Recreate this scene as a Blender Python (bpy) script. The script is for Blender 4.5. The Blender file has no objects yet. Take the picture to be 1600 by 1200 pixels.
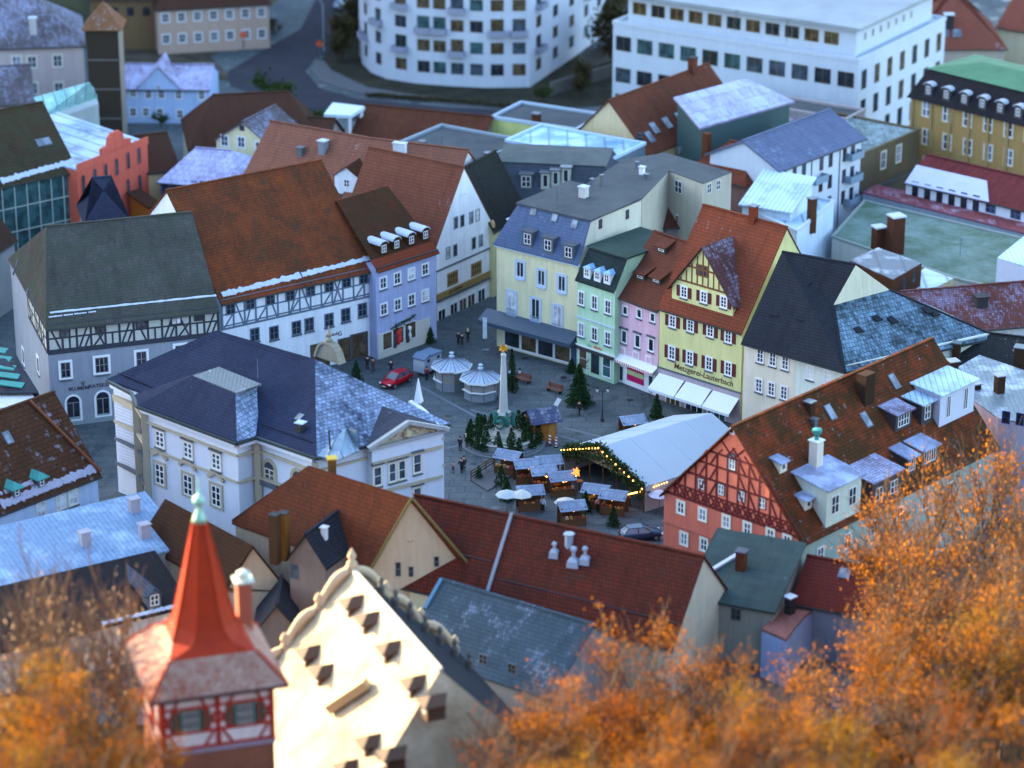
import bpy, math, random
from mathutils import Vector, Matrix
import mathutils.noise as mnoise
random.seed(7)
R = math.radians
SC = bpy.context.scene
COL = SC.collection
# ------------------------------------------------------------------ camera
CAM_H = 126.0; FPX = 4600.0; PITCH = R(21.2)
cd = bpy.data.cameras.new('camera'); cam = bpy.data.objects.new('camera', cd); COL.objects.link(cam)
cam.location = (0, 0, CAM_H); cam.rotation_euler = (R(90) - PITCH, 0, 0)
cd.sensor_width = 36; cd.lens = FPX * 36 / 1600
cd.clip_start = 1; cd.clip_end = 4000
cd.dof.use_dof = True; cd.dof.focus_distance = 327; cd.dof.aperture_fstop = 0.080
SC.camera = cam
# ------------------------------------------------------------------ sky, sun, exposure
SUN_EL = R(15); SUN_H = Vector((-.8, .6))
w = bpy.data.worlds.new("World"); SC.world = w; w.use_nodes = True
nt = w.node_tree; bg = nt.nodes['Background']
sky = nt.nodes.new('ShaderNodeTexSky'); sky.sky_type = 'NISHITA'; sky.sun_disc = False
sky.sun_elevation = SUN_EL; sky.sun_rotation = math.atan2(SUN_H.x, SUN_H.y)
sky.altitude = 300; sky.air_density = 1.0; sky.dust_density = 1.2; sky.ozone_density = 1.1
nt.links.new(sky.outputs[0], bg.inputs[0]); bg.inputs[1].default_value = 0.15
sl = bpy.data.lights.new('sun', 'SUN'); sl.energy = 3.6; sl.angle = R(0.5); sl.color = (1, .78, .48)
so = bpy.data.objects.new('sun', sl); COL.objects.link(so)
sdir = Vector((SUN_H.x * math.cos(SUN_EL), SUN_H.y * math.cos(SUN_EL), math.sin(SUN_EL)))
so.rotation_euler = sdir.to_track_quat('Z', 'Y').to_euler(); so.location = (-60, 60, 200)
SC.view_settings.view_transform = 'Standard'; SC.view_settings.look = 'None'
SC.view_settings.exposure = 2.9; SC.view_settings.gamma = 1
SC.render.engine = 'CYCLES'
SC.cycles.use_denoising = True
SC.cycles.max_bounces = 5; SC.cycles.diffuse_bounces = 3; SC.cycles.transparent_max_bounces = 6
# ------------------------------------------------------------------ pixel <-> place helpers (photo pixels, 1600x1200)
cP, sP = math.cos(PITCH), math.sin(PITCH)
def ray(px, py):
    x = (px - 800) / FPX; y = (600 - py) / FPX
    return Vector((x, cP + y * sP, -sP + y * cP))
def P(px, py, z=0.0):
    r = ray(px, py); t = (z - CAM_H) / r.z
    return Vector((r.x * t, r.y * t, z))
def on_plane(px, py, p0, n):
    r = ray(px, py); o = Vector((0, 0, CAM_H))
    return o + r * ((p0 - o).dot(n) / r.dot(n))
def zat(px, py, q):                      # height of the pixel above ground point q
    r = ray(px, py); return CAM_H + r.z * q.y / r.y
def base_eave(b, e):                     # base pixel, eave pixel -> eave height
    return zat(e[0], e[1], P(b[0], b[1], 0))
def ground(x, y):
    if y > 245: return 0.0
    return ((245 - max(y, -20)) / 245) ** 1.6 * 112
# ------------------------------------------------------------------ tagging
def tag(o, label=None, cat=None, group=None, kind=None):
    if label: o['label'] = label
    if cat: o['category'] = cat
    if group: o['group'] = group
    if kind: o['kind'] = kind
    return o
def empty(name, loc, label=None, cat=None, group=None, rz=0):
    o = bpy.data.objects.new(name, None); COL.objects.link(o)
    o.location = loc; o.rotation_euler.z = rz; o.empty_display_size = .5
    o['_loc'] = 1
    return tag(o, label, cat, group)
def copy_tree(o, parent=None):
    kids = list(o.children)
    c = o.copy(); COL.objects.link(c); c.parent = parent
    for k in kids: copy_tree(k, c)
    return c
# ------------------------------------------------------------------ mesh builder
class MB:
    def __init__(s): s.v = []; s.f = []; s.m = []; s.mats = []; s.cur = 0; s.sm = False
    def mat(s, m):
        if m not in s.mats: s.mats.append(m)
        s.cur = s.mats.index(m); return s
    def face(s, pts):
        n = len(s.v); s.v += [tuple(p) for p in pts]; s.f.append(tuple(range(n, n + len(pts)))); s.m.append(s.cur)
    def box(s, x0, x1, y0, y1, z0, z1, M=None):
        c = [Vector((x, y, z)) for z in (z0, z1) for y in (y0, y1) for x in (x0, x1)]
        if M is not None: c = [M @ p for p in c]
        n = len(s.v); s.v += [tuple(p) for p in c]
        for f in ((0, 2, 3, 1), (4, 5, 7, 6), (0, 1, 5, 4), (2, 6, 7, 3), (0, 4, 6, 2), (1, 3, 7, 5)):
            s.f.append(tuple(n + i for i in f)); s.m.append(s.cur)
    def prism(s, pts, z0, z1, bottom=True, top=True):          # XY polygon CCW
        a = [Vector((p[0], p[1], z0)) for p in pts]; b = [Vector((p[0], p[1], z1)) for p in pts]
        s.hull(a, b, bottom, top)
    def hull(s, a, b, bottom=True, top=True):                  # two matching rings a (below) and b (above)
        n = len(s.v); k = len(a); s.v += [tuple(p) for p in a] + [tuple(p) for p in b]
        for i in range(k):
            j = (i + 1) % k; s.f.append((n + i, n + j, n + k + j, n + k + i)); s.m.append(s.cur)
        if bottom: s.f.append(tuple(n + i for i in reversed(range(k)))); s.m.append(s.cur)
        if top: s.f.append(tuple(n + k + i for i in range(k))); s.m.append(s.cur)
    def slab(s, pts, th=.25):                                  # roof polygon, thickness downwards
        s.hull([Vector(p) - Vector((0, 0, th)) for p in pts], [Vector(p) for p in pts])
    def bar(s, a, b, w, d=None, up=Vector((0, 0, 1))):
        a = Vector(a); b = Vector(b); d = w if d is None else d
        t = (b - a).normalized(); x = t.cross(up)
        if x.length < 1e-3: x = t.cross(Vector((0, 1, 0)))
        x.normalize(); y = x.cross(t)
        r = [x * w / 2 + y * d / 2, -x * w / 2 + y * d / 2, -x * w / 2 - y * d / 2, x * w / 2 - y * d / 2]
        s.hull([a + q for q in r], [b + q for q in r])
    def tube(s, pts, rad, k=8, caps=True):
        rings = []
        for i, p in enumerate(pts):
            p = Vector(p); q0 = Vector(pts[max(0, i - 1)]); q1 = Vector(pts[min(len(pts) - 1, i + 1)])
            t = (q1 - q0).normalized(); x = t.cross(Vector((0, 0, 1)))
            if x.length < 1e-3: x = Vector((1, 0, 0))
            x.normalize(); y = x.cross(t); r = rad[i] if hasattr(rad, '__len__') else rad
            rings.append([p + (x * math.cos(2 * math.pi * j / k) + y * math.sin(2 * math.pi * j / k)) * r for j in range(k)])
        n = len(s.v)
        for r_ in rings: s.v += [tuple(p) for p in r_]
        for i in range(len(rings) - 1):
            for j in range(k):
                a = n + i * k + j; b = n + i * k + (j + 1) % k
                s.f.append((a, b, b + k, a + k)); s.m.append(s.cur)
        if caps:
            s.f.append(tuple(n + j for j in range(k))); s.m.append(s.cur)
            s.f.append(tuple(n + (len(rings) - 1) * k + j for j in reversed(range(k)))); s.m.append(s.cur)
    def lathe(s, c, prof, k=12, rot=0):                         # prof: (r, z) from bottom to top
        c = Vector(c); n = len(s.v)
        for r, z in prof:
            for j in range(k):
                a = rot + 2 * math.pi * j / k; s.v.append((c.x + r * math.cos(a), c.y + r * math.sin(a), c.z + z))
        for i in range(len(prof) - 1):
            for j in range(k):
                a = n + i * k + j; b = n + i * k + (j + 1) % k
                s.f.append((a, b, b + k, a + k)); s.m.append(s.cur)
        s.f.append(tuple(n + j for j in reversed(range(k)))); s.m.append(s.cur)
        s.f.append(tuple(n + (len(prof) - 1) * k + j for j in range(k))); s.m.append(s.cur)
    def build(s, name, mat=None, parent=None, smooth=False, uv=True):
        me = bpy.data.meshes.new(name)
        off = Vector((0, 0, 0)); q = parent
        while q is not None:
            off += q.location; q = q.parent
        me.from_pydata([(v[0] - off.x, v[1] - off.y, v[2] - off.z) for v in s.v], [], s.f)
        for m in (s.mats or [mat]): me.materials.append(m)
        if s.mats: me.polygons.foreach_set('material_index', s.m)
        if smooth: me.polygons.foreach_set('use_smooth', [True] * len(s.f))
        if uv: uvs(me, off)
        o = bpy.data.objects.new(name, me); COL.objects.link(o)
        if parent is not None: o.parent = parent
        return o
def uvs(me, off=Vector((0, 0, 0))):
    lay = me.uv_layers.new(name='uv'); Z = Vector((0, 0, 1))
    for p in me.polygons:
        n = p.normal
        t = Z.cross(n) if abs(n.z) < .995 else Vector((1, 0, 0))
        if t.length < 1e-5: t = Vector((1, 0, 0))
        t.normalize(); b = n.cross(t)
        for li in p.loop_indices:
            c = me.vertices[me.loops[li].vertex_index].co + off
            lay.data[li].uv = (c.dot(t), c.dot(b))
# ------------------------------------------------------------------ materials
_mc = {}
def _new(key):
    m = bpy.data.materials.new(key); m.use_nodes = True
    nt = m.node_tree; b = nt.nodes['Principled BSDF']; return m, nt, b
class NB:
    def __init__(s, nt): s.nt = nt
    def n(s, t, **k):
        x = s.nt.nodes.new('ShaderNode' + t)
        for a, v in k.items():
            if a.startswith('i_'): x.inputs[a[2:].replace('_', ' ')].default_value = v
            else: setattr(x, a, v)
        return x
    def l(s, a, b): s.nt.links.new(a, b)
    def math(s, op, a, b=None, c=None):
        x = s.n('Math', operation=op)
        for i, v in enumerate((a, b, c)):
            if v is None: continue
            if isinstance(v, (int, float)): x.inputs[i].default_value = v
            else: s.l(v, x.inputs[i])
        return x.outputs[0]
    def mix(s, f, a, b, mode='MIX'):
        x = s.n('Mix', data_type='RGBA', blend_type=mode)
        for i, v in ((0, f), (6, a), (7, b)):
            if isinstance(v, (int, float)): x.inputs[i].default_value = v
            elif isinstance(v, tuple): x.inputs[i].default_value = (*v[:3], 1)
            else: s.l(v, x.inputs[i])
        return x.outputs[2]
    def noise(s, scale, det=3, rough=.6, vec=None, dist=0):
        x = s.n('TexNoise'); x.inputs['Scale'].default_value = scale; x.inputs['Detail'].default_value = det
        x.inputs['Roughness'].default_value = rough; x.inputs['Distortion'].default_value = dist
        if vec is not None: s.l(vec, x.inputs['Vector'])
        return x.outputs['Fac']
    def ramp(s, f, a, b):
        x = s.n('MapRange'); x.inputs[1].default_value = a; x.inputs[2].default_value = b; x.clamp = True
        s.l(f, x.inputs[0]); return x.outputs[0]
    def pos(s): return s.n('NewGeometry').outputs['Position']
    def uv(s): return s.n('TexCoord').outputs['UV']
    def bump(s, h, strength, dist, bsdf):
        x = s.n('Bump'); x.inputs['Strength'].default_value = strength; x.inputs['Distance'].default_value = dist
        s.l(h, x.inputs['Height']); s.l(x.outputs[0], bsdf.inputs['Normal'])
def mul(c, k): return tuple(min(1, x * k) for x in c)
def plaster(c, dirt=.6, key=None):
    k = ('pl', c, dirt)
    if k in _mc: return _mc[k]
    m, nt, b = _new('plaster'); B = NB(nt); p = B.pos()
    n1 = B.noise(.35, 4, .6, p); n2 = B.noise(3.0, 3, .7, p)
    mp = B.n('Mapping'); mp.inputs['Scale'].default_value = (1.4, 1.4, .12); B.l(p, mp.inputs[0])
    n3 = B.noise(1.2, 4, .7, mp.outputs[0])
    f = B.math('ADD', B.math('MULTIPLY', B.ramp(n1, .35, .75), .5), B.math('MULTIPLY', B.ramp(n3, .42, .72), .75))
    col = B.mix(B.math('MULTIPLY', f, dirt), c, mul(c, .62))
    col = B.mix(B.math('MULTIPLY', B.ramp(n2, .3, .7), .14), col, mul(c, 1.15))
    B.l(col, b.inputs['Base Color']); b.inputs['Roughness'].default_value = .9; b.inputs['Specular IOR Level'].default_value = .15
    B.bump(n2, .3, .02, b)
    _mc[k] = m; return m
def plain(c, rough=.6, metal=0, key='paint', var=.2, scale=4, spec=.25):
    k = (key, c, rough, metal, var, scale)
    if k in _mc: return _mc[k]
    m, nt, b = _new(key); B = NB(nt)
    n = B.noise(scale, 3, .6, B.pos())
    B.l(B.mix(B.math('MULTIPLY', B.ramp(n, .35, .7), var), c, mul(c, .55)), b.inputs['Base Color'])
    b.inputs['Roughness'].default_value = rough; b.inputs['Metallic'].default_value = metal
    b.inputs['Specular IOR Level'].default_value = spec
    _mc[k] = m; return m
FROST = (.46, .51, .60)
def tile(c1, c2=None, frost=0.0, tw=.32, th=.38, moss=None, mossamt=0, fscale=.22, seed=0., line=.55, blotch=.35, fc=FROST, rough=.95, gloss=.08):
    """clay / slate tiles in courses; frost lies on single tiles where a broad noise lets it"""
    c2 = c2 or mul(c1, .6)
    if c1[0] > c1[2] * 1.25: c1 = (c1[0] * .95, c1[1] * .80, c1[2] * .62); c2 = (c2[0] * .95, c2[1] * .85, c2[2] * .7)
    k = ('tile', c1, c2, frost, tw, th, moss, mossamt, fscale, seed, line, fc)
    if k in _mc: return _mc[k]
    m, nt, b = _new('roof_tiles'); B = NB(nt); uv = B.uv()
    br = B.n('TexBrick'); br.offset = .5; B.l(uv, br.inputs['Vector'])
    br.inputs['Scale'].default_value = 1; br.inputs['Brick Width'].default_value = tw; br.inputs['Row Height'].default_value = th
    br.inputs['Mortar Size'].default_value = .035; br.inputs['Mortar Smooth'].default_value = .3
    br.inputs['Color1'].default_value = (0, 0, 0, 1); br.inputs['Color2'].default_value = (1, 1, 1, 1); br.inputs['Mortar'].default_value = (.5, .5, .5, 1)
    rnd = B.n('RGBToBW'); B.l(br.outputs['Color'], rnd.inputs[0]); rnd = rnd.outputs[0]
    mort = br.outputs['Fac']
    mp = B.n('Mapping'); mp.inputs['Location'].default_value = (seed * 13.1, seed * 7.7, seed * 3.3); B.l(B.pos(), mp.inputs[0]); p = mp.outputs[0]
    big = B.noise(.16, 4, .6, p); mid = B.noise(.9, 4, .65, p)
    f = B.math('ADD', B.math('MULTIPLY', rnd, .45), B.math('MULTIPLY', B.ramp(mid, .3, .7), .35))
    f = B.math('ADD', f, B.math('MULTIPLY', B.ramp(big, .4, .65), blotch))
    col = B.mix(f, c1, c2)
    mp2 = B.n('Mapping'); mp2.inputs['Scale'].default_value = (1.1, .09, 1); B.l(uv, mp2.inputs[0])
    st = B.noise(.9, 3, .6, mp2.outputs[0])
    col = B.mix(B.math('MULTIPLY', B.ramp(st, .5, .75), .4), col, mul(c2, .6))
    if moss:
        mm = B.ramp(B.noise(.5, 5, .75, p), .62 - .3 * mossamt, .72 - .2 * mossamt)
        col = B.mix(B.math('MULTIPLY', mm, .8), col, moss)
    col = B.mix(B.math('MULTIPLY', mort, line), col, mul(c2, .25))
    if frost > 0:
        fn = B.noise(fscale, 4, .62, p)
        mp3 = B.n('Mapping'); mp3.inputs['Scale'].default_value = (1.6, .28, 1); B.l(uv, mp3.inputs[0]); fs = B.noise(1.0, 4, .7, mp3.outputs[0])
        fn = B.math('ADD', B.math('MULTIPLY', fn, .62), B.math('MULTIPLY', fs, .38))
        t = B.math('ADD', fn, B.math('MULTIPLY', B.math('SUBTRACT', rnd, .5), .13))
        fr = B.ramp(t, .71 - .46 * frost, .93 - .42 * frost)
        fr = B.math('MULTIPLY', fr, B.ramp(B.noise(2.6, 3, .6, p), .12, .5))
        fr = B.math('MULTIPLY', fr, B.math('SUBTRACT', 1.0, B.math('MULTIPLY', mort, .8)))
        fr = B.math('MULTIPLY', fr, B.math('ADD', .72, B.math('MULTIPLY', mid, .3)))
        geo = B.n('NewGeometry'); sx = B.n('SeparateXYZ'); B.l(geo.outputs['Normal'], sx.inputs[0])
        fr = B.math('MULTIPLY', fr, B.ramp(sx.outputs[2], .15, .35))
        col = B.mix(fr, col, fc)
    B.l(col, b.inputs['Base Color']); b.inputs['Roughness'].default_value = rough
    b.inputs['Specular IOR Level'].default_value = gloss
    B.bump(B.math('SUBTRACT', B.math('MULTIPLY', rnd, .3), mort), .7, .05, b)
    _mc[k] = m; return m
def seam(c, frost=.3, w=.55, seed=0., fc=FROST, metal=.3):
    """standing seam sheet metal"""
    k = ('seam', c, frost, w, seed, fc)
    if k in _mc: return _mc[k]
    m, nt, b = _new('seam_metal'); B = NB(nt); uv = B.uv()
    sx = B.n('SeparateXYZ'); B.l(uv, sx.inputs[0])
    fr = B.math('FRACT', B.math('DIVIDE', sx.outputs[0], w))
    ln = B.ramp(B.math('ABSOLUTE', B.math('SUBTRACT', fr, .5)), .40, .47)
    mp = B.n('Mapping'); mp.inputs['Location'].default_value = (seed * 9, seed * 5, 0); B.l(B.pos(), mp.inputs[0])
    a = B.noise(.3, 5, .65, mp.outputs[0]); a2 = B.noise(2.2, 3, .6, mp.outputs[0])
    col = B.mix(B.ramp(a2, .3, .7), c, mul(c, .7))
    col = B.mix(B.math('MULTIPLY', B.ramp(a, .75 - .6 * frost, .9 - .5 * frost), .9), col, fc)
    col = B.mix(B.math('MULTIPLY', ln, .65), col, mul(c, .35))
    B.l(col, b.inputs['Base Color']); b.inputs['Roughness'].default_value = .5; b.inputs['Metallic'].default_value = metal
    B.bump(ln, .8, .05, b)
    _mc[k] = m; return m
def glass(i=0):
    k = ('glass', i)
    if k in _mc: return _mc[k]
    c = [(.012, .016, .022), (.03, .04, .055), (.10, .12, .15), (.05, .035, .02), (.02, .05, .055), (.30, .31, .33)][i]
    m, nt, b = _new('window_glass'); B = NB(nt)
    n = B.noise(.8, 2, .5, B.pos()); B.l(B.mix(B.ramp(n, .4, .6), c, mul(c, 2.2)), b.inputs['Base Color'])
    b.inputs['Roughness'].default_value = .12; b.inputs['Specular IOR Level'].default_value = .5
    _mc[k] = m; return m
def emit(c, s):
    k = ('em', c, s)
    if k in _mc: return _mc[k]
    m, nt, b = _new('lit_bulb'); b.inputs['Emission Color'].default_value = (*c, 1); b.inputs['Emission Strength'].default_value = s
    b.inputs['Base Color'].default_value = (*c, 1); _mc[k] = m; return m
def leafmat(c1, c2, c3):
    k = ('leaf', c1, c2, c3)
    if k in _mc: return _mc[k]
    m, nt, b = _new('leaves'); B = NB(nt)
    at = B.n('Attribute', attribute_name='lv')
    col = B.mix(B.ramp(at.outputs['Fac'], 0, .5), c1, c2); col = B.mix(B.ramp(at.outputs['Fac'], .5, 1), col, c3)
    B.l(col, b.inputs['Base Color']); b.inputs['Roughness'].default_value = .9; b.inputs['Specular IOR Level'].default_value = .05
    out = nt.nodes['Material Output']; tr = B.n('BsdfTranslucent'); B.l(col, tr.inputs[0])
    mx = B.n('MixShader'); mx.inputs[0].default_value = .28; B.l(b.outputs[0], mx.inputs[1]); B.l(tr.outputs[0], mx.inputs[2]); B.l(mx.outputs[0], out.inputs[0])
    _mc[k] = m; return m
WHITE = plain((.70, .72, .75), .6, key='white_paint', var=.1)
CREAMF = plain((.66, .60, .48), .7, key='cream_stone', var=.3)
DARKW = plain((.045, .04, .045), .7, key='dark_timber')
GREYM = plain((.12, .14, .17), .45, .4, key='grey_metal')
GUTTER = plain((.05, .065, .07), .5, .5, key='gutter_metal')
COPPER = plain((.055, .27, .24), .6, .1, key='verdigris', var=.5)
BRICK = tile((.20, .075, .045), (.11, .045, .03), 0, .28, .12, line=.4)
SNOW = plain(FROST, .8, key='frost', var=.25, scale=1.5)
SOOT = plain((.03, .03, .035), .8, key='soot_brick', var=.5, scale=2)
# ------------------------------------------------------------------ windows (cached meshes)
_wm = {}
def win_meshes(w, h, st):
    """st: dict(frame, cols, rows, surround, sw, sill, arch, shutters, depth)"""
    key = (round(w, 2), round(h, 2), tuple(sorted((k, str(v)) for k, v in st.items())))
    if key in _wm: return _wm[key]
    fr = st.get('frame', WHITE); sw = st.get('sw', .12); sur = st.get('surround'); cols = st.get('cols', 2); rows = st.get('rows', 2)
    a = MB(); rise = st.get('arch', 0)
    def bx(mb, x0, x1, z0, z1, p0, p1): mb.box(x0, x1, -p1, -p0, z0, z1)
    W, H2 = w / 2, h / 2
    if sur is not None:
        a.mat(sur)
        bx(a, -W - sw, -W, -H2, H2, -.05, .07); bx(a, W, W + sw, -H2, H2, -.05, .07)
        if not rise: bx(a, -W - sw, W + sw, H2, H2 + sw, -.05, .075)
        else:
            N = 8
            for i in range(N):
                t0, t1 = math.pi * i / N, math.pi * (i + 1) / N
                r = [Vector((-(W + e) * math.cos(t), 0, H2 + (rise + (e if e else 0)) * math.sin(t))) for t in (t0, t1) for e in (0, sw)]
                q = [r[0], r[2], r[3], r[1]]
                a.hull([p + Vector((0, .05, 0)) for p in q], [p + Vector((0, -.07, 0)) for p in q])
        bx(a, -W - sw, W + sw, -H2 - sw * .8, -H2, -.05, .08)
    a.mat(fr); t = st.get('bar', .07)
    bx(a, -W, -W + t, -H2, H2, 0, .045); bx(a, W - t, W, -H2, H2, 0, .045)
    bx(a, -W + t, W - t, -H2, -H2 + t, 0, .045); bx(a, -W + t, W - t, H2 - t, H2, 0, .045)
    for i in range(1, cols):
        x = -W + w * i / cols; bx(a, x - t * .55, x + t * .55, -H2 + t, H2 - t, 0, .043)
    for i in range(1, rows):
        z = -H2 + h * i / rows; bx(a, -W + t, W - t, z - t * .4, z + t * .4, 0, .04)
    if st.get('hood'):
        a.mat(st['hood']); bx(a, -W - sw - .12, W + sw + .12, H2 + sw + .12, H2 + sw + .30, -.05, .28)
    fm = a
    g = MB(); bx(g, -W + .02, W - .02, -H2 + .02, H2 - .02, -.05, .015)
    if rise:
        n = 8; pts = [Vector((-W, -.015, H2 - .02))] + [Vector((-W * math.cos(math.pi * i / n), -.015, H2 + rise * math.sin(math.pi * i / n))) for i in range(1, n)] + [Vector((W, -.015, H2 - .02))]
        g.face(list(reversed(pts)))
    s = None
    if st.get('sill'):
        s = MB(); bx(s, -W - .12, W + .12, -H2 - .16 - (sw * .8 if sur is not None else 0), -H2 - (sw * .8 if sur is not None else 0), -.05, .2)
    sh = None
    if st.get('shutters'):
        sh = MB(); sww = w * .62; bx(sh, -sww / 2, sww / 2, -H2, H2, -.02, .06)
        for k in range(8):
            z = -H2 + .08 + (h - .16) * (k + .5) / 8; bx(sh, -sww / 2 + .06, sww / 2 - .06, z - .03, z + .03, .06, .075)
    def mk(mb, nm, mat=None):
        me = bpy.data.meshes.new(nm); me.from_pydata(mb.v, [], mb.f)
        for m in (mb.mats or [mat]): me.materials.append(m)
        if mb.mats: me.polygons.foreach_set('material_index', mb.m)
        uvs(me); return me
    gl = [mk(g, 'pane', glass(i)) for i in st.get('glass', (0, 0, 1, 1, 2, 5))]
    comb = None
    res = (mk(fm, 'window'), gl, mk(s, 'sill', st['sill']) if s else None, mk(sh, 'shutter', st['shutters']) if sh else None)
    _wm[key] = res; return res
def lmesh(name, me, parent, loc, rz=0.0):
    o = bpy.data.objects.new(name, me); COL.objects.link(o); o.parent = parent; o.location = loc; o.rotation_euler.z = rz; return o
def put_window(parent, pos, ang, w, h, st, name='window'):
    off = Vector((0, 0, 0)); q = parent
    while q is not None: off += q.location; q = q.parent
    f, gl, s, sh = win_meshes(w, h, st)
    o = lmesh(name, f, parent, pos - off, ang)
    lmesh('pane', random.choice(gl), o, (0, 0, 0))
    if s: lmesh('sill', s, o, (0, 0, 0))
    if sh:
        sides = st.get('sh_sides', (-1, 1))
        for k in sides: lmesh('shutter', sh, o, (k * (w / 2 + (st.get('sw', .12) if st.get('surround') is not None else 0) + w * .32), 0, 0))
    return o
# ------------------------------------------------------------------ houses
class House:
    def __init__(s, name, label, cat, pts, ze, wall, z0=0.0, group=None, part='wall'):
        s.pts = [Vector((p[0], p[1], 0)) for p in pts]; s.ze = ze; s.z0 = z0; s.wall = wall
        c = sum(s.pts, Vector((0, 0, 0))) / len(s.pts)
        s.root = empty(name, (c.x, c.y, z0), label, cat, group); s.c = c; s.planes = {}
        mb = MB(); mb.prism(s.pts, z0, ze); s.body = mb.build(part, wall, s.root)
        s.setup()
    def setup(s):
        s.A, s.B = s.pts[0], s.pts[1]; s.ex = (s.B - s.A).normalized(); s.ey = Vector((-s.ex.y, s.ex.x, 0)); s.L = (s.B - s.A).length
        s.D = (s.pts[-1] - s.A).dot(s.ey) if len(s.pts) > 2 else 10
    def uvz(s, u, v, z): return s.A + s.ex * u + s.ey * v + Vector((0, 0, z))
    def wallinfo(s, i):
        a = s.pts[i]; b = s.pts[(i + 1) % len(s.pts)]; d = (b - a).normalized(); n = Vector((d.y, -d.x, 0))
        return a, b, d, n
    def at(s, i, px, py, proud=0.0):
        a, b, d, n = s.wallinfo(i); return on_plane(px, py, a + n * proud, n)
    def win(s, i, px, py, w=1.0, h=1.5, **st):
        a, b, d, n = s.wallinfo(i); p = on_plane(px, py, a, n)
        return put_window(s.root, p + n * .004, math.atan2(d.y, d.x), w, h, st, st.pop('name', 'window'))
    def wins(s, i, p0, p1, n, w=1.0, h=1.5, **st):
        a, b, d, nn = s.wallinfo(i); q0 = on_plane(*p0, a, nn); q1 = on_plane(*p1, a, nn)
        for k in range(n):
            p = q0.lerp(q1, k / max(1, n - 1))
            p.z = q0.z if abs(q0.z - q1.z) < 1.2 else p.z
            put_window(s.root, p + nn * .004, math.atan2(d.y, d.x), w, h, st)
    def M(s, i):
        a, b, d, n = s.wallinfo(i)
        M = Matrix.Identity(4); M.col[0][:3] = d; M.col[1][:3] = -n; M.col[2][:3] = (0, 0, 1); M.translation = a; return M
    def band(s, i, z, h, proud, mat, name='cornice', u0=None, u1=None):
        a, b, d, n = s.wallinfo(i); L = (b - a).length
        mb = MB(); mb.box(-proud if u0 is None else u0, L + proud if u1 is None else u1, -proud, -.01, z, z + h, s.M(i)); return mb.build(name, mat, s.root)
    def wbox(s, i, u0, u1, z0, z1, p0, p1, mat, name):
        mb = MB(); mb.box(u0, u1, -p1, -p0, z0, z1, s.M(i)); return mb.build(name, mat, s.root)
    def uz(s, i, px, py):
        a, b, d, n = s.wallinfo(i); p = on_plane(px, py, a, n); return (p - a).dot(d), p.z
    def setplane(s, k, p0, p1, p2):
        n = (p1 - p0).cross(p2 - p0).normalized()
        if n.z < 0: n = -n
        s.planes[k] = (p0, n)
    def ridge_z(s, px, py, v=None):        # height of a ridge pixel over the line v = D/2
        v = s.D / 2 if v is None else v
        return on_plane(px, py, s.uvz(0, v, 0), s.ey).z
    def roof(s, kind, zr, mat, ov=.5, og=.35, inset=0, th=.22, v=None, z1=None, k=1.2, mat2=None, wall2=None, insetR=None, name='roof', gut=True):
        u = s.uvz; L, D, ze = s.L, s.D, s.ze; mb = MB(); wall2 = wall2 or s.wall
        if kind in ('par', 'hip'):
            vm = D / 2 if v is None else v
            ov = min(ov, .42 / ((zr - ze) / vm)); m = (zr - ze) / vm; m2 = (zr - ze) / (D - vm)
            il = inset; ir = inset if insetR is None else insetR
            gl = og if il == 0 else 0; gr = og if ir == 0 else 0
            ml = (zr - ze) / il if il else 0; mr = (zr - ze) / ir if ir else 0
            zf = ze - m * ov; zb = ze - m2 * ov
            lo = ov * m / ml if il else og; ro = ov * m / mr if ir else og
            a0 = u(-lo, -ov, zf); b0 = u(L + ro, -ov, zf); c0 = u(L + ro, D + ov, zb); d0 = u(-lo, D + ov, zb)
            ra = u(il - gl, vm, zr); rb = u(L - ir + gr, vm, zr)
            mb.slab([a0, b0, rb, ra], th); s.setplane('front', a0, b0, rb)
            mb.slab([c0, d0, ra, rb], th); s.setplane('back', c0, d0, ra)
            if il: mb.slab([d0, a0, ra], th); s.setplane('left', d0, a0, ra)
            if ir: mb.slab([b0, c0, rb], th); s.setplane('right', b0, c0, rb)
            gm = MB(); t = .3
            if not il: gm.build('gable', wall2, s.root) if gm.f else None; gm = MB(); gm.hull([u(0, 0, ze), u(0, D, ze), u(0, vm, zr - th)], [u(t, 0, ze), u(t, D, ze), u(t, vm, zr - th)])
            if gm.f and not ir: gm.build('gable', wall2, s.root); gm = MB()
            if not ir: gm.hull([u(L - t, 0, ze), u(L - t, D, ze), u(L - t, vm, zr - th)], [u(L, 0, ze), u(L, D, ze), u(L, vm, zr - th)])
            if gm.f: gm.build('gable', wall2, s.root)
            rg = MB(); rg.bar(ra + Vector((0, 0, .03)), rb + Vector((0, 0, .03)), .35, .16)
            o = mb.build(name, mat, s.root); rg.build('ridge_tiles', mat, o)
            if gut:
                g = MB(); g.bar(a0 + Vector((0, 0, -.1)) - s.ey * .06, b0 + Vector((0, 0, -.1)) - s.ey * .06, .13, .13); g.build('gutter', GUTTER, s.root)
            s.roofo = o; return o
        if kind == 'perp':
            um = L / 2 if v is None else v; ov = min(ov, .42 / ((zr - ze) / um)); m = (zr - ze) / um; m2 = (zr - ze) / (L - um)
            zf = ze - m * ov; zg = ze - m2 * ov
            a0 = u(-ov, -og, zf); d0 = u(-ov, D + og, zf); ra = u(um, -og, zr); rd = u(um, D + og, zr); b0 = u(L + ov, -og, zg); c0 = u(L + ov, D + og, zg)
            if inset: rd = u(um, D - inset, zr)
            mb.slab([d0, a0, ra, rd], th); s.setplane('left', d0, a0, ra)
            mb.slab([b0, c0, rd, ra], th); s.setplane('right', b0, c0, rd)
            if inset: mb.slab([c0, d0, rd], th)
            gm = MB(); t = .3
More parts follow.
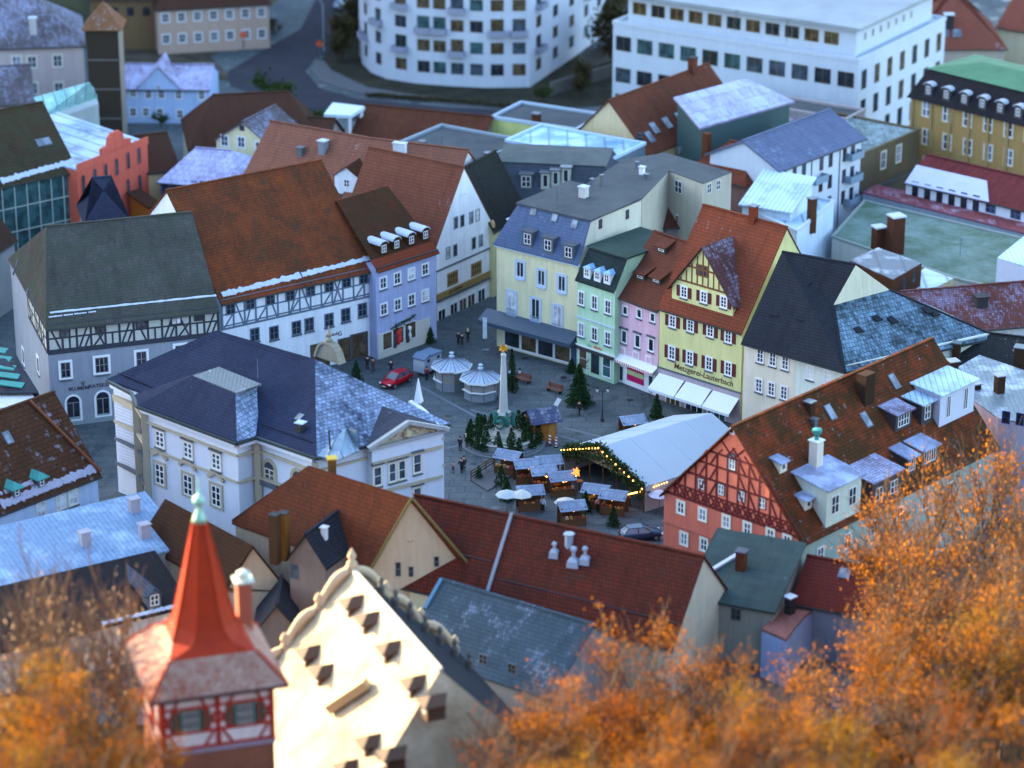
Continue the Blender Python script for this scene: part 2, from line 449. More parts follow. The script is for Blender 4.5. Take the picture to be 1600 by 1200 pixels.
            gm.hull([u(L, 0, ze), u(0, 0, ze), u(um, 0, zr - th)], [u(L, t, ze), u(0, t, ze), u(um, t, zr - th)])
            gm.build('gable', wall2, s.root); gm = MB()
            if not inset: gm.hull([u(L, D - t, ze), u(0, D - t, ze), u(um, D - t, zr - th)], [u(L, D, ze), u(0, D, ze), u(um, D, zr - th)])
            if gm.f: gm.build('gable', wall2, s.root)
            rg = MB(); rg.bar(ra + Vector((0, 0, .03)), rd + Vector((0, 0, .03)), .35, .16)
            o = mb.build(name, mat, s.root); rg.build('ridge_tiles', mat, o); s.roofo = o; return o
        if kind == 'mansard':                # steep to z1 with inset k, then low hip to zr
            a = [u(-ov, -ov, ze), u(L + ov, -ov, ze), u(L + ov, D + ov, ze), u(-ov, D + ov, ze)]
            b = [u(k, k, z1), u(L - k, k, z1), u(L - k, D - k, z1), u(k, D - k, z1)]
            mb.hull(a, b, True, True); s.setplane('front', a[0], a[1], b[1]); s.setplane('left', a[3], a[0], b[0]); s.setplane('right', a[1], a[2], b[2])
            o = mb.build(name, mat, s.root)
            t = MB(); e = .25; q = min(L, D) / 2 - k
            lo = [u(k - e, k - e, z1 + .02), u(L - k + e, k - e, z1 + .02), u(L - k + e, D - k + e, z1 + .02), u(k - e, D - k + e, z1 + .02)]
            up = [u(k + q * .98, k + q * .98, zr), u(L - k - q * .98, k + q * .98, zr), u(L - k - q * .98, D - k - q * .98, zr), u(k + q * .98, D - k - q * .98, zr)]
            t.hull(lo, up); s.planes['top'] = (lo[0], Vector((0, 0, 1)))
            t.build('upper_roof', mat2 or mat, s.root); s.roofo = o; return o
        if kind == 'flat':                   # parapet and sheet
            p = zr
            mb.hull([q + Vector((0, 0, ze + .01)) for q in s.pts], [q + Vector((0, 0, ze + .12)) for q in s.pts])
            o = mb.build(name, mat, s.root); s.planes['top'] = (Vector((0, 0, ze + .12)), Vector((0, 0, 1)))
            if p > 0:
                e = MB(); n = len(s.pts)
                for i in range(n):
                    a, b, d, nn = s.wallinfo(i); e.box(-.1, (b - a).length - .3, -.1, .25, ze + .01, ze + p, s.M(i))
                e.build('parapet', mat2 or s.wall, s.root)
            s.roofo = o; return o
    def shed(s, zA, zD, mat, ov=.4, th=.22, name='roof', side='v'):
        u = s.uvz; m = (zD - zA) / s.D; mb = MB()
        pts = [u(-ov, -ov, zA - m * ov), u(s.L + ov, -ov, zA - m * ov), u(s.L + ov, s.D + ov, zD + m * ov), u(-ov, s.D + ov, zD + m * ov)]
        mb.slab(pts, th); s.setplane('front', pts[0], pts[1], pts[2])
        o = mb.build(name, mat, s.root)
        g = MB(); zl = min(zA, zD) - .2
        g.hull([u(0, 0, s.ze - .01), u(s.L, 0, s.ze - .01), u(s.L, s.D, s.ze - .01), u(0, s.D, s.ze - .01)], [u(0, 0, max(s.ze, zA - th)), u(s.L, 0, max(s.ze, zA - th)), u(s.L, s.D, max(s.ze, zD - th)), u(0, s.D, max(s.ze, zD - th))])
        g.build('gable', s.wall, s.root); s.roofo = o; return o
    def hit(s, px, py, pl='front'): return on_plane(px, py, *s.planes[pl])
    def chimney(s, px, py, pl='front', w=.7, d=.7, h=1.5, mat=None, cap=None, capw=.12, pots=0, p=None):
        q = p or s.hit(px, py, pl); ang = math.atan2(s.ex.y, s.ex.x); M = Matrix.Translation(q) @ Matrix.Rotation(ang, 4, 'Z')
        mb = MB(); mb.box(-w / 2, w / 2, -d / 2, d / 2, -1.6, h, M); o = mb.build('chimney', mat or BRICK, s.root)
        c = MB(); c.box(-w / 2 - capw, w / 2 + capw, -d / 2 - capw, d / 2 + capw, h, h + .12, M)
        for k in range(pots):
            x = (k + .5) / pots * w - w / 2; c.tube([M @ Vector((x, 0, h + .12)), M @ Vector((x, 0, h + .55))], .13, 8)
        c.build('chimney_cap', cap or SNOW, o); return o
    def skylight(s, px, py, pl='front', w=.9, h=1.3):
        q = s.hit(px, py, pl); n = s.planes[pl][1]; t = Vector((0, 0, 1)).cross(n).normalized(); b = n.cross(t)
        M = Matrix.Identity(4); M.col[0][:3] = t; M.col[1][:3] = b; M.col[2][:3] = n; M.translation = q
        f = MB(); f.box(-w / 2 - .1, w / 2 + .1, -h / 2 - .1, h / 2 + .1, -.05, .10, M); o = f.build('skylight', GREYM, s.root)
        g = MB(); g.box(-w / 2, w / 2, -h / 2, h / 2, .10, .115, M); g.build('pane', glass(2), o)
    def dormer(s, px, py, pl='front', w=1.6, h=1.5, kind='gable', wall=None, roof=None, win=(.9, 1.1), cols=2, rows=2, rise=.7, ov=.2, out=None, drop=.1, frame=None, nw=1, p=None, glassid=None):
        """px,py = bottom centre of the dormer front, on the roof plane"""
        p0, n = s.planes[pl]; q = p or s.hit(px, py, pl)
        o2 = Vector((n.x, n.y, 0)); m = o2.length / n.z; o2.normalize(); t = Vector((-o2.y, o2.x, 0))    # t: to the right seen from outside
        M = Matrix.Identity(4); M.col[0][:3] = t; M.col[1][:3] = -o2; M.col[2][:3] = (0, 0, 1); M.translation = q
        m = math.tan(math.acos(min(1, n.z)))
        W = w / 2; wall = wall or s.wall; roof = roof or s.roofo.data.materials[0]
        b = MB(); ln = (h + (rise if kind != 'shed' else 0)) / m + .4
        b.box(-W, W, 0, min(h / m + .5, 12), -.3, h, M)
        if kind == 'gable':
            b.hull([M @ Vector((-W, 0, h)), M @ Vector((W, 0, h)), M @ Vector((0, 0, h + rise - .1))], [M @ Vector((-W, .3, h)), M @ Vector((W, .3, h)), M @ Vector((0, .3, h + rise - .1))])
        o = b.build('dormer', wall, s.root)
        r = MB()
        if kind == 'gable':
            e = rise * ov / W
            r.slab([M @ Vector(v) for v in ((-W - ov, -ov, h - e), (0, -ov, h + rise), (0, (h + rise) / m + .3, h + rise), (-W - ov, (h - e) / m + .3, h - e))], .12)
            r.slab([M @ Vector(v) for v in ((0, -ov, h + rise), (W + ov, -ov, h - e), (W + ov, (h - e) / m + .3, h - e), (0, (h + rise) / m + .3, h + rise))], .12)
        elif kind == 'hip':
            y1 = (h + rise) / m + .3; e = .05
            r.slab([M @ Vector(v) for v in ((-W - ov, -ov, h), (0, W * .8, h + rise), (0, y1, h + rise), (-W - ov, h / m + .3, h))], .1)
            r.slab([M @ Vector(v) for v in ((0, W * .8, h + rise), (W + ov, -ov, h), (W + ov, h / m + .3, h), (0, y1, h + rise))], .1)
            r.slab([M @ Vector(v) for v in ((-W - ov, -ov, h), (W + ov, -ov, h), (0, W * .8, h + rise))], .1)
        elif kind == 'shed':
            k = rise if rise < m else .2; y1 = h / (m - k) + .2
            r.slab([M @ Vector(v) for v in ((-W - ov, -ov * 1.5, h - k * ov * 1.5 + .1), (W + ov, -ov * 1.5, h - k * ov * 1.5 + .1), (W + ov, y1, h + k * y1 + .1), (-W - ov, y1, h + k * y1 + .1))], .14)
            b2 = MB(); yb = h / (m - k)
            b2.hull([M @ Vector((-W, .02, h - .02)), M @ Vector((W, .02, h - .02)), M @ Vector((W, yb, h - .02)), M @ Vector((-W, yb, h - .02))],
                    [M @ Vector((-W, .02, h)), M @ Vector((W, .02, h)), M @ Vector((W, yb, h + k * yb)), M @ Vector((-W, yb, h + k * yb))]); b2.build('cheek', wall, o)
        elif kind == 'round':
            N = 6; y1 = (h + rise) / m + .3
            for i in range(N):
                a0, a1 = math.pi * i / N, math.pi * (i + 1) / N
                x0, x1 = -(W + ov) * math.cos(a0), -(W + ov) * math.cos(a1); z0_, z1_ = h + rise * math.sin(a0), h + rise * math.sin(a1)
                r.slab([M @ Vector(v) for v in ((x0, -ov, z0_), (x1, -ov, z1_), (x1, y1, z1_), (x0, y1, z0_))], .1)
            bb = MB(); N = 6
            pr = [Vector((-W * math.cos(math.pi * i / N), 0, h - .02 + (rise - .05) * math.sin(math.pi * i / N))) for i in range(N + 1)]
            bb.hull([M @ v for v in reversed(pr)], [M @ (v + Vector((0, .2, 0))) for v in reversed(pr)]); bb.build('tympanum', wall, o)
        elif kind == 'flat':
            r.box(-W - ov, W + ov, -ov, h / m + .6, h, h + .16, M)
        r.build('dormer_roof', roof, o)
        off = Vector((0, 0, 0)); qq = o
        while qq is not None: off += qq.location; qq = qq.parent
        for k in range(nw):
            x = 0 if nw == 1 else (-W + w * (k + .5) / nw)
            st = dict(frame=frame or WHITE, cols=cols, rows=rows, bar=.08)
            f, gl, _, _ = win_meshes(win[0], win[1], st)
            me = bpy.data.meshes.get('dw%s%s' % (f.name, glassid)) 
            if me is None:
                g = gl[0]; vv = [v.co[:] for v in f.vertices] + [v.co[:] for v in g.vertices]; nf = len(f.vertices)
                ff = [tuple(pp.vertices) for pp in f.polygons] + [tuple(i + nf for i in pp.vertices) for pp in g.polygons]
                me = bpy.data.meshes.new('dw%s%s' % (f.name, glassid)); me.from_pydata(vv, [], ff); me.materials.append(frame or WHITE); me.materials.append(glass(glassid or 0))
                me.polygons.foreach_set('material_index', [0] * len(f.polygons) + [1] * len(g.polygons))
            lmesh('window', me, o, M @ Vector((x, -.006, h * .5 + .08)) - off, math.atan2(t.y, t.x))
        return o
    def text(s, i, px, py, txt, size, mat, name='lettering', align='LEFT', font_shear=0.0, proud=.03, parent=None):
        a, b, d, n = s.wallinfo(i); p = on_plane(px, py, a, n) + n * proud
        c = bpy.data.curves.new(name, 'FONT'); c.body = txt; c.size = size; c.extrude = .015; c.align_x = align; c.shear = font_shear; c.offset = .004
        c.materials.append(mat)
        t_ = bpy.data.objects.new('tmp', c); COL.objects.link(t_); bpy.context.view_layer.update()
        me = bpy.data.meshes.new_from_object(t_.evaluated_get(bpy.context.evaluated_depsgraph_get())); bpy.data.objects.remove(t_)
        o = bpy.data.objects.new(name, me); COL.objects.link(o); o.parent = s.root; o.location = p - s.root.location
        o.rotation_euler = (R(90), 0, math.atan2(d.y, d.x)); return o
    def timber(s, i, z0, z1, u0, u1, n, mat, rails=(), w=.2, brace=(), proud=.03, name='timber_frame', skip=()):
        """half timbering between z0 and z1: n bays, rails at fractions, braces list of (bay, u0,z0,u1,z1) in bay fractions"""
        M = s.M(i); mb = MB(); q = lambda u, z, p=proud: M @ Vector((u, -p, z))
        bw = (u1 - u0) / n; up = -(s.wallinfo(i)[3])
        def bar(a, b, ww=w, p=proud): mb.bar(M @ Vector((a[0], -p * .5 + .02, a[1])), M @ Vector((b[0], -p * .5 + .02, b[1])), ww, p + .04, up=s.wallinfo(i)[3])
        for k in range(n + 1):
            if k in skip: continue
            u = u0 + bw * k; bar((u, z0), (u, z1), w)
        bar((u0, z0 + w / 2), (u1, z0 + w / 2), w * 1.1, proud + .012); bar((u0, z1 - w / 2), (u1, z1 - w / 2), w * 1.1, proud + .012)
        for r_ in rails: z = z0 + (z1 - z0) * r_; bar((u0, z), (u1, z), w * .8, proud + .006)
        for j, (k, a, b, c, d_) in enumerate(brace):
            bar((u0 + bw * (k + a), z0 + (z1 - z0) * b), (u0 + bw * (k + c), z0 + (z1 - z0) * d_), w * .8, proud + .018 + .003 * (j % 3))
        return mb.build(name, mat, s.root)
def rect(a, b, depth):
    a = Vector((a[0], a[1], 0)); b = Vector((b[0], b[1], 0)); d = (b - a).normalized(); n = Vector((-d.y, d.x, 0))
    return [a, b, b + n * depth, a + n * depth]
def rp(a, b, ze, depth): return rect(P(*a, ze), P(*b, ze), depth)
def rside(b, c, ze, width):        # rectangle from its right side b (front) -> c (back); front goes left
    b = P(*b, ze); c = P(*c, ze); d = (c - b).normalized(); n = Vector((-d.y, d.x, 0))
    return [b + n * width, b, c, c + n * width]
def V3(px, py, z): return P(px, py, z)
def custom(name, label, cat, foot, ze, wall, planes, roofmat, gables=(), z0=0.0, th=.22, wall2=None, over=None, group=None):
    """foot: XY ring CCW; planes: list of (key, [3D pts], mat or None); gables: wall polygons"""
    h = House(name, label, cat, foot, ze, wall, z0=z0, group=group)
    mats = {}
    first = None
    for key, pts, m in planes:
        mb = MB(); mb.slab(pts, th); h.setplane(key, pts[0], pts[1], pts[2]); mats.setdefault(id(m or roofmat), [m or roofmat, MB()])[1].slab(pts, th)
    for m, mb in mats.values():
        o = mb.build('roof', m, h.root); first = first or o
    h.roofo = first
    for g in gables:
        g = [Vector(p) for p in g]; n = (g[1] - g[0]).cross(g[2] - g[0]).normalized()
        mb = MB(); mb.hull(g, [p - n * .3 for p in g]); mb.build('gable', wall2 or wall, h.root)
    return h

def snow_line(h, p0, p1, w_=.6, pl='front', gaps=.12, name='snow_strip', mat=None, n=70):
    """a broken, lumpy line of frost lying on the roof between two pixels"""
    q0 = h.hit(p0[0], p0[1], pl); q1 = h.hit(p1[0], p1[1], pl); nn = h.planes[pl][1]; al = (q1 - q0).normalized(); up = nn.cross(al).normalized(); mb = MB(); sd = random.random() * 50
    prev = None
    for k in range(n + 1):
        c = q0.lerp(q1, k / n); a = mnoise.noise(Vector((k * .23, sd, 0))); b = mnoise.noise(Vector((k * .5, sd, 9)))
        if a < -.5 + gaps * 2 and gaps > 0 and mnoise.noise(Vector((k * .15, sd, 4))) < -.12: prev = None; continue
        lo = c - up * w_ * (.35 + .25 * b); hi = c + up * w_ * (.4 + .5 * abs(a) + .2 * b); cur = (lo, hi)
        if prev is not None:
            t = nn * (.05 + .03 * random.random()); mb.hull([prev[0], cur[0], cur[1], prev[1]], [prev[0] + t, cur[0] + t, cur[1] + t, prev[1] + t])
        prev = cur
    return mb.build(name, mat or SNOW, h.root)
# ------------------------------------------------------------------ setting: ground, road, hills
def paving(c1, c2, sc=.5):
    m, nt, b = _new('paving'); B = NB(nt); p = B.pos()
    v = B.n('TexVoronoi', feature='DISTANCE_TO_EDGE'); B.l(p, v.inputs['Vector']); v.inputs['Scale'].default_value = 2.6
    v2 = B.n('TexVoronoi'); B.l(p, v2.inputs['Vector']); v2.inputs['Scale'].default_value = 2.6
    bw = B.n('RGBToBW'); B.l(v2.outputs['Color'], bw.inputs[0])
    a = B.noise(.07, 5, .65, p); a2 = B.noise(.8, 4, .6, p)
    f = B.math('ADD', B.math('MULTIPLY', B.ramp(a, .4, .6), .8), B.math('MULTIPLY', bw.outputs[0], .3)); f = B.math('ADD', f, B.math('MULTIPLY', B.ramp(a2, .4, .7), .25))
    col = B.mix(f, c1, c2); col = B.mix(B.math('MULTIPLY', B.math('SUBTRACT', 1.0, B.ramp(v.outputs['Distance'], .0, .08)), .55), col, mul(c1, .4))
    bk = B.n('TexBrick'); B.l(p, bk.inputs['Vector']); bk.inputs['Scale'].default_value = 1; bk.inputs['Brick Width'].default_value = 3.4; bk.inputs['Row Height'].default_value = 1.7; bk.inputs['Mortar Size'].default_value = .07; bk.inputs['Color1'].default_value = (0, 0, 0, 1); bk.inputs['Color2'].default_value = (1, 1, 1, 1)
    b2 = B.n('RGBToBW'); B.l(bk.outputs['Color'], b2.inputs[0]); col = B.mix(B.math('MULTIPLY', b2.outputs[0], .22), col, mul(c1, .7)); col = B.mix(B.math('MULTIPLY', bk.outputs['Fac'], .5), col, mul(c1, .45))
    wet = B.ramp(B.noise(.22, 4, .65, p), .56, .60); col = B.mix(B.math('MULTIPLY', wet, .45), col, mul(c1, .5)); B.l(B.math('SUBTRACT', .85, B.math('MULTIPLY', wet, .5)), b.inputs['Roughness'])
    B.l(col, b.inputs['Base Color']); b.inputs['Specular IOR Level'].default_value = .2
    B.bump(v.outputs['Distance'], .4, .03, b); return m
def soil(c1, c2, name='soil'):
    m, nt, b = _new(name); B = NB(nt); p = B.pos()
    B.l(B.mix(B.ramp(B.noise(.25, 6, .7, p), .35, .65), c1, c2), b.inputs['Base Color']); b.inputs['Roughness'].default_value = .95; b.inputs['Specular IOR Level'].default_value = .1
    B.bump(B.noise(1.5, 5, .7, p), .6, .3, b); return m
def grid(name, xs, ys, f, mat, kind='structure'):
    me = bpy.data.meshes.new(name); v = [(x, y, f(x, y)) for y in ys for x in xs]; n = len(xs)
    fa = [(j * n + i, j * n + i + 1, (j + 1) * n + i + 1, (j + 1) * n + i) for j in range(len(ys) - 1) for i in range(n - 1)]
    me.from_pydata(v, [], fa); me.materials.append(mat); me.polygons.foreach_set('use_smooth', [True] * len(fa))
    o = bpy.data.objects.new(name, me); COL.objects.link(o); o['kind'] = kind; return o
PAVE = paving((.045, .060, .070), (.10, .120, .130))
# the town ground is one sheet that rises into the castle hill in front
ys = [-80 + 10 * i for i in range(33)] + [245 + 12 * i for i in range(28)] + [620, 700, 850, 1100, 1500, 2200]
def gz(x, y): return ground(x, y) + (0 if y > 235 else 1.2 * mnoise.noise(Vector((x * .05, y * .05, 0))) * min(1, (235 - y) / 30) - .0)
hillm = soil((.018, .012, .006), (.05, .028, .010), 'leaf_litter')
grid('hillside', [-300 + 12 * i for i in range(51)], [-80 + 8 * i for i in range(41)], lambda x, y: gz(x, y) if y < 240 else -.15, hillm)
grid('ground', [-900, -500, -300] + [-200 + 10 * i for i in range(41)] + [300, 500, 900], [232] + [244 + 14 * i for i in range(24)] + [620, 700, 850, 1100, 1500, 2200], lambda x, y: 0.0, PAVE)
# distant ridge on the sun's side: the low sun stands behind it and leaves the town in its shade
def ridge_pt(s, t):
    crest = 8 + (462 - 112) * math.tan(SUN_EL)
    prof = min(1, max(0, (s - 150) / 38)) ** .5 if s > 150 else 0
    if s > 700: prof *= max(0, 1 - (s - 700) / 120)
    h = (crest + 5 * mnoise.noise(Vector((s * .02, 0, 3)))) * prof
    k = 1 - abs(t - 462) / (112 if t < 462 else 200)
    k = max(0, k); k = k * k * (3 - 2 * k) if t > 462 else k ** 1.1
    return Vector((SUN_H.x * t + .6 * s, SUN_H.y * t + .8 * s, h * k - .3))
ss = [130 + 10 * i for i in range(72)]; ts = [345 + 13 * i for i in range(25)] + [662]
me = bpy.data.meshes.new('hill'); me.from_pydata([tuple(ridge_pt(s_, t_)) for t_ in ts for s_ in ss], [], [(j * 72 + i, (j + 1) * 72 + i, (j + 1) * 72 + i + 1, j * 72 + i + 1) for j in range(len(ts) - 1) for i in range(71)])
me.materials.append(soil((.03, .04, .02), (.06, .055, .03), 'wooded_hill')); ho = bpy.data.objects.new('hill', me); COL.objects.link(ho); ho['kind'] = 'structure'
def sheet(name, px, z, mat, kind='structure', zz=0):
    mb = MB(); pts = [P(a, b, 0) + Vector((0, 0, z)) for a, b in px]
    mb.hull([p - Vector((0, 0, .2)) for p in pts], pts); o = mb.build(name, mat); o['kind'] = kind; return o
ASPH = soil((.030, .030, .040), (.042, .042, .052), 'asphalt')
GRASS = soil((.035, .032, .022), (.10, .085, .065), 'frosty_grass')
LAWN = soil((.018, .020, .014), (.045, .042, .03), 'planted_earth')
sheet('grass_bank', [(190, 110), (370, 128), (330, 90), (480, -40), (130, -40), (150, 60)], .03, GRASS)
sheet('road', [(355, 112), (470, 45), (508, -30), (575, -30), (560, 60), (492, 92), (478, 112), (500, 138), (560, 155), (700, 168), (960, 180), (960, 222), (760, 222), (600, 200), (450, 165), (360, 135)], .035, ASPH)
sheet('pavement', [(484, 108), (500, 128), (560, 146), (700, 163), (860, 172), (860, 166), (700, 156), (570, 138), (520, 112), (505, 95), (497, 96)], .13, plain((.085, .09, .10), .8, key='pavement_slabs', var=.5))
sheet('verge', [(500, 94), (520, 110), (575, 136), (700, 157), (860, 170), (955, 165), (960, 90), (880, 60), (560, 40)], .07, LAWN)
for k in range(7):
    a = P(596 + 24 * k, 186 + 4.2 * k); b = P(611 + 24 * k, 188.6 + 4.2 * k)
mb = MB()
for k in range(9):
    a = P(530 + 30 * k, 176 + 4.0 * k) + Vector((0, 0, .045)); b = P(546 + 30 * k, 178.1 + 4.0 * k) + Vector((0, 0, .045)); mb.bar(a, b, .16, .008)
o = mb.build('road_marking', WHITE); o['kind'] = 'structure'
# lighter stone bands in the square paving
mb = MB()
for (a, b) in (((735, 640), (1010, 720)), ((700, 700), (860, 655)), ((880, 668), (1010, 700)), ((650, 600), (760, 660))):
    mb.bar(P(*a) + Vector((0, 0, .004)), P(*b) + Vector((0, 0, .004)), .35, .008)
o = mb.build('paving_bands', plain((.13, .15, .18), .8, key='granite_strip')); o['kind'] = 'structure'

for k, (x, y) in enumerate(((881, 590), (778, 640), (935, 690), (700, 650), (985, 625), (820, 560), (740, 725), (1000, 600))):
    c = P(x, y, .0); mb = MB(); mb.lathe(c, [(.42, 0), (.42, .008)], 16); o = mb.build('manhole_cover', plain((.03, .032, .035), .5, .5, key='cast_iron')); o['kind'] = 'structure'
# ------------------------------------------------------------------ houses round the square
T_OLIVE = tile((.090, .088, .080), (.045, .042, .040), .06, .26, .45, moss=(.05, .06, .045), mossamt=.6, seed=1, line=.4, blotch=.5)
T_RUST = tile((.25, .070, .032), (.10, .042, .026), 0, .30, .42, moss=(.07, .04, .022), mossamt=.3, seed=2, blotch=.6)
T_BROWN = tile((.10, .040, .022), (.05, .026, .018), 0, .30, .42, moss=(.04, .03, .015), mossamt=.5, seed=3)
T_PINKB = tile((.21, .090, .070), (.13, .055, .045), .12, .32, .42, seed=4)
T_RED = tile((.24, .060, .035), (.15, .045, .03), .08, .32, .42, seed=5)
T_METZ = tile((.26, .075, .05), (.14, .05, .035), .14, .3, .4, seed=6)
T_DARK = tile((.028, .034, .045), (.018, .021, .028), .04, .3, .36, seed=7)
T_FROSTSLATE = tile((.035, .05, .06), (.02, .03, .035), .72, .42, .55, seed=8, fc=(.20, .32, .44), moss=(.03, .05, .02), mossamt=.2)
S_LILAC = seam((.30, .32, .44), .55, .7, seed=1)
S_BLUE = seam((.16, .22, .34), .5, .6, seed=2)
S_GREY = seam((.12, .14, .17), .15, .6, seed=3)
S_LIGHT = seam((.26, .40, .52), .75, .6, seed=4, fc=(.50, .66, .86))
T_PURP = tile((.13, .07, .09), (.09, .05, .06), .55, .34, .42, seed=9, fc=(.42, .42, .58))
WIN = dict(frame=WHITE, surround=WHITE, sw=.14, sill=GREYM)
D14 = lambda v: v / 14.0
# --- grey corner house, half timbered upper storey
GREYPL = plaster((.25, .275, .33)); ze = base_eave((76, 668), (72, 507))
h = House('corner_house', 'grey corner house with dark half-timbered upper storey and mossy hipped roof', 'house', rp((72, 507), (341, 478), ze, 25), ze, GREYPL)
h.roof('hip', h.ridge_z(160, 345), T_OLIVE, ov=.7, inset=2.6, insetR=0.001)
CREAMPL = plaster((.46, .47, .44)); TIMB = plain((.035, .04, .055), .8, key='blue_black_timber')
zl = zat(74, 553, P(76, 668)); L = h.L
h.wbox(0, -.02, L, zl, ze - .02, -.05, .05, CREAMPL, 'infill'); h.wbox(3, 12.4, h.D, zl, ze - .02, -.05, .05, CREAMPL, 'infill')
br = []
for k in range(12):
    if k % 3 == 0: br += [(k, .05, .05, .95, .55), (k, .95, .05, .1, .95)] if k % 2 else [(k, .1, .95, .9, .05)]
    elif k % 3 == 1: br += [(k, .5, .05, .5, .5)]
    else: br += [(k, .1, .05, .9, .95), (k, .9, .5, .5, .05)]
h.timber(0, zl, ze, .1, L - .1, 12, TIMB, rails=(.10, .5), w=.26, brace=br, proud=.08)
h.timber(3, zl, ze, 12.5, h.D - .1, 8, TIMB, rails=(.10, .5), w=.24, brace=[(k, .1, .05, .9, .5) for k in (1, 4, 6)] + [(k, .9, .05, .1, .95) for k in (0, 3, 5)], proud=.08)
for x, y in ((101, 518), (157, 511), (220, 502), (275, 497), (311, 491)): h.win(0, x, y, 1.05, 1.35, frame=DARKW, surround=DARKW, sw=.1, depth=1, cols=2, rows=2, bar=.06).location += Vector((.03, -.11, 0))
for x, y, w_, c_ in ((102.5, 578, 1.1, 2), (159, 570, 1.5, 3), (221, 561, 1.2, 2), (282, 551, 1.2, 2)): h.win(0, x, y, w_, 1.85, frame=plain((.20, .19, .21), .7, key='grey_sash'), surround=WHITE, sw=.26, sill=GREYM, cols=c_, rows=2, bar=.09, glass=(0,))
for x, y in ((37, 557), (60, 570)): h.win(3, x, y, 1.2, 1.8, frame=plain((.20, .19, .21), .7, key='grey_sash'), surround=WHITE, sw=.26, sill=GREYM, bar=.09, glass=(0,))
for x, y in ((115, 642), (161, 635), (216, 622)): h.win(0, x, y, 1.5, 2.1, frame=plain((.20, .19, .21), .7, key='grey_sash'), surround=WHITE, sw=.24, arch=.75, cols=2, rows=1, bar=.09, glass=(0,), name='arched_door')
INK = plain((.03, .03, .04), .6, key='ink')
h.text(0, 107, 611, 'BLUMEN', .62, INK); h.text(0, 134, 607.5, 'im', .42, INK); h.text(0, 139, 606.5, 'RATSKELLER', .62, INK)
mb = MB(); q = h.at(0, 130, 602, .04)
for a_ in (-.5, 0, .5): mb.bar(q, q + h.ex * math.sin(a_) * .55 + Vector((0, 0, math.cos(a_) * .55)), .07, .04)
mb.build('tulip_emblem', INK, h.root)
h.band(0, zl - .12, .22, .10, TIMB, 'sill_beam', 0, L); h.band(0, 0, 1.0, .05, plaster((.24, .30, .33)), 'plinth')
h.wbox(0, L - .12, L + .02, .3, ze, .02, .14, GUTTER, 'downpipe')
snow_line(h, (78, 489), (338, 462), .28, gaps=.0); snow_line(h, (76, 496), (150, 487), .18)
for x, y in ((27, 412), (43, 470 - 14), (22, 424)): h.skylight(x, y, 'left', .4, .6)
# --- white house with rust roof
ze = 11.3
h = House('long_house', 'long white house with half-timbered upper floor under a big rust-red roof', 'house', rp((345, 469), (586, 416), ze, 24), ze, plaster((.66, .70, .76)))
h.roof('par', h.ridge_z(400, 270), T_RUST, ov=.6, og=.15)
zl = h.at(0, 345, 517).z; TG = plain((.10, .14, .20), .8, key='blue_grey_timber')
br = [(k, .1, .05, .9, .45) for k in range(0, 14, 3)] + [(k, .9, .05, .1, .95) for k in range(1, 14, 3)] + [(k, .1, .05, .9, .95) for k in range(2, 14, 4)]
h.timber(0, zl, ze, .1, h.L - .1, 14, TG, rails=(.12, .5), w=.22, brace=br, proud=.05)
for x, y in ((360, 482), (391, 474), (422, 467), (453, 461), (485, 454), (514, 447), (541, 440), (568, 434)): h.win(0, x, y, 1.1, 1.35, frame=TG, surround=TG, sw=.07, bar=.06, glass=(0,)).location += Vector((.02, -.06, 0))
for x, y in ((398, 523), (428, 520), (463, 512), (483, 507), (514, 500), (540, 492), (566, 484)): h.win(0, x, y, 1.15, 1.6, frame=TG, surround=TG, sw=.07, sill=GREYM, glass=(0,))
for x, y, w_ in ((538, 548, 1.5), (561, 540, 2.2), (500, 556, 2.4)): h.win(0, x, y, w_, 3.0, frame=DARKW, surround=plain((.08, .07, .07), .8, key='door_case'), sw=.15, cols=2, rows=1, glass=(3,), name='shop_door')
h.text(0, 509, 527, 'im Markt', .5, INK); h.text(0, 528, 525, 'G', .8, INK)
snow_line(h, (347, 461), (470, 431), .75, gaps=.03); snow_line(h, (472, 430), (582, 403), .7, gaps=.03)
h.wbox(0, h.L - .3, h.L - .15, .3, ze, .02, .14, WHITE, 'downpipe')
# --- blue house
ze = base_eave((592, 558), (587, 418)) + .3
n_a2 = h.ey.copy()
qa, qb = P(587, 418, ze), P(681, 388, ze); qa.z = qb.z = 0; eb = (qb - qa).normalized(); nb2 = Vector((-eb.y, eb.x, 0)); k2 = nb2.dot(n_a2)
foot = [qa, qb, qb + nb2 * 17, qa + n_a2 * (17 / k2)]
up_ = lambda v_, z_: v_ + Vector((0, 0, z_))
zr_ = on_plane(600, 292, qa + nb2 * 8.5, nb2).z; sl_ = (zr_ - ze) / 8.5
ra_, rb_ = up_(qa + n_a2 * (8.5 / k2), zr_), up_(qb + nb2 * 8.5 + eb * .1, zr_)
h = custom('shop_house', 'lavender-blue shop house with four white-topped dormers over a red eaves strip', 'house', foot, ze, plaster((.34, .38, .58)),
    [('front', [up_(qa - nb2 * .55, ze - .55 * sl_), up_(qb - nb2 * .55 + eb * .1, ze - .55 * sl_), rb_, ra_], None), ('back', [up_(foot[2] + eb * .1, ze), up_(foot[3], ze), ra_, rb_], None)], T_BROWN,
    gables=[[up_(foot[1], ze), up_(foot[2], ze), rb_ - Vector((0, 0, .25)) - eb * .1]])
h.wbox(0, 0, h.L, ze - .12, ze - .0, .3, .45, GUTTER, 'gutter')
h.wins(0, (598.5, 442), (664, 413), 4, 1.0, 1.35, **WIN); h.wins(0, (599.5, 483), (664, 459), 4, 1.0, 1.35, **WIN)
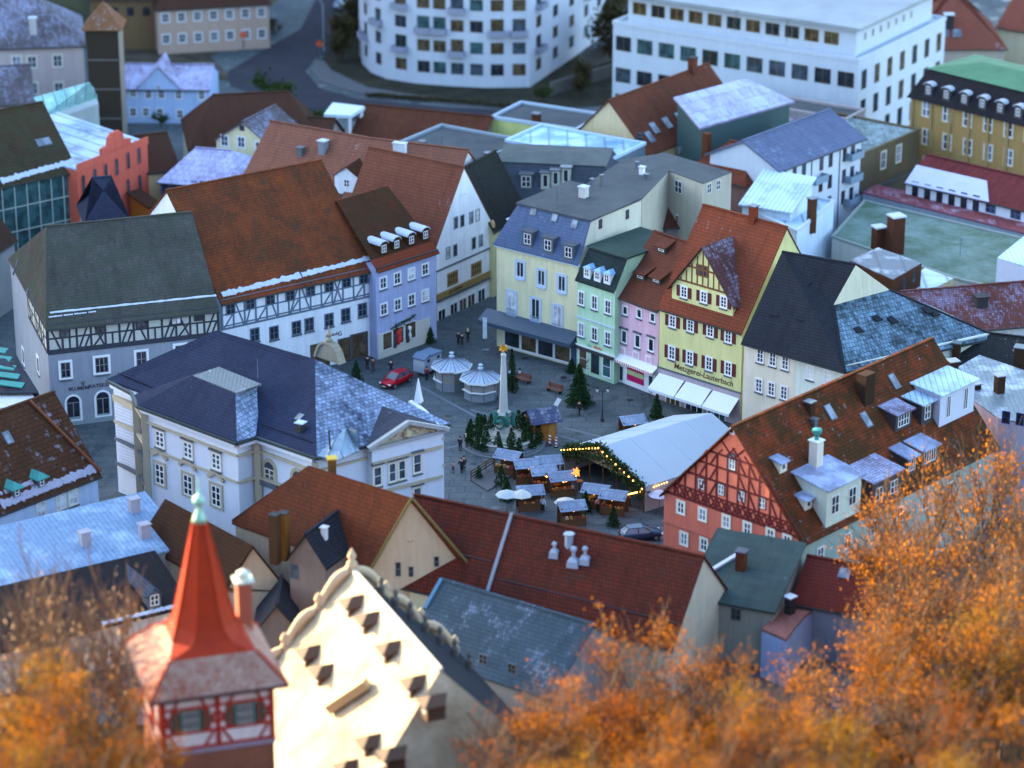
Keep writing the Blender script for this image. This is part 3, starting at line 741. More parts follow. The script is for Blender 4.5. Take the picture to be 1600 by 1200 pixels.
mb = MB(); mb.slab([h.uvz(-.1, -.58, ze - .42), h.uvz(h.L, -.58, ze - .42), h.uvz(h.L, .75, ze + .75), h.uvz(-.1, .75, ze + .75)], .12); mb.build('eaves_strip', T_RED, h.root)
for x, y in ((600, 398), (620, 391), (643, 384), (665, 376)): h.dormer(x, y, w=1.15, h=1.35, kind='round', rise=.45, roof=SNOW, win=(.75, .95), wall=T_BROWN, cols=2, rows=2, ov=.15)
SHOP = plain((.50, .47, .42), .7, key='shopfront_stone', var=.15)
u0 = h.uz(0, 592, 520)[0]
h.wbox(0, .1, h.L - 1.2, 0, 3.2, .02, .12, SHOP, 'shopfront')
for x, y, w_ in ((604, 532, 1.6), (621, 524, 1.9), (640, 516, 1.9)): h.win(0, x, y, w_, 2.2, frame=WHITE, cols=1, rows=1, glass=(3,), name='shop_window').location += (h.wallinfo(0)[3] * .12)
for x, y, c_ in ((622, 527, (.55, .03, .03)), (617, 532, (.05, .05, .05)), (640, 519, (.7, .7, .68)), (637, 524, (.05, .05, .06)), (625, 523, (.6, .05, .04))):
    p = h.at(0, x, y, .2); mb = MB(); mb.lathe((p.x, p.y, p.z - .9), [(.2, 0), (.26, .5), (.12, 1.1), (.22, 1.3), (.25, 1.6), (.08, 1.7)], 8); mb.build('shop_mannequin', plain(c_, .7, key='cloth'), h.root, smooth=True)
mb = MB()
for k in range(60):
    p = h.at(0, 613 + random.random() * 36, 0, .25) if False else h.at(0, 613 + k * .62, 511 - k * .36 + random.random() * 3, .25); mb.bar(p, p + Vector((random.uniform(-.3, .3), -.1, random.uniform(-.3, .1))), .08)
mb.build('evergreen_garland', plain((.02, .05, .02), .9, key='garland'), h.root)
# --- white gable house
ze = base_eave((770, 462), (768, 345))
h = House('gabled_house', 'tall white house with its steep gable turned to the alley and ochre shop band', 'house', rp((682, 382), (768, 345), ze, 15), ze, plaster((.68, .71, .76)))
h.roof('perp', h.at(0, 729, 259).z, T_PINKB, ov=.25, og=.05)
G2 = dict(frame=plain((.10, .12, .14), .6, key='grey_sash2'), surround=plain((.30, .34, .38), .7, key='grey_trim'), sw=.07, cols=1, rows=2)
for x, y in ((712, 348), (722, 345), (736, 340), (746, 336)): h.win(0, x, y, .75, 1.5, **G2)
for x, y in ((700, 395), (711, 391), (740, 380), (751, 376)): h.win(0, x, y, .75, 1.5, **G2)
OCH = plain((.30, .19, .07), .7, key='ochre_frame', var=.4)
for x, y in ((707, 435), (744, 420)): h.win(0, x, y, 2.0, 1.6, frame=OCH, surround=OCH, sw=.1, cols=4, rows=2, glass=(3,), bar=.1)
zb = h.at(0, 686, 462).z
h.band(0, h.at(0, 682, 425).z, .18, .15, GREYM); h.band(0, zb - .5, .8, .14, plain((.26, .18, .06), .8, key='ochre_fascia', var=.4), 'fascia'); h.band(0, zb - .75, .2, .3, GREYM, 'canopy_edge')
h.text(0, 700, 458, 'altes Kaufhaus', .5, INK, proud=.16)
for x, y in ((690, 497), (709, 487), (723, 480), (736, 473), (752, 465)): h.win(0, x, y, 1.5, 2.3, frame=WHITE, surround=WHITE, sw=.15, cols=2, rows=1, glass=(3, 0), name='shop_window')
mb = MB(); a = h.at(0, 768, 350); mb.lathe(a + Vector((.1, -.2, -.6)), [(.2, 0), (.35, .3), (.3, .9), (.1, 1.2)], 8); mb.build('corner_figure', plain((.45, .30, .15), .6, key='carved_figure'), h.root)
mb = MB(); 
for k in range(5):
    p = h.at(0, 722, 306, .03); mb.bar(p + h.ex * (k * .35 - .7), p + h.ex * (k * .35 - .5) + Vector((0, 0, .25 * (k % 2))), .05, .03)
mb.build('painted_script', G2['surround'], h.root)
# --- helper: front mansard with flat top
def fmans(h, k, z1, mat, top, side=None, ks=0, ov=.3, kl=0):
    mb = MB(); u = h.uvz; L, D, ze = h.L, h.D, h.ze
    lo = [u(-.1 if not kl else -ov, -ov, ze), u(L + .1, -ov, ze), u(L + .1, D, ze), u(-.1 if not kl else -ov, D, ze)]; up = [u(kl, k, z1), u(L - ks, k, z1), u(L - ks, D, z1), u(kl, D, z1)]
    mb.slab([lo[0], lo[1], up[1], up[0]], .2); h.setplane('front', lo[0], lo[1], up[1])
    if kl: mb.slab([lo[3], lo[0], up[0], up[3]], .2); h.setplane('left', lo[3], lo[0], up[0])
    o = mb.build('roof', mat, h.root)
    s = MB(); s.hull([u(.1, .15, ze), u(L, .15, ze), u(L, D, ze), u(.1, D, ze)], [u(.1 + kl, k + .1, z1 - .1), u(L, k + .1, z1 - .1), u(L, D, z1 - .1), u(.1 + kl, D, z1 - .1)]); s.build('attic_wall', side or h.wall, h.root)
    t = MB(); t.slab([u(kl - .2, k - .25, z1 + .15), u(L + .2, k - .25, z1 + .15), u(L + .2, D + .1, z1 + .35), u(kl - .2, D + .1, z1 + .35)], .2); t.build('upper_roof', top, h.root); h.planes['top'] = (u(0, 0, z1 + .25), Vector((0, 0, 1)))
    h.roofo = o
YEL = plaster((.66, .62, .40)); T_BLUESL = tile((.10, .14, .24), (.07, .10, .18), .12, .35, .4, seed=10, line=.3)
DARKF = soil((.060, .068, .078), (.085, .095, .10), 'roof_felt')
ze = base_eave((893, 575), (905, 412))
h = House('department_store', 'pale yellow corner store with blue-grey mansard roof, tall French windows and dark glass canopy', 'shop', rp((776, 380), (905, 412), ze, 12.5), ze, YEL)
fmans(h, 2.2, 18.0, T_BLUESL, DARKF, plaster((.55, .54, .46)), kl=1.6)
for x, y in ((824, 386), (856, 396), (888, 407)): h.dormer(x, y, w=1.5, h=1.9, kind='flat', roof=GREYM, wall=GREYM, win=(1.0, 1.3), ov=.2)
h.dormer(800, 362, 'left', w=1.4, h=1.7, kind='flat', roof=SNOW, wall=GREYM, win=(.9, 1.1))
for x, y in ((834, 330), (867, 340), (898, 350)): h.skylight(x, y, 'front', .7, .8)
TRIM = plain((.42, .52, .66), .7, key='pale_blue_trim')
for x, y in ((813, 421), (846, 434), (878, 443)): h.win(0, x, y, 1.05, 1.9, frame=WHITE, surround=TRIM, sw=.28, cols=2, rows=1, sill=TRIM)
for x, y in ((800, 472), (837, 483), (871, 494)): h.win(0, x, y, 1.2, 2.6, frame=WHITE, surround=TRIM, sw=.26, cols=2, rows=1, sill=TRIM); 
for x, y in ((800, 487), (837, 499), (871, 511)):
    p, z = h.uz(0, x, y); mb = MB(); M = h.M(0)
    for k in range(9): mb.box(p - .6 + k * .15 - .015, p - .6 + k * .15 + .015, -.28, -.25, z - .45, z + .4, M)
    mb.box(p - .65, p + .65, -.3, -.1, z - .5, z - .44, M); mb.box(p - .65, p + .65, -.3, -.24, z + .4, z + .46, M); mb.build('balcony_rail', plain((.20, .26, .34), .6, key='rail_paint'), h.root)
h.band(0, ze - .35, .35, .25, TRIM)
zc = h.at(0, 895, 545).z
mb = MB(); Mx = h.M(0); mb.hull([Mx @ Vector(v) for v in ((-1.5, -1.9, 3.1), (h.L + .1, -1.9, 3.1), (h.L + .1, -.02, 3.3), (-1.5, -.02, 3.3))], [Mx @ Vector(v) for v in ((-1.5, -1.9, 3.6), (h.L + .1, -1.9, 3.6), (h.L + .1, -.02, 4.6), (-1.5, -.02, 4.6))]); mb.build('canopy', plain((.05, .075, .11), .35, key='canopy_glass'), h.root)
for x0 in range(4):
    u0 = 1.2 + x0 * (h.L - 2.2) / 4; M = h.M(0); w_ = (h.L - 2.4) / 4
    f = MB(); f.box(u0, u0 + w_, -.16, -.02, .25, .45, M); f.box(u0, u0 + .12, -.16, -.02, .45, 3.1, M); f.box(u0 + w_ - .12, u0 + w_, -.16, -.02, .45, 3.1, M); o = f.build('shop_window', WHITE, h.root)
    g = MB(); g.box(u0 + .12, u0 + w_ - .12, -.08, -.02, .45, 3.1, M); g.build('pane', glass(3 if x0 % 2 else 0), o)
h.wbox(0, h.L - 1.1, h.L, 0, 3.1, .02, .1, plain((.05, .08, .13), .5, key='blue_panel'), 'shop_pillar')
h.chimney(912, 308, 'top', .9, .9, 1.3, plain((.5, .5, .5), .8, key='pale_chimney')); 
for x, y in ((925, 290), (940, 284)): h.chimney(x, y, 'top', .3, .3, .8, GREYM, GREYM)
h.wbox(0, h.L + .0, h.L + .14, 1, ze, .0, .14, COPPER, 'downpipe')
mb = MB(); q = h.at(0, 806, 506, .08)
for k in range(6): mb.bar(q + h.ex * k * .3, q + h.ex * (k * .3 + .15) + Vector((0, 0, .35)), .06, .05)
mb.build('wrought_iron_motif', INK, h.root)
# right side windows of its attic
q = h.wallinfo(1)
h.win(1, 938, 350, .7, 1.2, frame=GREYM, glass=(0,)); h.win(1, 980, 335, .7, 1.2, frame=GREYM, glass=(0,))
# its long grey wing
pts = [P(x, y, 16.5) for x, y in ((905, 296), (1003, 312), (1045, 268), (1098, 288), (1143, 270), (1040, 240), (975, 250))]
h = House('flat_roofed_wing', 'long dark grey flat-roofed wing bending behind the pale yellow store', 'building', pts, 16.5, plaster((.40, .38, .32)))
h.roof('flat', 0, DARKF)
for x, y in ((1108, 294), (1122, 289)): h.win(3, x, y, .9, 1.3, frame=WHITE, glass=(0,))
h.win(2, 1060, 292, 1.4, 1.6, frame=WHITE, glass=(0,)); h.chimney(1003, 272, 'top', .6, .6, .9, WHITE); h.chimney(1010, 280, 'top', .4, .4, .6, GREYM, GREYM); h.chimney(995, 262, 'top', .3, .3, .7, GREYM, GREYM)
# --- green house
ze = base_eave((955, 600), (960, 455))
h = House('narrow_house', 'narrow mint-green house with dark attic and three blue-topped dormer windows', 'house', rp((902, 436), (961, 455), ze, 11), ze, plaster((.42, .62, .44)))
GREENF = soil((.03, .05, .045), (.045, .07, .06), 'mossy_felt')
fmans(h, 2.0, 15.2, tile((.03, .045, .05), None, .1, .3, .36, seed=11), GREENF)
for x, y in ((917, 435), (933, 440), (948, 444)): h.dormer(x, y, w=1.05, h=1.3, kind='hip', rise=.4, roof=plain((.22, .40, .62), .5, key='light_blue_metal'), wall=WHITE, win=(.7, .9), ov=.1)
for y0, st in ((473, 0), (521, 0)):
    h.wins(0, (908.5, y0 - 7 if y0 < 500 else 515), (950, 486 if y0 < 500 else 527), 3, .85, 1.6, frame=WHITE, surround=WHITE, sw=.12, sill=GREYM, cols=2, rows=2, glass=(0, 1, 2))
h.band(0, h.at(0, 902, 503 - 8).z, .18, .12, TRIM); h.band(0, h.at(0, 897, 535).z - .1, .15, .15, WHITE); h.band(0, ze - .25, .25, .2, WHITE)
h.text(0, 918, 541, 'Kö', .55, plain((.05, .3, .2), .5, key='green_letters')); h.text(0, 928, 544, 'Markt', .55, plain((.7, .15, .05), .5, key='orange_letters'))
for x, y in ((911, 560), (948, 573)): h.win(0, x, y, 1.3, 2.6, frame=WHITE, surround=WHITE, sw=.08, cols=1, rows=2, glass=(3, 4), name='shop_window')
h.win(0, 930, 567, 1.3, 2.7, frame=DARKW, cols=1, rows=1, glass=(0,), name='shop_door'); h.wbox(0, 0, h.L, 3.0, 3.3, .02, .25, DARKW, 'shop_fascia')
# --- pink house
ze = base_eave((1025, 622), (1030, 482))
h = House('pink_house', 'small pink house with striped shop awning and two shed dormers on a brown-red roof', 'house', rp((961, 455), (1030, 480), ze, 12.6), ze, plaster((.66, .42, .52)))
T_OLDRED = tile((.17, .065, .05), (.09, .04, .035), .06, .3, .4, seed=12)
h.roof('par', h.ridge_z(1035, 365), T_OLDRED, ov=.5, og=.1)
for x, y in ((1000, 440), (1025, 446)): h.dormer(x, y - 2, w=1.5, h=.9, kind='shed', rise=.35, wall=DARKW, win=(.9, .5), ov=.25, cols=1)
h.dormer(1033, 396, w=1.4, h=.9, kind='shed', rise=.35, wall=DARKW, win=(.9, .5), ov=.25, cols=1)
PW = dict(frame=WHITE, surround=WHITE, sw=.12, cols=1, rows=1, glass=(0,), sill=GREYM)
for x, y in ((977, 485), (999, 490), (1020, 496)): h.win(0, x, y, .7, 1.0, **PW)
for x, y in ((975.5, 526), (996.5, 533), (1017.5, 539)): h.win(0, x, y, .8, 1.5, hood=GREYM, **PW)
for x, y in ((973, 548), (994, 555), (1014, 562)): 
    u_, z_ = h.uz(0, x, y); o = h.wbox(0, u_ - .55, u_ + .55, z_ - .5, z_ + .5, .0, .10, WHITE, 'panel'); mb = MB(); mb.box(u_ - .4, u_ + .4, -.115, -.09, z_ - .36, z_ + .36, h.M(0)); mb.build('panel_field', h.wall, o)
h.band(0, h.at(0, 961, 556).z, .3, .12, WHITE)
h.wbox(0, .3, h.L - .2, .1, 3.3, .0, .10, WHITE, 'shopfront')
for x, y, w_, hh in ((972, 583, .7, 1.9), (1018, 600, .8, 2.2)): h.win(0, x, y, w_, hh, frame=WHITE, cols=1, rows=1, glass=(0, 4), name='shop_door').location += h.wallinfo(0)[3] * .11
for z0, z1, c_ in ((2.1, 2.75, (.42, .01, .10)), (1.5, 2.1, (.42, .46, .24)), (.75, 1.5, (.42, .01, .10))):
    u0, _ = h.uz(0, 981, 590); u1, _ = h.uz(0, 1007, 595); h.wbox(0, u0, u1, z0 + .004, z1, .1, .17, plain(c_, .4, key='window_poster'), 'shop_poster')
m, nt, b = _new('striped_awning'); B = NB(nt); sx = B.n('SeparateXYZ'); B.l(B.uv(), sx.inputs[0]); B.l(B.mix(B.math('GREATER_THAN', B.math('FRACT', B.math('MULTIPLY', sx.outputs[0], 3.2)), .5), (.75, .76, .8), (.45, .10, .08)), b.inputs['Base Color']); AWN = m
mb = MB(); Mx = h.M(0); mb.slab([Mx @ Vector(v) for v in ((.0, -1.0, 3.15), (h.L, -1.0, 3.15), (h.L, 0, 3.7), (0, 0, 3.7))], .06); o = mb.build('awning', WHITE, h.root); mb = MB(); mb.box(0, h.L, -1.03, -.99, 2.85, 3.17, Mx); mb.build('valance', AWN, o)
# --- butcher's house
ze = base_eave((1150, 665), (1160, 515))
h = House('butcher_house', 'yellow house with dark red shutters, half-timbered gable and white awnings above the butcher shop', 'house', rp((1031, 476), (1160, 515), ze, 15), ze, plaster((.62, .60, .28)))
h.roof('par', h.ridge_z(1175, 340), T_METZ, ov=.7, og=.1)
SHUT = plain((.10, .018, .018), .6, key='red_brown_shutter')
SW = dict(frame=WHITE, surround=WHITE, sw=.13, sill=GREYM, cols=2, rows=3, bar=.09, shutters=SHUT, glass=(0,))
for x, y in ((1051, 502), (1079, 509), (1110, 517), (1138, 526)): h.win(0, x, y, .85, 1.35, **SW)
for x, y in ((1050, 551), (1078, 559), (1108, 568), (1138, 576)): h.win(0, x, y, .85, 1.55, **SW)
h.text(0, 1053, 575, 'Metzgerei-Lauterbach', 1.0, plain((.10, .05, .02), .6, key='brown_letters'), font_shear=.15)
h.band(0, h.at(0, 1031, 573).z - .15, .18, .12, GREYM)
zf = h.at(0, 1031, 573).z - .15
h.wbox(0, .0, h.L, 0, zf, .0, .05, plaster((.40, .34, .38)), 'ground_floor_front')
for k in range(3):
    u0 = .15 + k * h.L / 3; u1 = u0 + h.L / 3 - .3; Mx = h.M(0)
    mb = MB(); mb.slab([Mx @ Vector(v) for v in ((u0 - .1, -2.0, zf - 2.0), (u1 + .1, -2.0, zf - 2.0), (u1, -.06, zf - .6), (u0, -.06, zf - .6))], .05)
    mb.hull([Mx @ Vector((u0 - .1, -2.0, zf - 2.3)), Mx @ Vector((u1 + .1, -2.0, zf - 2.3)), Mx @ Vector((u1 + .1, -1.95, zf - 2.3)), Mx @ Vector((u0 - .1, -1.95, zf - 2.3))], [Mx @ Vector((u0 - .1, -2.0, zf - 2.0)), Mx @ Vector((u1 + .1, -2.0, zf - 2.0)), Mx @ Vector((u1 + .1, -1.95, zf - 2.0)), Mx @ Vector((u0 - .1, -1.95, zf - 2.0))])
    mb.build('awning', plain((.62, .68, .75), .7, key='awning_cloth', var=.1), h.root)
for x, y, w_ in ((1052, 633, 2.2), (1085, 643, 2.6), (1120, 655, 2.6)): h.win(0, x, y - 4, w_, 2.3, frame=WHITE, surround=WHITE, sw=.08, cols=3, rows=1, glass=(4, 0, 3), name='shop_window').location += h.wallinfo(0)[3] * .06
# its big cross gable
p0, n0 = h.planes['front']; q = h.hit(1097, 480); mm = math.tan(math.acos(n0.z)); GW, GH, GR = 9.0, 1.7, 5.6
d_ = h.dormer(0, 0, p=q, w=GW, h=GH, kind='gable', rise=GR, ov=.45, roof=T_PURP, win=(.01, .01))
for c_ in list(d_.children):
    if c_.name.startswith('window'): bpy.data.objects.remove(c_)
n_ = h.wallinfo(0)[3]; base = q
Hx = type('X', (), {})(); 
Mg = Matrix.Identity(4); Mg.col[0][:3] = h.ex; Mg.col[1][:3] = h.ey; Mg.col[2][:3] = (0, 0, 1); Mg.translation = q
GT = plain((.16, .07, .03), .8, key='brown_timber'); mb = MB()
def gb(a, b, w_=.18, pr=.05): mb.bar(Mg @ Vector((a[0], -pr * .5 + .01, a[1])), Mg @ Vector((b[0], -pr * .5 + .01, b[1])), w_, pr + .03, up=n_)
gb((-3.6, 2.55), (3.6, 2.55), .22, .06)
for k in range(9):
    u_ = -3.2 + .8 * k; zt = GH + GR * (1 - abs(u_) / (GW / 2)) - .25
    if zt > 2.7: gb((u_, 2.6), (u_, zt - .1), .16)
gb((-2.3, 4.5), (2.3, 4.5), .2, .062)
mb.build('timber_frame', GT, d_)
for (x, y) in ((1069, 456), (1100, 464), (1131, 472)):
    p = on_plane(x, y, q, n_); o = put_window(h.root, p + n_ * .01, math.atan2(h.ex.y, h.ex.x), .85, 1.3, SW)
p = on_plane(1097, 423, q, n_); put_window(h.root, p + n_ * .01, math.atan2(h.ex.y, h.ex.x), 1.5, 1.2, dict(frame=GT, surround=GT, sw=.1, cols=3, rows=2, glass=(1,), bar=.09))
h.chimney(1177, 343, 'front', .8, .8, 1.6, T_RED, GREYM)
# --- cream house and its green-white wing
ze = 11.6
h = House('slate_roofed_house', 'cream house with a steep blue-black roof and pale end gable beside the butcher', 'house', rp((1163, 526), (1322, 571), ze, 12), ze, plaster((.66, .62, .50)))
C3 = dict(frame=WHITE, surround=WHITE, sw=.1, sill=GREYM, cols=2, rows=3, bar=.09, glass=(0, 1))
h.wins(0, (1188, 556), (1227, 570), 3, .85, 1.5, **C3); h.wins(0, (1186, 602), (1225, 615), 3, .85, 1.5, **C3); h.wins(0, (1266, 582), (1293, 590), 2, .85, 1.6, **C3)
h.wins(0, (1250, 628), (1290, 640), 2, .85, 1.6, **C3)
u_, z_ = h.uz(0, 1244, 560); h.wbox(0, u_, h.L + .02, 0, ze - .02, .0, .04, plaster((.58, .66, .60)), 'green_white_front')
B0 = h.pts[1]
w2 = House('house_wing', 'green-white wing with frosted slate hip roof behind the orange-red tiled roof', 'house', rect(B0, P(1547, 521, ze), 11), ze, plaster((.56, .62, .54)))
def ov_(p, c, k=.7): d_ = Vector((p.x - c.x, p.y - c.y, 0)).normalized(); return p + d_ * k - Vector((0, 0, .45))
cc_ = (h.c + w2.c) / 2
A_, B_, C_, D_ = up_(h.pts[0], ze), up_(h.pts[1], ze), up_(w2.pts[2], ze), up_(w2.pts[1], ze)
A_ = A_ - h.ey * .6 - Vector((0, 0, .6)) ; B_ = ov_(B_, cc_, .9); D_ = ov_(D_, cc_, .9); C_ = ov_(C_, cc_, .9)
V_, AP_, RL_, WE_ = P(1302, 477, 16.0), P(1337, 413, 20.0), P(1222, 393, 20.0), P(1390, 453, 16.0)
BK_ = up_(h.pts[3], ze); 
mb = MB(); mb.slab([A_, B_, V_, AP_, RL_], .25); uAP = (AP_ - h.A).dot(h.ex); mb.slab([h.uvz(uAP, 12, ze), BK_, RL_, AP_], .25); h.setplane('front', A_, B_, AP_); h.roofo = mb.build('roof', T_DARK, h.root)
mb = MB(); g_ = [V_, WE_, AP_ - Vector((0, 0, .1))]; n_ = (g_[1] - g_[0]).cross(g_[2] - g_[0]).normalized(); mb.hull([p - n_ * .3 for p in g_], g_); mb.build('gable', plaster((.60, .60, .46)), h.root)
mb = MB(); g_ = [up_(h.pts[0], ze), RL_ - Vector((0, 0, .3)), up_(h.pts[3], ze)]; mb.hull([p + h.ex * .3 for p in g_], g_); mb.build('gable', plaster((.60, .60, .46)), h.root)
mb = MB(); mb.slab([B_, D_, WE_, V_], .25); w2.setplane('front', B_, D_, WE_); mb.slab([D_, C_, WE_], .25); mb.slab([C_, up_(w2.pts[3], ze), V_, WE_], .25); w2.roofo = mb.build('roof', T_FROSTSLATE, w2.root)
for o_, pp in ((h, (A_, B_)), (w2, (B_, D_))): mb = MB(); mb.bar(pp[0] - Vector((0, 0, .15)), pp[1] - Vector((0, 0, .15)), .14); mb.build('gutter', GUTTER, o_.root)
for o_, pp in ((h, (RL_, AP_)), (w2, (V_, B_)), (w2, (WE_, D_))): mb = MB(); mb.bar(pp[0] + Vector((0, 0, .03)), pp[1] + Vector((0, 0, .03)), .3, .14); mb.build('ridge_tiles', T_DARK, o_.roofo)
for x, y in ((1258, 452), (1210, 500), (1250, 507)): h.dormer(x, y, w=.7, h=.7, kind='shed', rise=.3, wall=plain((.4, .42, .46), .7, key='dormer_front'), win=(.5, .5), cols=1, rows=1, roof=T_DARK)
for x, y in ((1410, 564), (1437, 558), (1465, 552)): w2.win(0, x, y, .9, .6, frame=GREYM, surround=WHITE, sw=.08, cols=2, rows=1, glass=(0,))
w2.win(0, 1352, 580, 1.7, 1.1, frame=WHITE, surround=WHITE, sw=.1, cols=3, rows=2, glass=(0,), hood=GREYM)
for x, y in ((1452, 492), (1397, 507), (1343, 522), (1462, 496), (1372, 504)): w2.dormer(x, y, w=.5, h=.35, kind='shed', rise=.2, wall=GREYM, win=(.2, .2), cols=1, rows=1, roof=T_DARK)
w2.chimney(1335, 480, 'front', .2, .2, .3, GREYM, GREYM)
# ------------------------------------------------------------------ custom-roofed houses
def out(p, c, k):                      # push a point k metres outward from centre c (XY)
    d = Vector((p.x - c.x, p.y - c.y, 0)).normalized(); return p + d * k
# --- town hall
Z = 13.0
Wc, Sc, Ec = P(167, 592, Z), P(495, 714, Z), P(703, 661, Z)
dWS = (Sc - Wc).normalized(); dSE = (Ec - Sc).normalized()
Nc = Wc + (Ec - Sc); cen = (Wc + Sc + Ec + Nc) / 4
R1, R2 = P(338, 516, 18.4), P(492, 561, 18.0)
SL = tile((.030, .040, .080), (.018, .025, .052), .03, .32, .36, seed=20, line=.5)
SLF = tile((.035, .045, .08), (.025, .032, .055), .80, .5, .5, seed=21, line=.6, fscale=.16, fc=(.32, .41, .58))
TH = plaster((.56, .60, .70), .25); SAND = plaster((.40, .35, .26), .4)
ins = lambda p, k: p + Vector((cen.x - p.x, cen.y - p.y, 0)).normalized() * k
foot = [ins(p, .7) for p in (Wc, Sc, Ec, Nc)]
h = custom('town_hall', 'white town hall with blue slate hip roof, pediment and frosted right roof side', 'town hall', foot, Z - .15, TH,
    [('front', [Wc, Sc, R2, R1], SL), ('right', [Sc, Ec, R2], SLF), ('back', [Ec, Nc, R1, R2], SLF), ('left', [Nc, Wc, R1], SL)], SL)
# projecting bay on the left front
b0, b1 = P(215, 633, Z), P(370, 691, Z); nin = Vector((-dWS.y, dWS.x, 0))
k0 = (b0 - Wc).dot(nin); 
bf = MB(); i0 = b0 + dWS * .5 + nin * .5; i1 = b1 - dWS * .5 + nin * .5
bf.prism([i0, i1, i1 + nin * 4, i0 + nin * 4], 0, Z - .12); bay = bf.build('bay', TH, h.root)
mF, (pF, nF) = None, h.planes['front']
def onF(x, y): return on_plane(x, y, pF, nF)
r0, r1 = P(300, 587, 16.4), P(368, 613, 16.4)
mb = MB(); mb.slab([b0, b1, r1, r0], .22); mb.slab([b1, P(400, 681, Z), onF(408, 601), r1], .22); mb.slab([onF(206, 618), b0, r0, onF(330, 575)], .22)
mb.build('bay_roof', SL, h.root)
mb = MB(); mb.mat(SLF).slab([b1 + Vector((0, 0, .03)), P(400, 681, Z + .03), onF(408, 601) + Vector((0, 0, .03)), r1 + Vector((0, 0, .03))], .05); mb.build('frosted_cheek', SLF, h.root)
mb = MB(); q = [P(301, 586.5, 16.45), P(369, 613.5, 16.45), P(409, 600, 16.6), P(342, 573, 16.6)]; mb.slab(q, .2); mb.build('metal_hatch_roof', seam((.09, .12, .14), .25, .4, seed=5), h.root)
h.pts[0], h.pts[1] = foot[0], foot[1]
# cornices following the eaves
def cornice(pts, z, hh, w_, mat, nm='cornice'):
    mb = MB()
    for a, b in zip(pts, pts[1:]): mb.bar(Vector((a.x, a.y, z)), Vector((b.x, b.y, z)), w_, hh)
    return mb.build(nm, mat, h.root)
bx0, bx1 = i0 - nin * .1, i1 - nin * .1
line = [Vector((q_.x, q_.y, 0)) for q_ in (foot[0], Vector((onF(206, 618).x, onF(206, 618).y, 0)) + nin * .5, i0 , i1, Vector((*P(400, 681, Z).xy, 0)) + nin * .4 - dWS * .3, foot[1], foot[2])]
line2 = [Wc, onF(206, 618), b0, b1, P(400, 681, Z), Sc, Ec]
cornice(line2, Z - .2, .3, .35, GUTTER, 'gutter'); cornice(line, Z - .55, .4, .9, TH); cornice(line, Z - 1.75, .22, .5, SAND); cornice(line[:3] + line[2:], 8.3, .25, .4, SAND, 'string_course')
cornice(line[:3], 6.3, .25, .45, GREYM, 'string_course'); cornice(line[:3], 3.4, .3, .4, GREYM, 'string_course')
for i_, p in enumerate((line[1], line[2], line[4], foot[1])):
    p = Vector((p.x, p.y, 0)); mb = MB(); mb.prism([p + Vector(v) for v in ((-.35, -.4, 0), (.35, -.4, 0), (.35, .4, 0), (-.35, .4, 0))], 0, Z - .8); mb.build('pilaster', SAND, h.root)
# windows of the bay (plane through i0,i1)
nb = -nin; angb = math.atan2(dWS.y, dWS.x)
def bwin(x, y, w_, hh, **st):
    p = on_plane(x, y, i0, nb); return put_window(h.root, p + nb * .01, angb, w_, hh, st)
HOODS = dict(frame=WHITE, surround=CREAMF, sw=.12, sill=GREYM, cols=2, rows=3, hood=GREYM, glass=(0, 1), bar=.16)
for x, y in ((250, 686), (294, 703.5), (338, 721)): bwin(x, y, 1.35, 1.8, **HOODS)
for x, y in ((250, 741), (294, 758), (338, 775)):
    bwin(x, y, 1.4, 2.3, frame=WHITE, surround=SAND, sw=.32, cols=2, rows=3, glass=(0, 1), bar=.14)
    p = on_plane(x, y - 27, i0, nb) + nb * .1; mb = MB()
    if x == 294:
        for k in range(6):
            a0, a1 = math.pi * k / 6, math.pi * (k + 1) / 6; mb.bar(p + dWS * (-1.2 * math.cos(a0)) + Vector((0, 0, .7 * math.sin(a0))), p + dWS * (-1.2 * math.cos(a1)) + Vector((0, 0, .7 * math.sin(a1))), .22, .4)
    else:
        mb.bar(p - dWS * 1.2, p + Vector((0, 0, .75)), .22, .4); mb.bar(p + Vector((0, 0, .75)), p + dWS * 1.2, .22, .4)
    mb.build('window_pediment', SAND, h.root)
# right part of the left front: arched windows
wS = foot[1]
for x, y in ((421.5, 742), (466, 757)):
    p = on_plane(x, y, wS, nb); put_window(h.root, p + nb * .02, angb, 1.5, 1.3, dict(frame=CREAMF, surround=SAND, sw=.38, arch=.8, cols=2, rows=2, glass=(0, 1), bar=.12))
    mb = MB(); q = p + Vector((0, 0, -1.0)) + nb * .25; mb.bar(q - dWS * 1.3, q + dWS * 1.3, .3, .6); mb.build('window_ledge', GREYM, h.root)
# left recessed wall: rustication
a = Vector((foot[0].x, foot[0].y, 0)); Lr = (line[1] - a).dot(dWS); mb = MB()
for k in range(22):
    z = 3.8 + k * .36
    if abs(z - 6.3) > .25 and z < 11.1: mb.bar(a + nb * .03 + dWS * .15 + Vector((0, 0, z)), a + nb * .03 + dWS * (Lr - .5) + Vector((0, 0, z)), .12, .06)
mb.build('rustication', plaster((.50, .50, .60)), h.root)
mb = MB(); mb.bar(a + nb * .06 + Vector((0, 0, 10.9)), line[1] + nb * .06 + Vector((0, 0, 10.9)), .2, .5); mb.build('frieze', SAND, h.root)
# right front (S-E): windows and pediment wing
aE, bE = foot[1], foot[2]; dE = (bE - aE).normalized(); nE = Vector((dE.y, -dE.x, 0)); angE = math.atan2(dE.y, dE.x)
gq = on_plane(581, 716, aE + nE * 1.0, nE); gr = on_plane(690, 672, aE + nE * 1.0, nE)
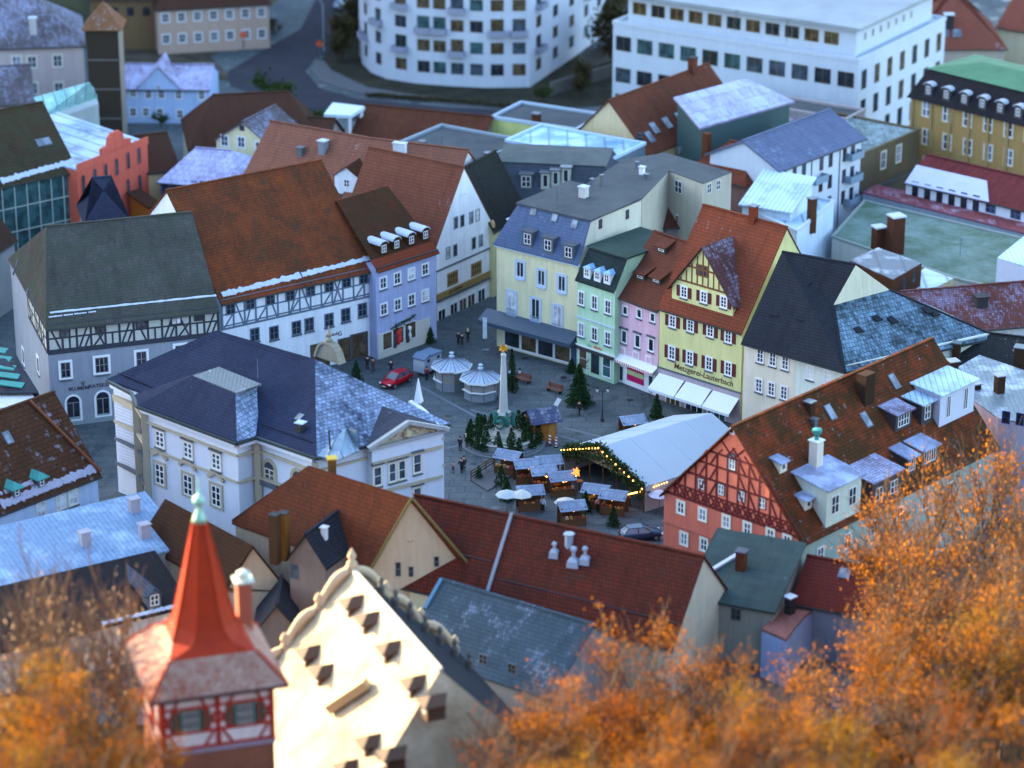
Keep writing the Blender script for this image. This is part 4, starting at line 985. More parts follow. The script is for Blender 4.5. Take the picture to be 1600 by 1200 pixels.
# pediment block stands 1 m proud
pa = Vector((gq.x, gq.y, 0)); pb = Vector((gr.x, gr.y, 0)); pz = Z + .2
mb = MB(); mb.prism([pa, pb, pb - nE * 3, pa - nE * 3], 0, Z - .3); mb.build('pediment_bay', TH, h.root)
ap = on_plane(626, 661, (pa + pb) / 2 + nE * .35, nE); ap = Vector(((pa.x + pb.x) / 2 + nE.x * .35, (pa.y + pb.y) / 2 + nE.y * .35, ap.z)); L0 = pa - dE * .6 + nE * .35 + Vector((0, 0, Z - .1)); L1 = pb + dE * .6 + nE * .35 + Vector((0, 0, Z - .1))
pR, nR = h.planes['right']; bk = lambda p: (lambda t: p - nE * t)((pR - p).dot(nR) / (-nE).dot(nR))
rb = ap - nE * 9.0; rb.z = ap.z
lb0 = bk(L0); lb1 = bk(L1); 
mb = MB(); mb.slab([L0, ap, rb, L0 - nE * 9.0], .25); mb.slab([ap, L1, L1 - nE * 9.0, rb], .25); mb.build('pediment_roof', tile((.05, .06, .085), (.035, .04, .06), .1, .3, .4, seed=22), h.root)
mb = MB(); o_ = -nE * .45; mb.hull([L0 + dE * .8 + o_ + Vector((0, 0, -.2)), L1 - dE * .8 + o_ + Vector((0, 0, -.2)), ap + o_ - Vector((0, 0, .5))], [L0 + dE * .8 + o_ * 2 + Vector((0, 0, -.2)), L1 - dE * .8 + o_ * 2 + Vector((0, 0, -.2)), ap + o_ * 2 - Vector((0, 0, .5))]); mb.build('tympanum', SAND, h.root)
mb = MB()
for s_ in (-1, 1):
    for k in range(9):
        t0, t1 = k * .55, (k + 1) * .55; f = lambda t: ap + o_ * .8 + dE * s_ * (.3 + t * .62) + Vector((0, 0, -1.75 + .28 * math.sin(t * 2.4) + (.5 - t * .09)))
        if s_ * (.3 + t1 * .62) < 3.4: mb.bar(f(t0), f(t1), .14, .2)
mb.lathe(ap + o_ * .7 + Vector((0, 0, -1.9)), [(.15, 0), (.5, .25), (.45, .7), (.1, .95)], 8)
mb.build('relief', plaster((.50, .42, .28)), h.root)
mb = MB(); mb.bar(L0 + Vector((0, 0, -.12)), ap + Vector((0, 0, -.12)), .5, .4); mb.bar(ap + Vector((0, 0, -.12)), L1 + Vector((0, 0, -.12)), .5, .4); mb.bar(L0 + o_ + Vector((0, 0, -.35)), L1 + o_ + Vector((0, 0, -.35)), .7, .3); mb.build('pediment_cornice', plaster((.34, .35, .36)), h.root)
for x, y, w_, hh, o in ((590, 744, .9, 2.0, 1), (613, 738, .8, 2.0, 1), (628, 734, .8, 2.0, 1), (652, 724, .9, 2.0, 1), (678, 713, .95, 2.1, 0), (678, 760, .95, 2.2, 0), (652, 776, .9, 2.0, 1)):
    base = (aE if not o else pa); p = on_plane(x, y, base, nE); put_window(h.root, p + nE * .01, angE, w_, hh, dict(frame=WHITE, surround=CREAMF, sw=.16, sill=GREYM, cols=1, rows=2, hood=GREYM, glass=(1, 1, 0)))
mb = MB()
for z in (Z - 2.1, 7.6):
    mb.bar(pa + nE * .08 + Vector((0, 0, z)), pb + nE * .08 + Vector((0, 0, z)), .3, .3)
mb.build('string_course', SAND, h.root)
# small leaded pyramid between the roofs, hatches and vents
q0, q1, q2, tp = onF(497, 712), P(527, 717, Z), P(560, 705, Z), P(541, 668, 15.2)
mb = MB(); mb.slab([P(495, 712, Z), P(528, 718, Z), tp], .2); mb.slab([P(528, 718, Z), P(561, 703, Z), tp], .2); mb.slab([P(495, 712, Z), tp, P(530, 690, 13.6)], .15); mb.slab([P(561, 703, Z), P(556, 672, 15.2), tp], .2); mb.build('leaded_pyramid', seam((.20, .30, .40), .5, 2.0, seed=7), h.root)
mb = MB(); mb.bar(P(516, 702, 13.6), P(514, 672, 15.6), .14); mb.build('vent_pipe', SOOT, h.root)
p = onF(470, 672); mb = MB(); mb.lathe(p + Vector((0, 0, -.5)), [(.55, 0), (.55, 1.3)], 4); o = mb.build('chimney', SOOT, h.root); mb = MB(); mb.lathe(p + Vector((0, 0, .8)), [(.7, 0), (.7, .1)], 4, rot=.3); mb.build('chimney_cap', plain((.35, .45, .6), .4, key='blue_cap'), o)
for x, y in ((468, 652), (392, 571)): h.skylight(x, y, 'front', .55, .7)
mb = MB(); mb.bar(P(403, 592, 16.6), P(402, 560, 18.4), .06); mb.build('lightning_rod', GREYM, h.root)
mb = MB()                                                # snow guards
for k in range(60):
    for (xa, ya, xb, yb) in ((185, 585, 250, 612), (240, 625, 360, 666)):
        if k < 30: p = on_plane(xa + (xb - xa) * k / 30, ya + (yb - ya) * k / 30, pF, nF) if xa == 185 else None
        if k < 30 and p: mb.bar(p, p + Vector((0, 0, .22)), .08)
for k in range(30):
    p = on_plane(410 + 2.7 * k, 665 + .95 * k, pF, nF); mb.bar(p, p + Vector((0, 0, .2)), .08)
mb.build('snow_guard', SOOT, h.root)
# rococo gable that faces the square, seen from behind
def vol(name, px, py, z, w_, hh, mat):
    p = P(px, py, z); ex = dWS; mb = MB(); ring = []
    for k in range(9):
        a = math.pi * k / 8; ring.append((-w_ / 2 * math.cos(a) * (1.15 if k in (0, 8) else .9), hh * (.35 + .65 * math.sin(a)) if 0 < k < 8 else 0))
    A_ = [p + ex * u + Vector((0, 0, v)) + nin * .3 for u, v in ring]; B_ = [p + ex * u + Vector((0, 0, v)) - nin * .3 for u, v in ring]
    mb.hull(list(A_), list(B_)); 
    for k in range(8): mb.bar((A_[k] + B_[k]) / 2, (A_[k + 1] + B_[k + 1]) / 2, 1.0, .25)
    mb.lathe(p + Vector((0, 0, hh)), [(.3, 0), (.45, .3), (.2, .6), (.35, .9), (.1, 1.3), (.03, 1.9)], 8)
    return mb.build(name, mat, h.root)
vol('volute_gable', 515, 562, 14.3, 3.3, 2.0, plaster((.27, .24, .18), .7))
a = P(672, 648, 12.4); mb = MB(); pts = [P(640 + 3.6 * k, 628 + 3.3 * k - 5 * math.sin(k / 13 * math.pi), 13.8 - .07 * k) for k in range(14)]
for q, r_ in zip(pts, pts[1:]): mb.bar(q, r_, .5, .35)
mb.lathe(P(654, 628, 13.8), [(.55, 0), (.5, .3), (.45, .5), (.05, 2.6)], 4, rot=.4)
mb.build('parapet_obelisk', plaster((.62, .66, .72)), h.root)
# --- half-timbered red house
ze = 9.4
h = House('half_timbered_house', 'salmon-red half-timbered gable house with a long moss-spotted tile roof', 'house', rp((1038, 768), (1253, 843), ze, 33), ze, plaster((.52, .14, .10)))
T_MOSSRED = tile((.26, .062, .030), (.10, .032, .018), .22, .3, .36, moss=(.035, .028, .012), mossamt=.75, seed=30, fscale=1.6, fc=(.55, .57, .62))
apz = h.at(0, 1142, 663).z
h.roof('perp', apz, T_MOSSRED, ov=.5, og=.35, wall2=plaster((.62, .17, .11)))
RT = plain((.11, .012, .014), .7, key='oxblood_timber'); zt = h.at(0, 1045, 775).z; L = h.L; HH = apz - ze
mb = MB(); Mx = h.M(0); nn = h.wallinfo(0)[3]
def gbar(a, b, w_=.2, pr=.05): mb.bar(Mx @ Vector((a[0], -pr * .5 + .01, a[1])), Mx @ Vector((b[0], -pr * .5 + .01, b[1])), w_, pr + .03, up=nn)
def hw(z): return max(.05, (L / 2 - .15) * (1 - (z - ze) / HH))     # half width of gable at height z
lv = [ze + .05, ze + 1.25, ze + 3.1, ze + 4.2, ze + 5.9, ze + 6.0 + (HH - 6) * .5]
for z, w_ in ((ze + .1, .3), (ze + 1.3, .2), (ze + 3.0, .24), (ze + 4.6, .2), (ze + 6.0, .22)):
    if z < apz - .6: gbar((L / 2 - hw(z), z), (L / 2 + hw(z), z), w_, .05)
n_ = 13
for k in range(1, n_):
    u_ = L * k / n_; zt_ = ze + HH * (1 - abs(u_ - L / 2) / (L / 2)) - .2
    gbar((u_, ze), (u_, min(zt_, ze + 6.0)), .2, .062)
for k in range(n_ * 2):                                   # diamond braces of the lowest belt
    u_ = L * (k + .5) / (n_ * 2)
    if abs(u_ - L / 2) < hw(ze + 1.3): gbar((u_ - L / n_ / 4, ze + .1), (u_ + L / n_ / 4, ze + 1.3), .15, .068); gbar((u_ + L / n_ / 4, ze + .1), (u_ - L / n_ / 4, ze + 1.3), .15, .074)
for k, (z0, z1) in enumerate(((ze + 1.3, ze + 3.0), (ze + 3.0, ze + 4.6), (ze + 4.6, ze + 6.0))):
    for j in (2, 4, 5, 7, 8, 10):
        u_ = L * j / n_; s_ = 1 if j < 6.5 else -1
        if abs(u_ + s_ * 0 - L / 2) < hw(z1) + .3: gbar((u_, z1), (u_ - s_ * .9, z0), .16, .08)
for k in range(-3, 4):                                    # lattice under the peak
    z0 = ze + 6.0; r_ = hw(z0)
    u0 = L / 2 + k * r_ / 3.2
    for s_ in (-1, 1):
        t = (r_ + s_ * (L / 2 - u0)) / (1 + r_ / (apz - z0)) * 1.0; t = max(0, min(t, 3.2)); z_e = z0 + t
        if t > .3: gbar((u0, z0), (u0 + s_ * -t * (1 if True else 1), z_e), .14, .07) if abs(u0 - s_ * t - L / 2) <= hw(z_e) + .12 else None
gbar((.0, ze + .0), (L / 2, apz - .25), .3, .06); gbar((L, ze), (L / 2, apz - .25), .3, .07)
mb.build('timber_frame', RT, h.root)
RW = dict(frame=WHITE, surround=DARKW, sw=.08, cols=2, rows=2, glass=(2, 1), bar=.1)
for x, y in ((1096, 756), (1127, 765), (1159, 775), (1191, 786)): h.win(0, x, y, .75, 1.1, **RW)
h.win(0, 1144, 724, .8, 1.3, frame=WHITE, surround=DARKW, sw=.14, arch=.35, cols=2, rows=2, glass=(2,), bar=.1)
h.win(0, 1144, 674, .4, .4, frame=WHITE, surround=WHITE, sw=.1, cols=1, rows=1, glass=(0,))
RW2 = dict(frame=WHITE, surround=plain((.60, .62, .52), .7, key='cream_surround'), sw=.16, cols=2, rows=2, glass=(2, 1), bar=.1)
for x, y in ((1064, 793), (1098, 804), (1135, 815), (1168, 826), (1204, 836), (1230, 846)): h.win(0, x, y, .85, 1.25, **RW2)
for x, y in ((1069, 842), (1100, 851)): h.win(0, x, y, .85, 1.3, **RW2)
h.band(0, h.at(0, 1045, 818).z, .15, .12, plaster((.40, .12, .09)), 'string_course')
h.wbox(1, .02, h.D - .02, 0, h.ze - .05, .0, .05, plaster((.26, .36, .34)), 'side_render')
for k in range(7):
    a_, b_, d_, n_ = h.wallinfo(1); put_window(h.root, a_ + d_ * (3 + 4.4 * k) + Vector((0, 0, 6.8)) + n_ * .06, math.atan2(d_.y, d_.x), 1.0, 1.5, dict(frame=WHITE, surround=WHITE, sw=.1, glass=(0, 1)))
BRC = tile((.075, .05, .04), (.045, .03, .025), 0, .3, .14)
p = h.hit(1352, 622, 'right'); h.chimney(0, 0, p=p, w=1.1, d=1.6, h=2.6, mat=BRC, cap=BRC, capw=.02)
h.chimney(1265, 641, 'right', .8, .8, .9, BRC, GREYM); h.chimney(1272, 664, 'right', .5, .5, .6, GREYM, GREYM)
for x, y in ((1297, 644), (1353, 656), (1397, 596)): h.skylight(x, y, 'right', .8, 1.5)
LIL = tile((.20, .16, .22), (.14, .10, .14), .75, .4, .35, seed=31, fc=(.50, .55, .80)); LILS = seam((.24, .28, .42), .55, .45, seed=32, fc=(.46, .54, .78))
BW = plain((.50, .54, .66), .7, key='bluish_render', var=.15)
GR = plaster((.50, .58, .52))
h.dormer(1411, 670, 'right', w=2.7, h=1.9, kind='shed', rise=.18, wall=DARKW, roof=LIL, win=(1.9, 1.35), cols=4, rows=2, ov=.25)
h.dormer(1448, 662, 'right', w=2.0, h=2.4, kind='shed', rise=.1, wall=DARKW, roof=S_LIGHT, win=(1.0, 1.5), cols=2, rows=2, ov=.25)
h.dormer(1494, 655, 'right', w=6.2, h=3.6, kind='shed', rise=.10, wall=BW, roof=S_LIGHT, win=(.7, 2.4), cols=2, rows=1, ov=.3, nw=2)
h.dormer(1424, 740, 'right', w=1.6, h=1.9, kind='shed', rise=.22, wall=DARKW, roof=LILS, win=(1.1, 1.4), cols=3, rows=1, ov=.25)
h.dormer(1452, 727, 'right', w=2.6, h=2.0, kind='shed', rise=.18, wall=DARKW, roof=LILS, win=(2.0, 1.4), cols=5, rows=1, ov=.25)
h.dormer(1317, 812, 'right', w=5.6, h=4.0, kind='shed', rise=.16, wall=GR, roof=LILS, win=(1.2, 1.9), cols=2, rows=2, ov=.25, nw=2)
h.dormer(1384, 790, 'right', w=5.0, h=3.2, kind='shed', rise=.16, wall=DARKW, roof=LIL, win=(1.2, 1.4), cols=2, rows=2, ov=.2, nw=2)
for x, y in ((1224, 738), (1263, 796)): h.dormer(x, y, 'right', w=1.1, h=1.1, kind='shed', rise=.18, wall=plain((.60, .62, .50), .8, key='cream_cheek'), roof=LILS, win=(.6, .7), cols=1, rows=1, ov=.2)
pw = P(1275, 712, 15.0); h.chimney(0, 0, p=pw + Vector((0, 0, -2.0)), w=1.0, d=1.0, h=3.6, mat=plaster((.62, .60, .52)), cap=WHITE)
mb = MB(); mb.lathe(pw + Vector((0, 0, 1.7)), [(.22, 0), (.25, .5), (.5, .8), (.5, 1.1), (.1, 1.2)], 10); mb.build('chimney_cowl', COPPER, h.root)
# ------------------------------------------------------------------ roofs in front of the square
def ridge_rect(pa, pb, z, hd):                # footprint from a ridge line given by two pixels
    a = P(*pa, z); b = P(*pb, z); a.z = b.z = 0; d = (b - a).normalized(); n = Vector((-d.y, d.x, 0)); return [a - n * hd, b - n * hd, b + n * hd, a + n * hd]
BEIGE = plaster((.40, .34, .26), .5)
# maroon long house
T_MAROON = tile((.135, .032, .026), (.060, .022, .020), .0, .36, .40, seed=40, line=.7, blotch=.4, moss=(.05, .03, .025), mossamt=.15)
h = House('maroon_roofed_house', 'long house under a smooth maroon tiled roof with three white vent stacks', 'house', ridge_rect((650, 773), (1098, 868), 12.5, 6.3), 6.2, plaster((.50, .50, .40)))
h.roof('par', 12.5, T_MAROON, ov=.5, og=.2, th=.2)
mb = MB(); mb.bar(h.hit(800, 803) + Vector((0, 0, .1)), h.hit(762, 925) + Vector((0, 0, .1)), .32, .25, up=h.planes['front'][1]); mb.build('fire_wall', plain((.20, .22, .27), .8, key='frosted_wall', var=.4), h.root)
mb = MB(); mb.bar(h.hit(778, 905) + Vector((0, 0, .05)), h.hit(1060, 975) + Vector((0, 0, .05)), .12, .08); mb.bar(h.hit(700, 862) + Vector((0, 0, .05)), h.hit(766, 878) + Vector((0, 0, .05)), .12, .08); mb.build('snow_guard', SOOT, h.root)
for x, y, s_ in ((866, 866, .9), (896, 880, 1.15), (914, 876, 1.0)):
    p = h.hit(x, y); mb = MB(); mb.lathe(p + Vector((0, 0, -.3)), [(.7 * s_, 0), (.62 * s_, .6), (.2 * s_, .9), (.16 * s_, 1.4 * s_), (.36 * s_, 1.45 * s_), (.3 * s_, 1.65 * s_), (.06, 1.8 * s_)], 4, rot=.5); mb.build('vent_stack', plain((.26, .31, .40), .5, key='vent_metal', var=.2), h.root)
    p = p + Vector((.1, .8, 0)); 
mb = MB(); p = h.hit(889, 850); mb.lathe(p, [(.4, -.4), (.4, .9), (.55, .95), (.55, 1.1)], 6); mb.build('vent_stack', plain((.26, .31, .40), .5, key='vent_metal', var=.2), h.root)
# brown-red house with beige gable
ap = P(643, 776, 15.2); le = P(583, 886, 8.2); re = P(733, 882, 8.0)
fx = (re - le).normalized(); fn = Vector((fx.y, -fx.x, 0)); ap = on_plane(643, 776, le, fn)
rb = P(482, 727, ap.z); sh_ = rb - ap; lb = P(362, 812, 8.2)
rb2 = ap + sh_; reb = re + sh_
foot = [Vector((le.x, le.y, 0)), Vector((re.x, re.y, 0)), Vector((reb.x, reb.y, 0)), Vector((lb.x, lb.y, 0))]
foot = [p.lerp(sum(foot, Vector()) / 4, .03) for p in foot]
T_BR = tile((.150, .050, .030), (.075, .034, .026), .0, .36, .42, seed=41, line=.5)
le2 = le + Vector((-.4, -.2, -.25)); re2 = re + Vector((.4, -.3, -.25)); ap2 = ap + fn * .3
h = custom('beige_gable_house', 'house with beige rendered gable and big brown-red tiled roof', 'house', foot, 8.0, BEIGE,
   [('left', [lb + Vector((0, 0, -.3)), le2 + fn * .3, ap2, rb], None), ('right', [re2 + fn * .3, reb + Vector((0, 0, -.3)), rb, ap2], None), ('back', [reb, lb, rb], None)], T_BR, gables=[[Vector((foot[0].x, foot[0].y, 7.9)), Vector((foot[1].x, foot[1].y, 7.9)), ap - Vector((0, 0, .35))]])
g0 = foot[0]
for x, y, w_, hh in ((641, 840, .5, .9), (622, 889, .55, 1.5), (642, 893, .5, 1.1), (682, 877, .5, 1.1), (716, 908, .5, .9), (645, 944, .8, .8)):
    p = on_plane(x, y, foot[0], fn); put_window(h.root, p + fn * .02, math.atan2(fx.y, fx.x), w_, hh, dict(frame=GREYM, surround=BEIGE, sw=.08, cols=1, rows=2, glass=(0,)))
h.chimney(0, 0, p=P(519, 740, ap.z - .8), w=.8, d=.8, h=1.6, mat=tile((.25, .14, .05), (.16, .10, .04), 0, .3, .14, seed=3), cap=plain((.5, .35, .05), .8, key='lichen'))
mb = MB(); mb.bar(re2 + fn * .3, ap2 + Vector((0, 0, .02)), .22, .2); mb.bar(le2 + fn * .3, ap2 + Vector((0, 0, .02)), .22, .2); mb.build('verge', plain((.13, .11, .04), .9, key='mossy_verge'), h.root)
h.dormer(690, 818, 'right', w=.7, h=.5, kind='shed', rise=.2, wall=SNOW, win=(.3, .3), cols=1, rows=1) if False else None
# small annex with chimneys in front of it
h = House('chimney_annex', 'small brown-grey annex with two tall brick chimneys and a dark gabled roof', 'house', rp((452, 868), (508, 880), 9.5, 7), 9.5, plaster((.16, .13, .12)))
h.roof('perp', 12.2, T_DARK, ov=.4, og=.3)
for x, y, hh in ((430, 856, 3.4), (444, 850, 3.2)): h.chimney(0, 0, p=P(x, y, 10.5), w=.85, d=.85, h=hh, mat=tile((.10, .06, .045), (.06, .04, .03), 0, .3, .14, seed=5) if x == 430 else tile((.22, .12, .04), (.14, .09, .03), 0, .3, .14, seed=6), cap=SOOT, capw=.03)
h.win(0, 460, 893, .9, 1.5, frame=GREYM, cols=1, glass=(1,)); h.chimney(507, 838, 'right', .5, .5, .9, plain((.5, .6, .7), .5, key='vent_metal2'), SNOW)
# blue-grey roof
T_TEAL = tile((.05, .08, .11), (.035, .055, .075), .40, .34, .42, seed=42, fc=(.28, .36, .52))
h = House('slate_barn', 'low building with mottled blue-grey frosted roof behind the sunlit dormer roof', 'building', ridge_rect((690, 905), (925, 975), 9.0, 6.2), 4.6, plaster((.22, .24, .26)))
h.roof('par', 9.0, T_TEAL, ov=.5, og=.2)
mb = MB(); mb.bar(h.hit(690, 906) + Vector((0, 0, .1)), h.hit(664, 952) + Vector((0, 0, .1)), .35, .25); mb.build('verge', plain((.05, .14, .24), .6, key='blue_flashing'), h.root)
for x, y in ((755, 1030), (800, 1045)): h.win(0, x, y, .9, 1.0, frame=GREYM, glass=(0,))
mb = MB(); q = P(925, 985, 9.0); 
# dark teal roof
h = House('green_grey_house', 'low house with dull green-grey roof below the red half-timbered gable', 'house', rp((1075, 932), (1208, 956), 6.0, 8.5), 6.0, plaster((.26, .27, .24)))
h.shed(6.2, 9.4, tile((.055, .085, .085), (.04, .06, .06), .08, 2.0, 1.0, seed=43, line=.15), ov=.3)
mb = MB(); mb.bar(h.hit(1112, 892) + Vector((0, 0, .1)), h.hit(1155, 866) + Vector((0, 0, .1)), .45, .2); mb.build('snow_strip', SNOW, h.root)
h.chimney(1158, 888, w=.9, d=.9, h=1.8, mat=BRICK, cap=GREYM); h.win(0, 1108, 952, 1.0, 1.2, frame=GREYM, glass=(0,)); h.win(0, 1150, 960, 1.0, 1.2, frame=GREYM, glass=(0,)); h.skylight(1090, 890, w=.5, h=.5)
# maroon roof with skylight, blue strip roof
h = House('small_maroon_house', 'small house with maroon roof and one pale skylight beside the red gable house', 'house', ridge_rect((1262, 868), (1400, 893), 8.5, 4.2), 5.6, plaster((.20, .22, .28)))
h.roof('par', 8.5, tile((.15, .035, .035), (.10, .03, .03), .05, .34, .4, seed=44), ov=.3, og=.1); h.skylight(1320, 896, w=1.0, h=1.0)
h = House('blue_shed', 'narrow lean-to with deep blue ribbed metal roof under the small maroon roof', 'shed', rp((1222, 935), (1345, 920), 4.8, 4.5), 4.8, plaster((.10, .13, .22)))
h.shed(5.0, 6.0, seam((.03, .09, .26), .05, .5, seed=8), ov=.1)
# pink roof with curved wall
pts = [P(x, y, 4.8) for x, y in ((1190, 985), (1229, 1002), (1240, 985), (1256, 966), (1280, 947), (1312, 930), (1345, 920), (1410, 912), (1395, 895), (1330, 905), (1232, 940))]
h = House('round_fronted_house', 'small house with pale pink roof and a curved blue-white front among the orange trees', 'house', pts, 4.8, plaster((.28, .36, .58)))
mb = MB(); mb.slab([p + Vector((0, 0, 5.0)) for p in [Vector((q.x, q.y, 0)) for q in h.pts]], .3); h.planes['top'] = (P(1250, 950, 5.0), Vector((0, 0, 1))); o = mb.build('roof', tile((.30, .15, .16), (.22, .11, .12), .35, .5, .5, seed=45, fc=(.5, .42, .5)), h.root); h.roofo = o
h.chimney(0, 0, p=P(1234, 958, 5.0), w=.75, d=.75, h=1.7, mat=SOOT, cap=SNOW)
for x, y in ((1272, 985), (1300, 968)): h.win(4 if x < 1290 else 5, x, y, .8, 1.6, frame=plain((.2, .25, .5), .6, key='blue_window'), glass=(2,))
# ------------------------------------------------------------------ left edge
T_BRN = tile((.085, .042, .028), (.05, .030, .022), .30, .8, .50, seed=50, fscale=.5, fc=(.40, .40, .50), line=.5)
ze = 7.5
h = House('left_roof_house', 'house at the edge with brown striped frosted roof and two turquoise copper dormers', 'house', rp((-40, 812), (152, 738), ze, 13), ze, plaster((.45, .54, .72)))
h.roof('par', h.ridge_z(42, 627), T_BRN, ov=.6, og=.3)
for x, y in ((66, 762), (27, 778)): h.dormer(x, y, w=.9, h=1.1, kind='hip', rise=.6, roof=COPPER, wall=GREYM, win=(.5, .8), ov=.35, cols=1)
h.skylight(12, 684, w=.7, h=1.2)
for x, y in ((64, 796), (95, 784), (114, 777)): h.win(0, x, y, 1.1, 1.6, **dict(WIN, surround=CREAMF))
snow_line(h, (2, 790), (148, 733), 1.0, gaps=.02, mat=plain((.34, .33, .42), .8, key='frost_pink', var=.5, scale=2.5)); snow_line(h, (0, 772), (60, 750), .5, gaps=.1, mat=plain((.34, .33, .42), .8, key='frost_pink', var=.5, scale=2.5))
mb = MB(); mb.bar(h.hit(42, 627) + Vector((.3, 0, .1)), h.hit(153, 738) + Vector((.3, 0, .1)), .3, .2); mb.build('verge', plain((.16, .05, .02), .8, key='rust_verge'), h.root)
mb = MB(); p = P(112, 690, 10.0); mb.bar(p, p + Vector((.6, -.3, -.5)), .5, .1); mb.build('copper_flashing', COPPER, h.root)
# far-left white house in front of the grey corner house
h = House('white_corner_house', 'white house at the left edge with low dark slate roof and wavy copper trim', 'house', [P(-60, 640, 6.5), P(62, 634, 6.5), P(78, 668, 4) + Vector((0, 0, 0)), P(40, 600, 6.5), P(-60, 560, 6.5)][0:2] + [P(36, 590, 6.5), P(-60, 575, 6.5)], 6.5, plaster((.55, .56, .60)))
mb = MB(); mb.slab([P(-62, 614, 7.0), P(60, 612, 7.0), P(8, 560, 9.0), P(-62, 560, 9.0)], .25); mb.slab([P(60, 612, 7.0), P(70, 640, 5.0), P(40, 580, 7.4), P(8, 560, 9.0)], .25)
o = mb.build('roof', tile((.07, .075, .09), (.05, .05, .06), .1, .4, .4, seed=51), h.root); h.roofo = o
mb = MB()
for k in range(5): a = P(2 + 6.5 * k, 545 + 13.5 * k, 9.5 - .45 * k); mb.slab([a + Vector((-2.2, -.2, 0)), a + Vector((.5, -.6, -.25)), a + Vector((.7, .5, -.1)), a + Vector((-2, .7, .15))], .12)
mb.build('copper_trim', COPPER, h.root)
# sky-blue metal roof
S_SKY = seam((.17, .28, .44), .42, .5, seed=60, fc=(.34, .48, .68), metal=.1)
h = House('metal_roofed_house', 'low house with a bright sky-blue ribbed metal roof and three stubby chimneys', 'house', rp((-60, 940), (290, 852), 6.0, 9), 6.0, plaster((.20, .22, .26)))
zr = on_plane(205, 775, h.uvz(0, 9, 0), h.ey).z
h.shed(6.1, zr, S_SKY, ov=.25)
CH = plaster((.32, .32, .38), .6)
for x, y in ((210, 798), (226, 838), (133, 850)): h.chimney(x, y, w=1.0, d=.8, h=1.3, mat=CH, cap=CH)
# black roof with dormer below it
h = House('black_roofed_house', 'house with near-black roof and one little white-framed dormer behind the red spire', 'house', rp((-80, 1035), (292, 945), 4.6, 7.5), 4.6, plaster((.50, .46, .42)))
zr = on_plane(250, 862, h.uvz(0, 7.5, 0), h.ey).z
h.shed(4.7, zr, tile((.030, .026, .028), (.02, .018, .02), .03, .34, .42, seed=61), ov=.35)
h.dormer(242, 950, w=1.3, h=1.5, kind='gable', rise=.6, wall=GREYM, win=(.9, 1.1), roof=tile((.06, .08, .12), None, .2, seed=62))
snow_line(h, (160, 975), (280, 946), .55, gaps=.0)
for x, y in ((60, 1045), (100, 1035), (170, 1020)): h.win(0, x, y, 1.0, 1.4, frame=WHITE, glass=(1,))
# dark brown roof with beige gable
ap = P(396, 851, 9.6); le = P(357, 914, 5.6); fx = Vector((1, .04, 0)).normalized(); fn = Vector((fx.y, -fx.x, 0)); ap = on_plane(396, 851, le, fn); re = on_plane(452, 922, le, fn)
rb = P(258, 779, ap.z); s_ = rb - ap
lb = le + s_; reb = re + s_
h = custom('dark_roofed_house', 'house with dark brown roof ending in a plain beige gable right of the red spire', 'house', [Vector((p.x, p.y, 0)) for p in (le, re, reb, lb)], min(le.z, re.z) - .2, BEIGE,
  [('left', [lb + Vector((-.4, -.3, -.3)), le + Vector((-.4, -.5, -.3)), ap + fn * .3, rb], None), ('right', [re + Vector((.4, -.4, -.3)), reb + Vector((.3, 0, -.3)), rb, ap + fn * .3], None)], tile((.055, .030, .022), (.035, .022, .018), .05, .34, .42, seed=63),
  gables=[[Vector((le.x, le.y, le.z - .3)), Vector((re.x, re.y, re.z - .1)), ap - Vector((0, 0, .3))]])
p = on_plane(390, 901, le, fn); put_window(h.root, p + fn * .02, math.atan2(fx.y, fx.x), .35, .5, dict(frame=GREYM, cols=1, rows=1, glass=(0,)))
h = House('dark_hip_shed', 'small shed with dark hipped roof below the beige gable', 'shed', rp((398, 985), (470, 985), 3.6, 6), 3.6, plaster((.16, .13, .12)))
h.roof('perp', 6.4, tile((.035, .035, .045), None, .12, seed=64), ov=.3)
# ------------------------------------------------------------------ red tower
D0 = 225.0
def at_slant(px, py, d):
    r = ray(px, py).normalized(); return Vector((0, 0, CAM_H)) + r * d
q = at_slant(304, 1074, D0); EZ = q.z; ang = R(17); WF = 8.6; HT = WF / 2
root = empty('red_tower', (q.x + .4, q.y + HT, ground(q.x, q.y) - 1), 'red half-timbered watchtower with steep red spire and a frosted flared roof skirt', 'tower')
rc = Vector((q.x + .4, q.y + HT, 0)); M = Matrix.Translation(rc) @ Matrix.Rotation(ang, 4, 'Z')
gz0 = ground(rc.x, rc.y) - 1.5
SANDST = tile((.36, .15, .11), (.28, .12, .09), 0, .9, .45, seed=70, line=.3, blotch=.3); LITPL = plaster((.62, .50, .34))
mb = MB(); mb.box(-HT, HT, -HT, HT, gz0, EZ - 5.2, M); mb.build('stone_shaft', SANDST, root)
PK = plaster((.82, .66, .62)); mb = MB(); mb.box(-HT, HT, -HT, HT, EZ - 5.2, EZ + .2, M); mb.build('upper_storey', PK, root)
mb = MB(); mb.box(-HT - .12, HT + .12, -HT - .12, HT + .12, EZ - 5.4, EZ - 5.05, M); mb.build('string_course', plain((.35, .25, .30), .8, key='lilac_stone'), root)
RD = plain((.42, .035, .020), .6, key='red_timber', var=.25)
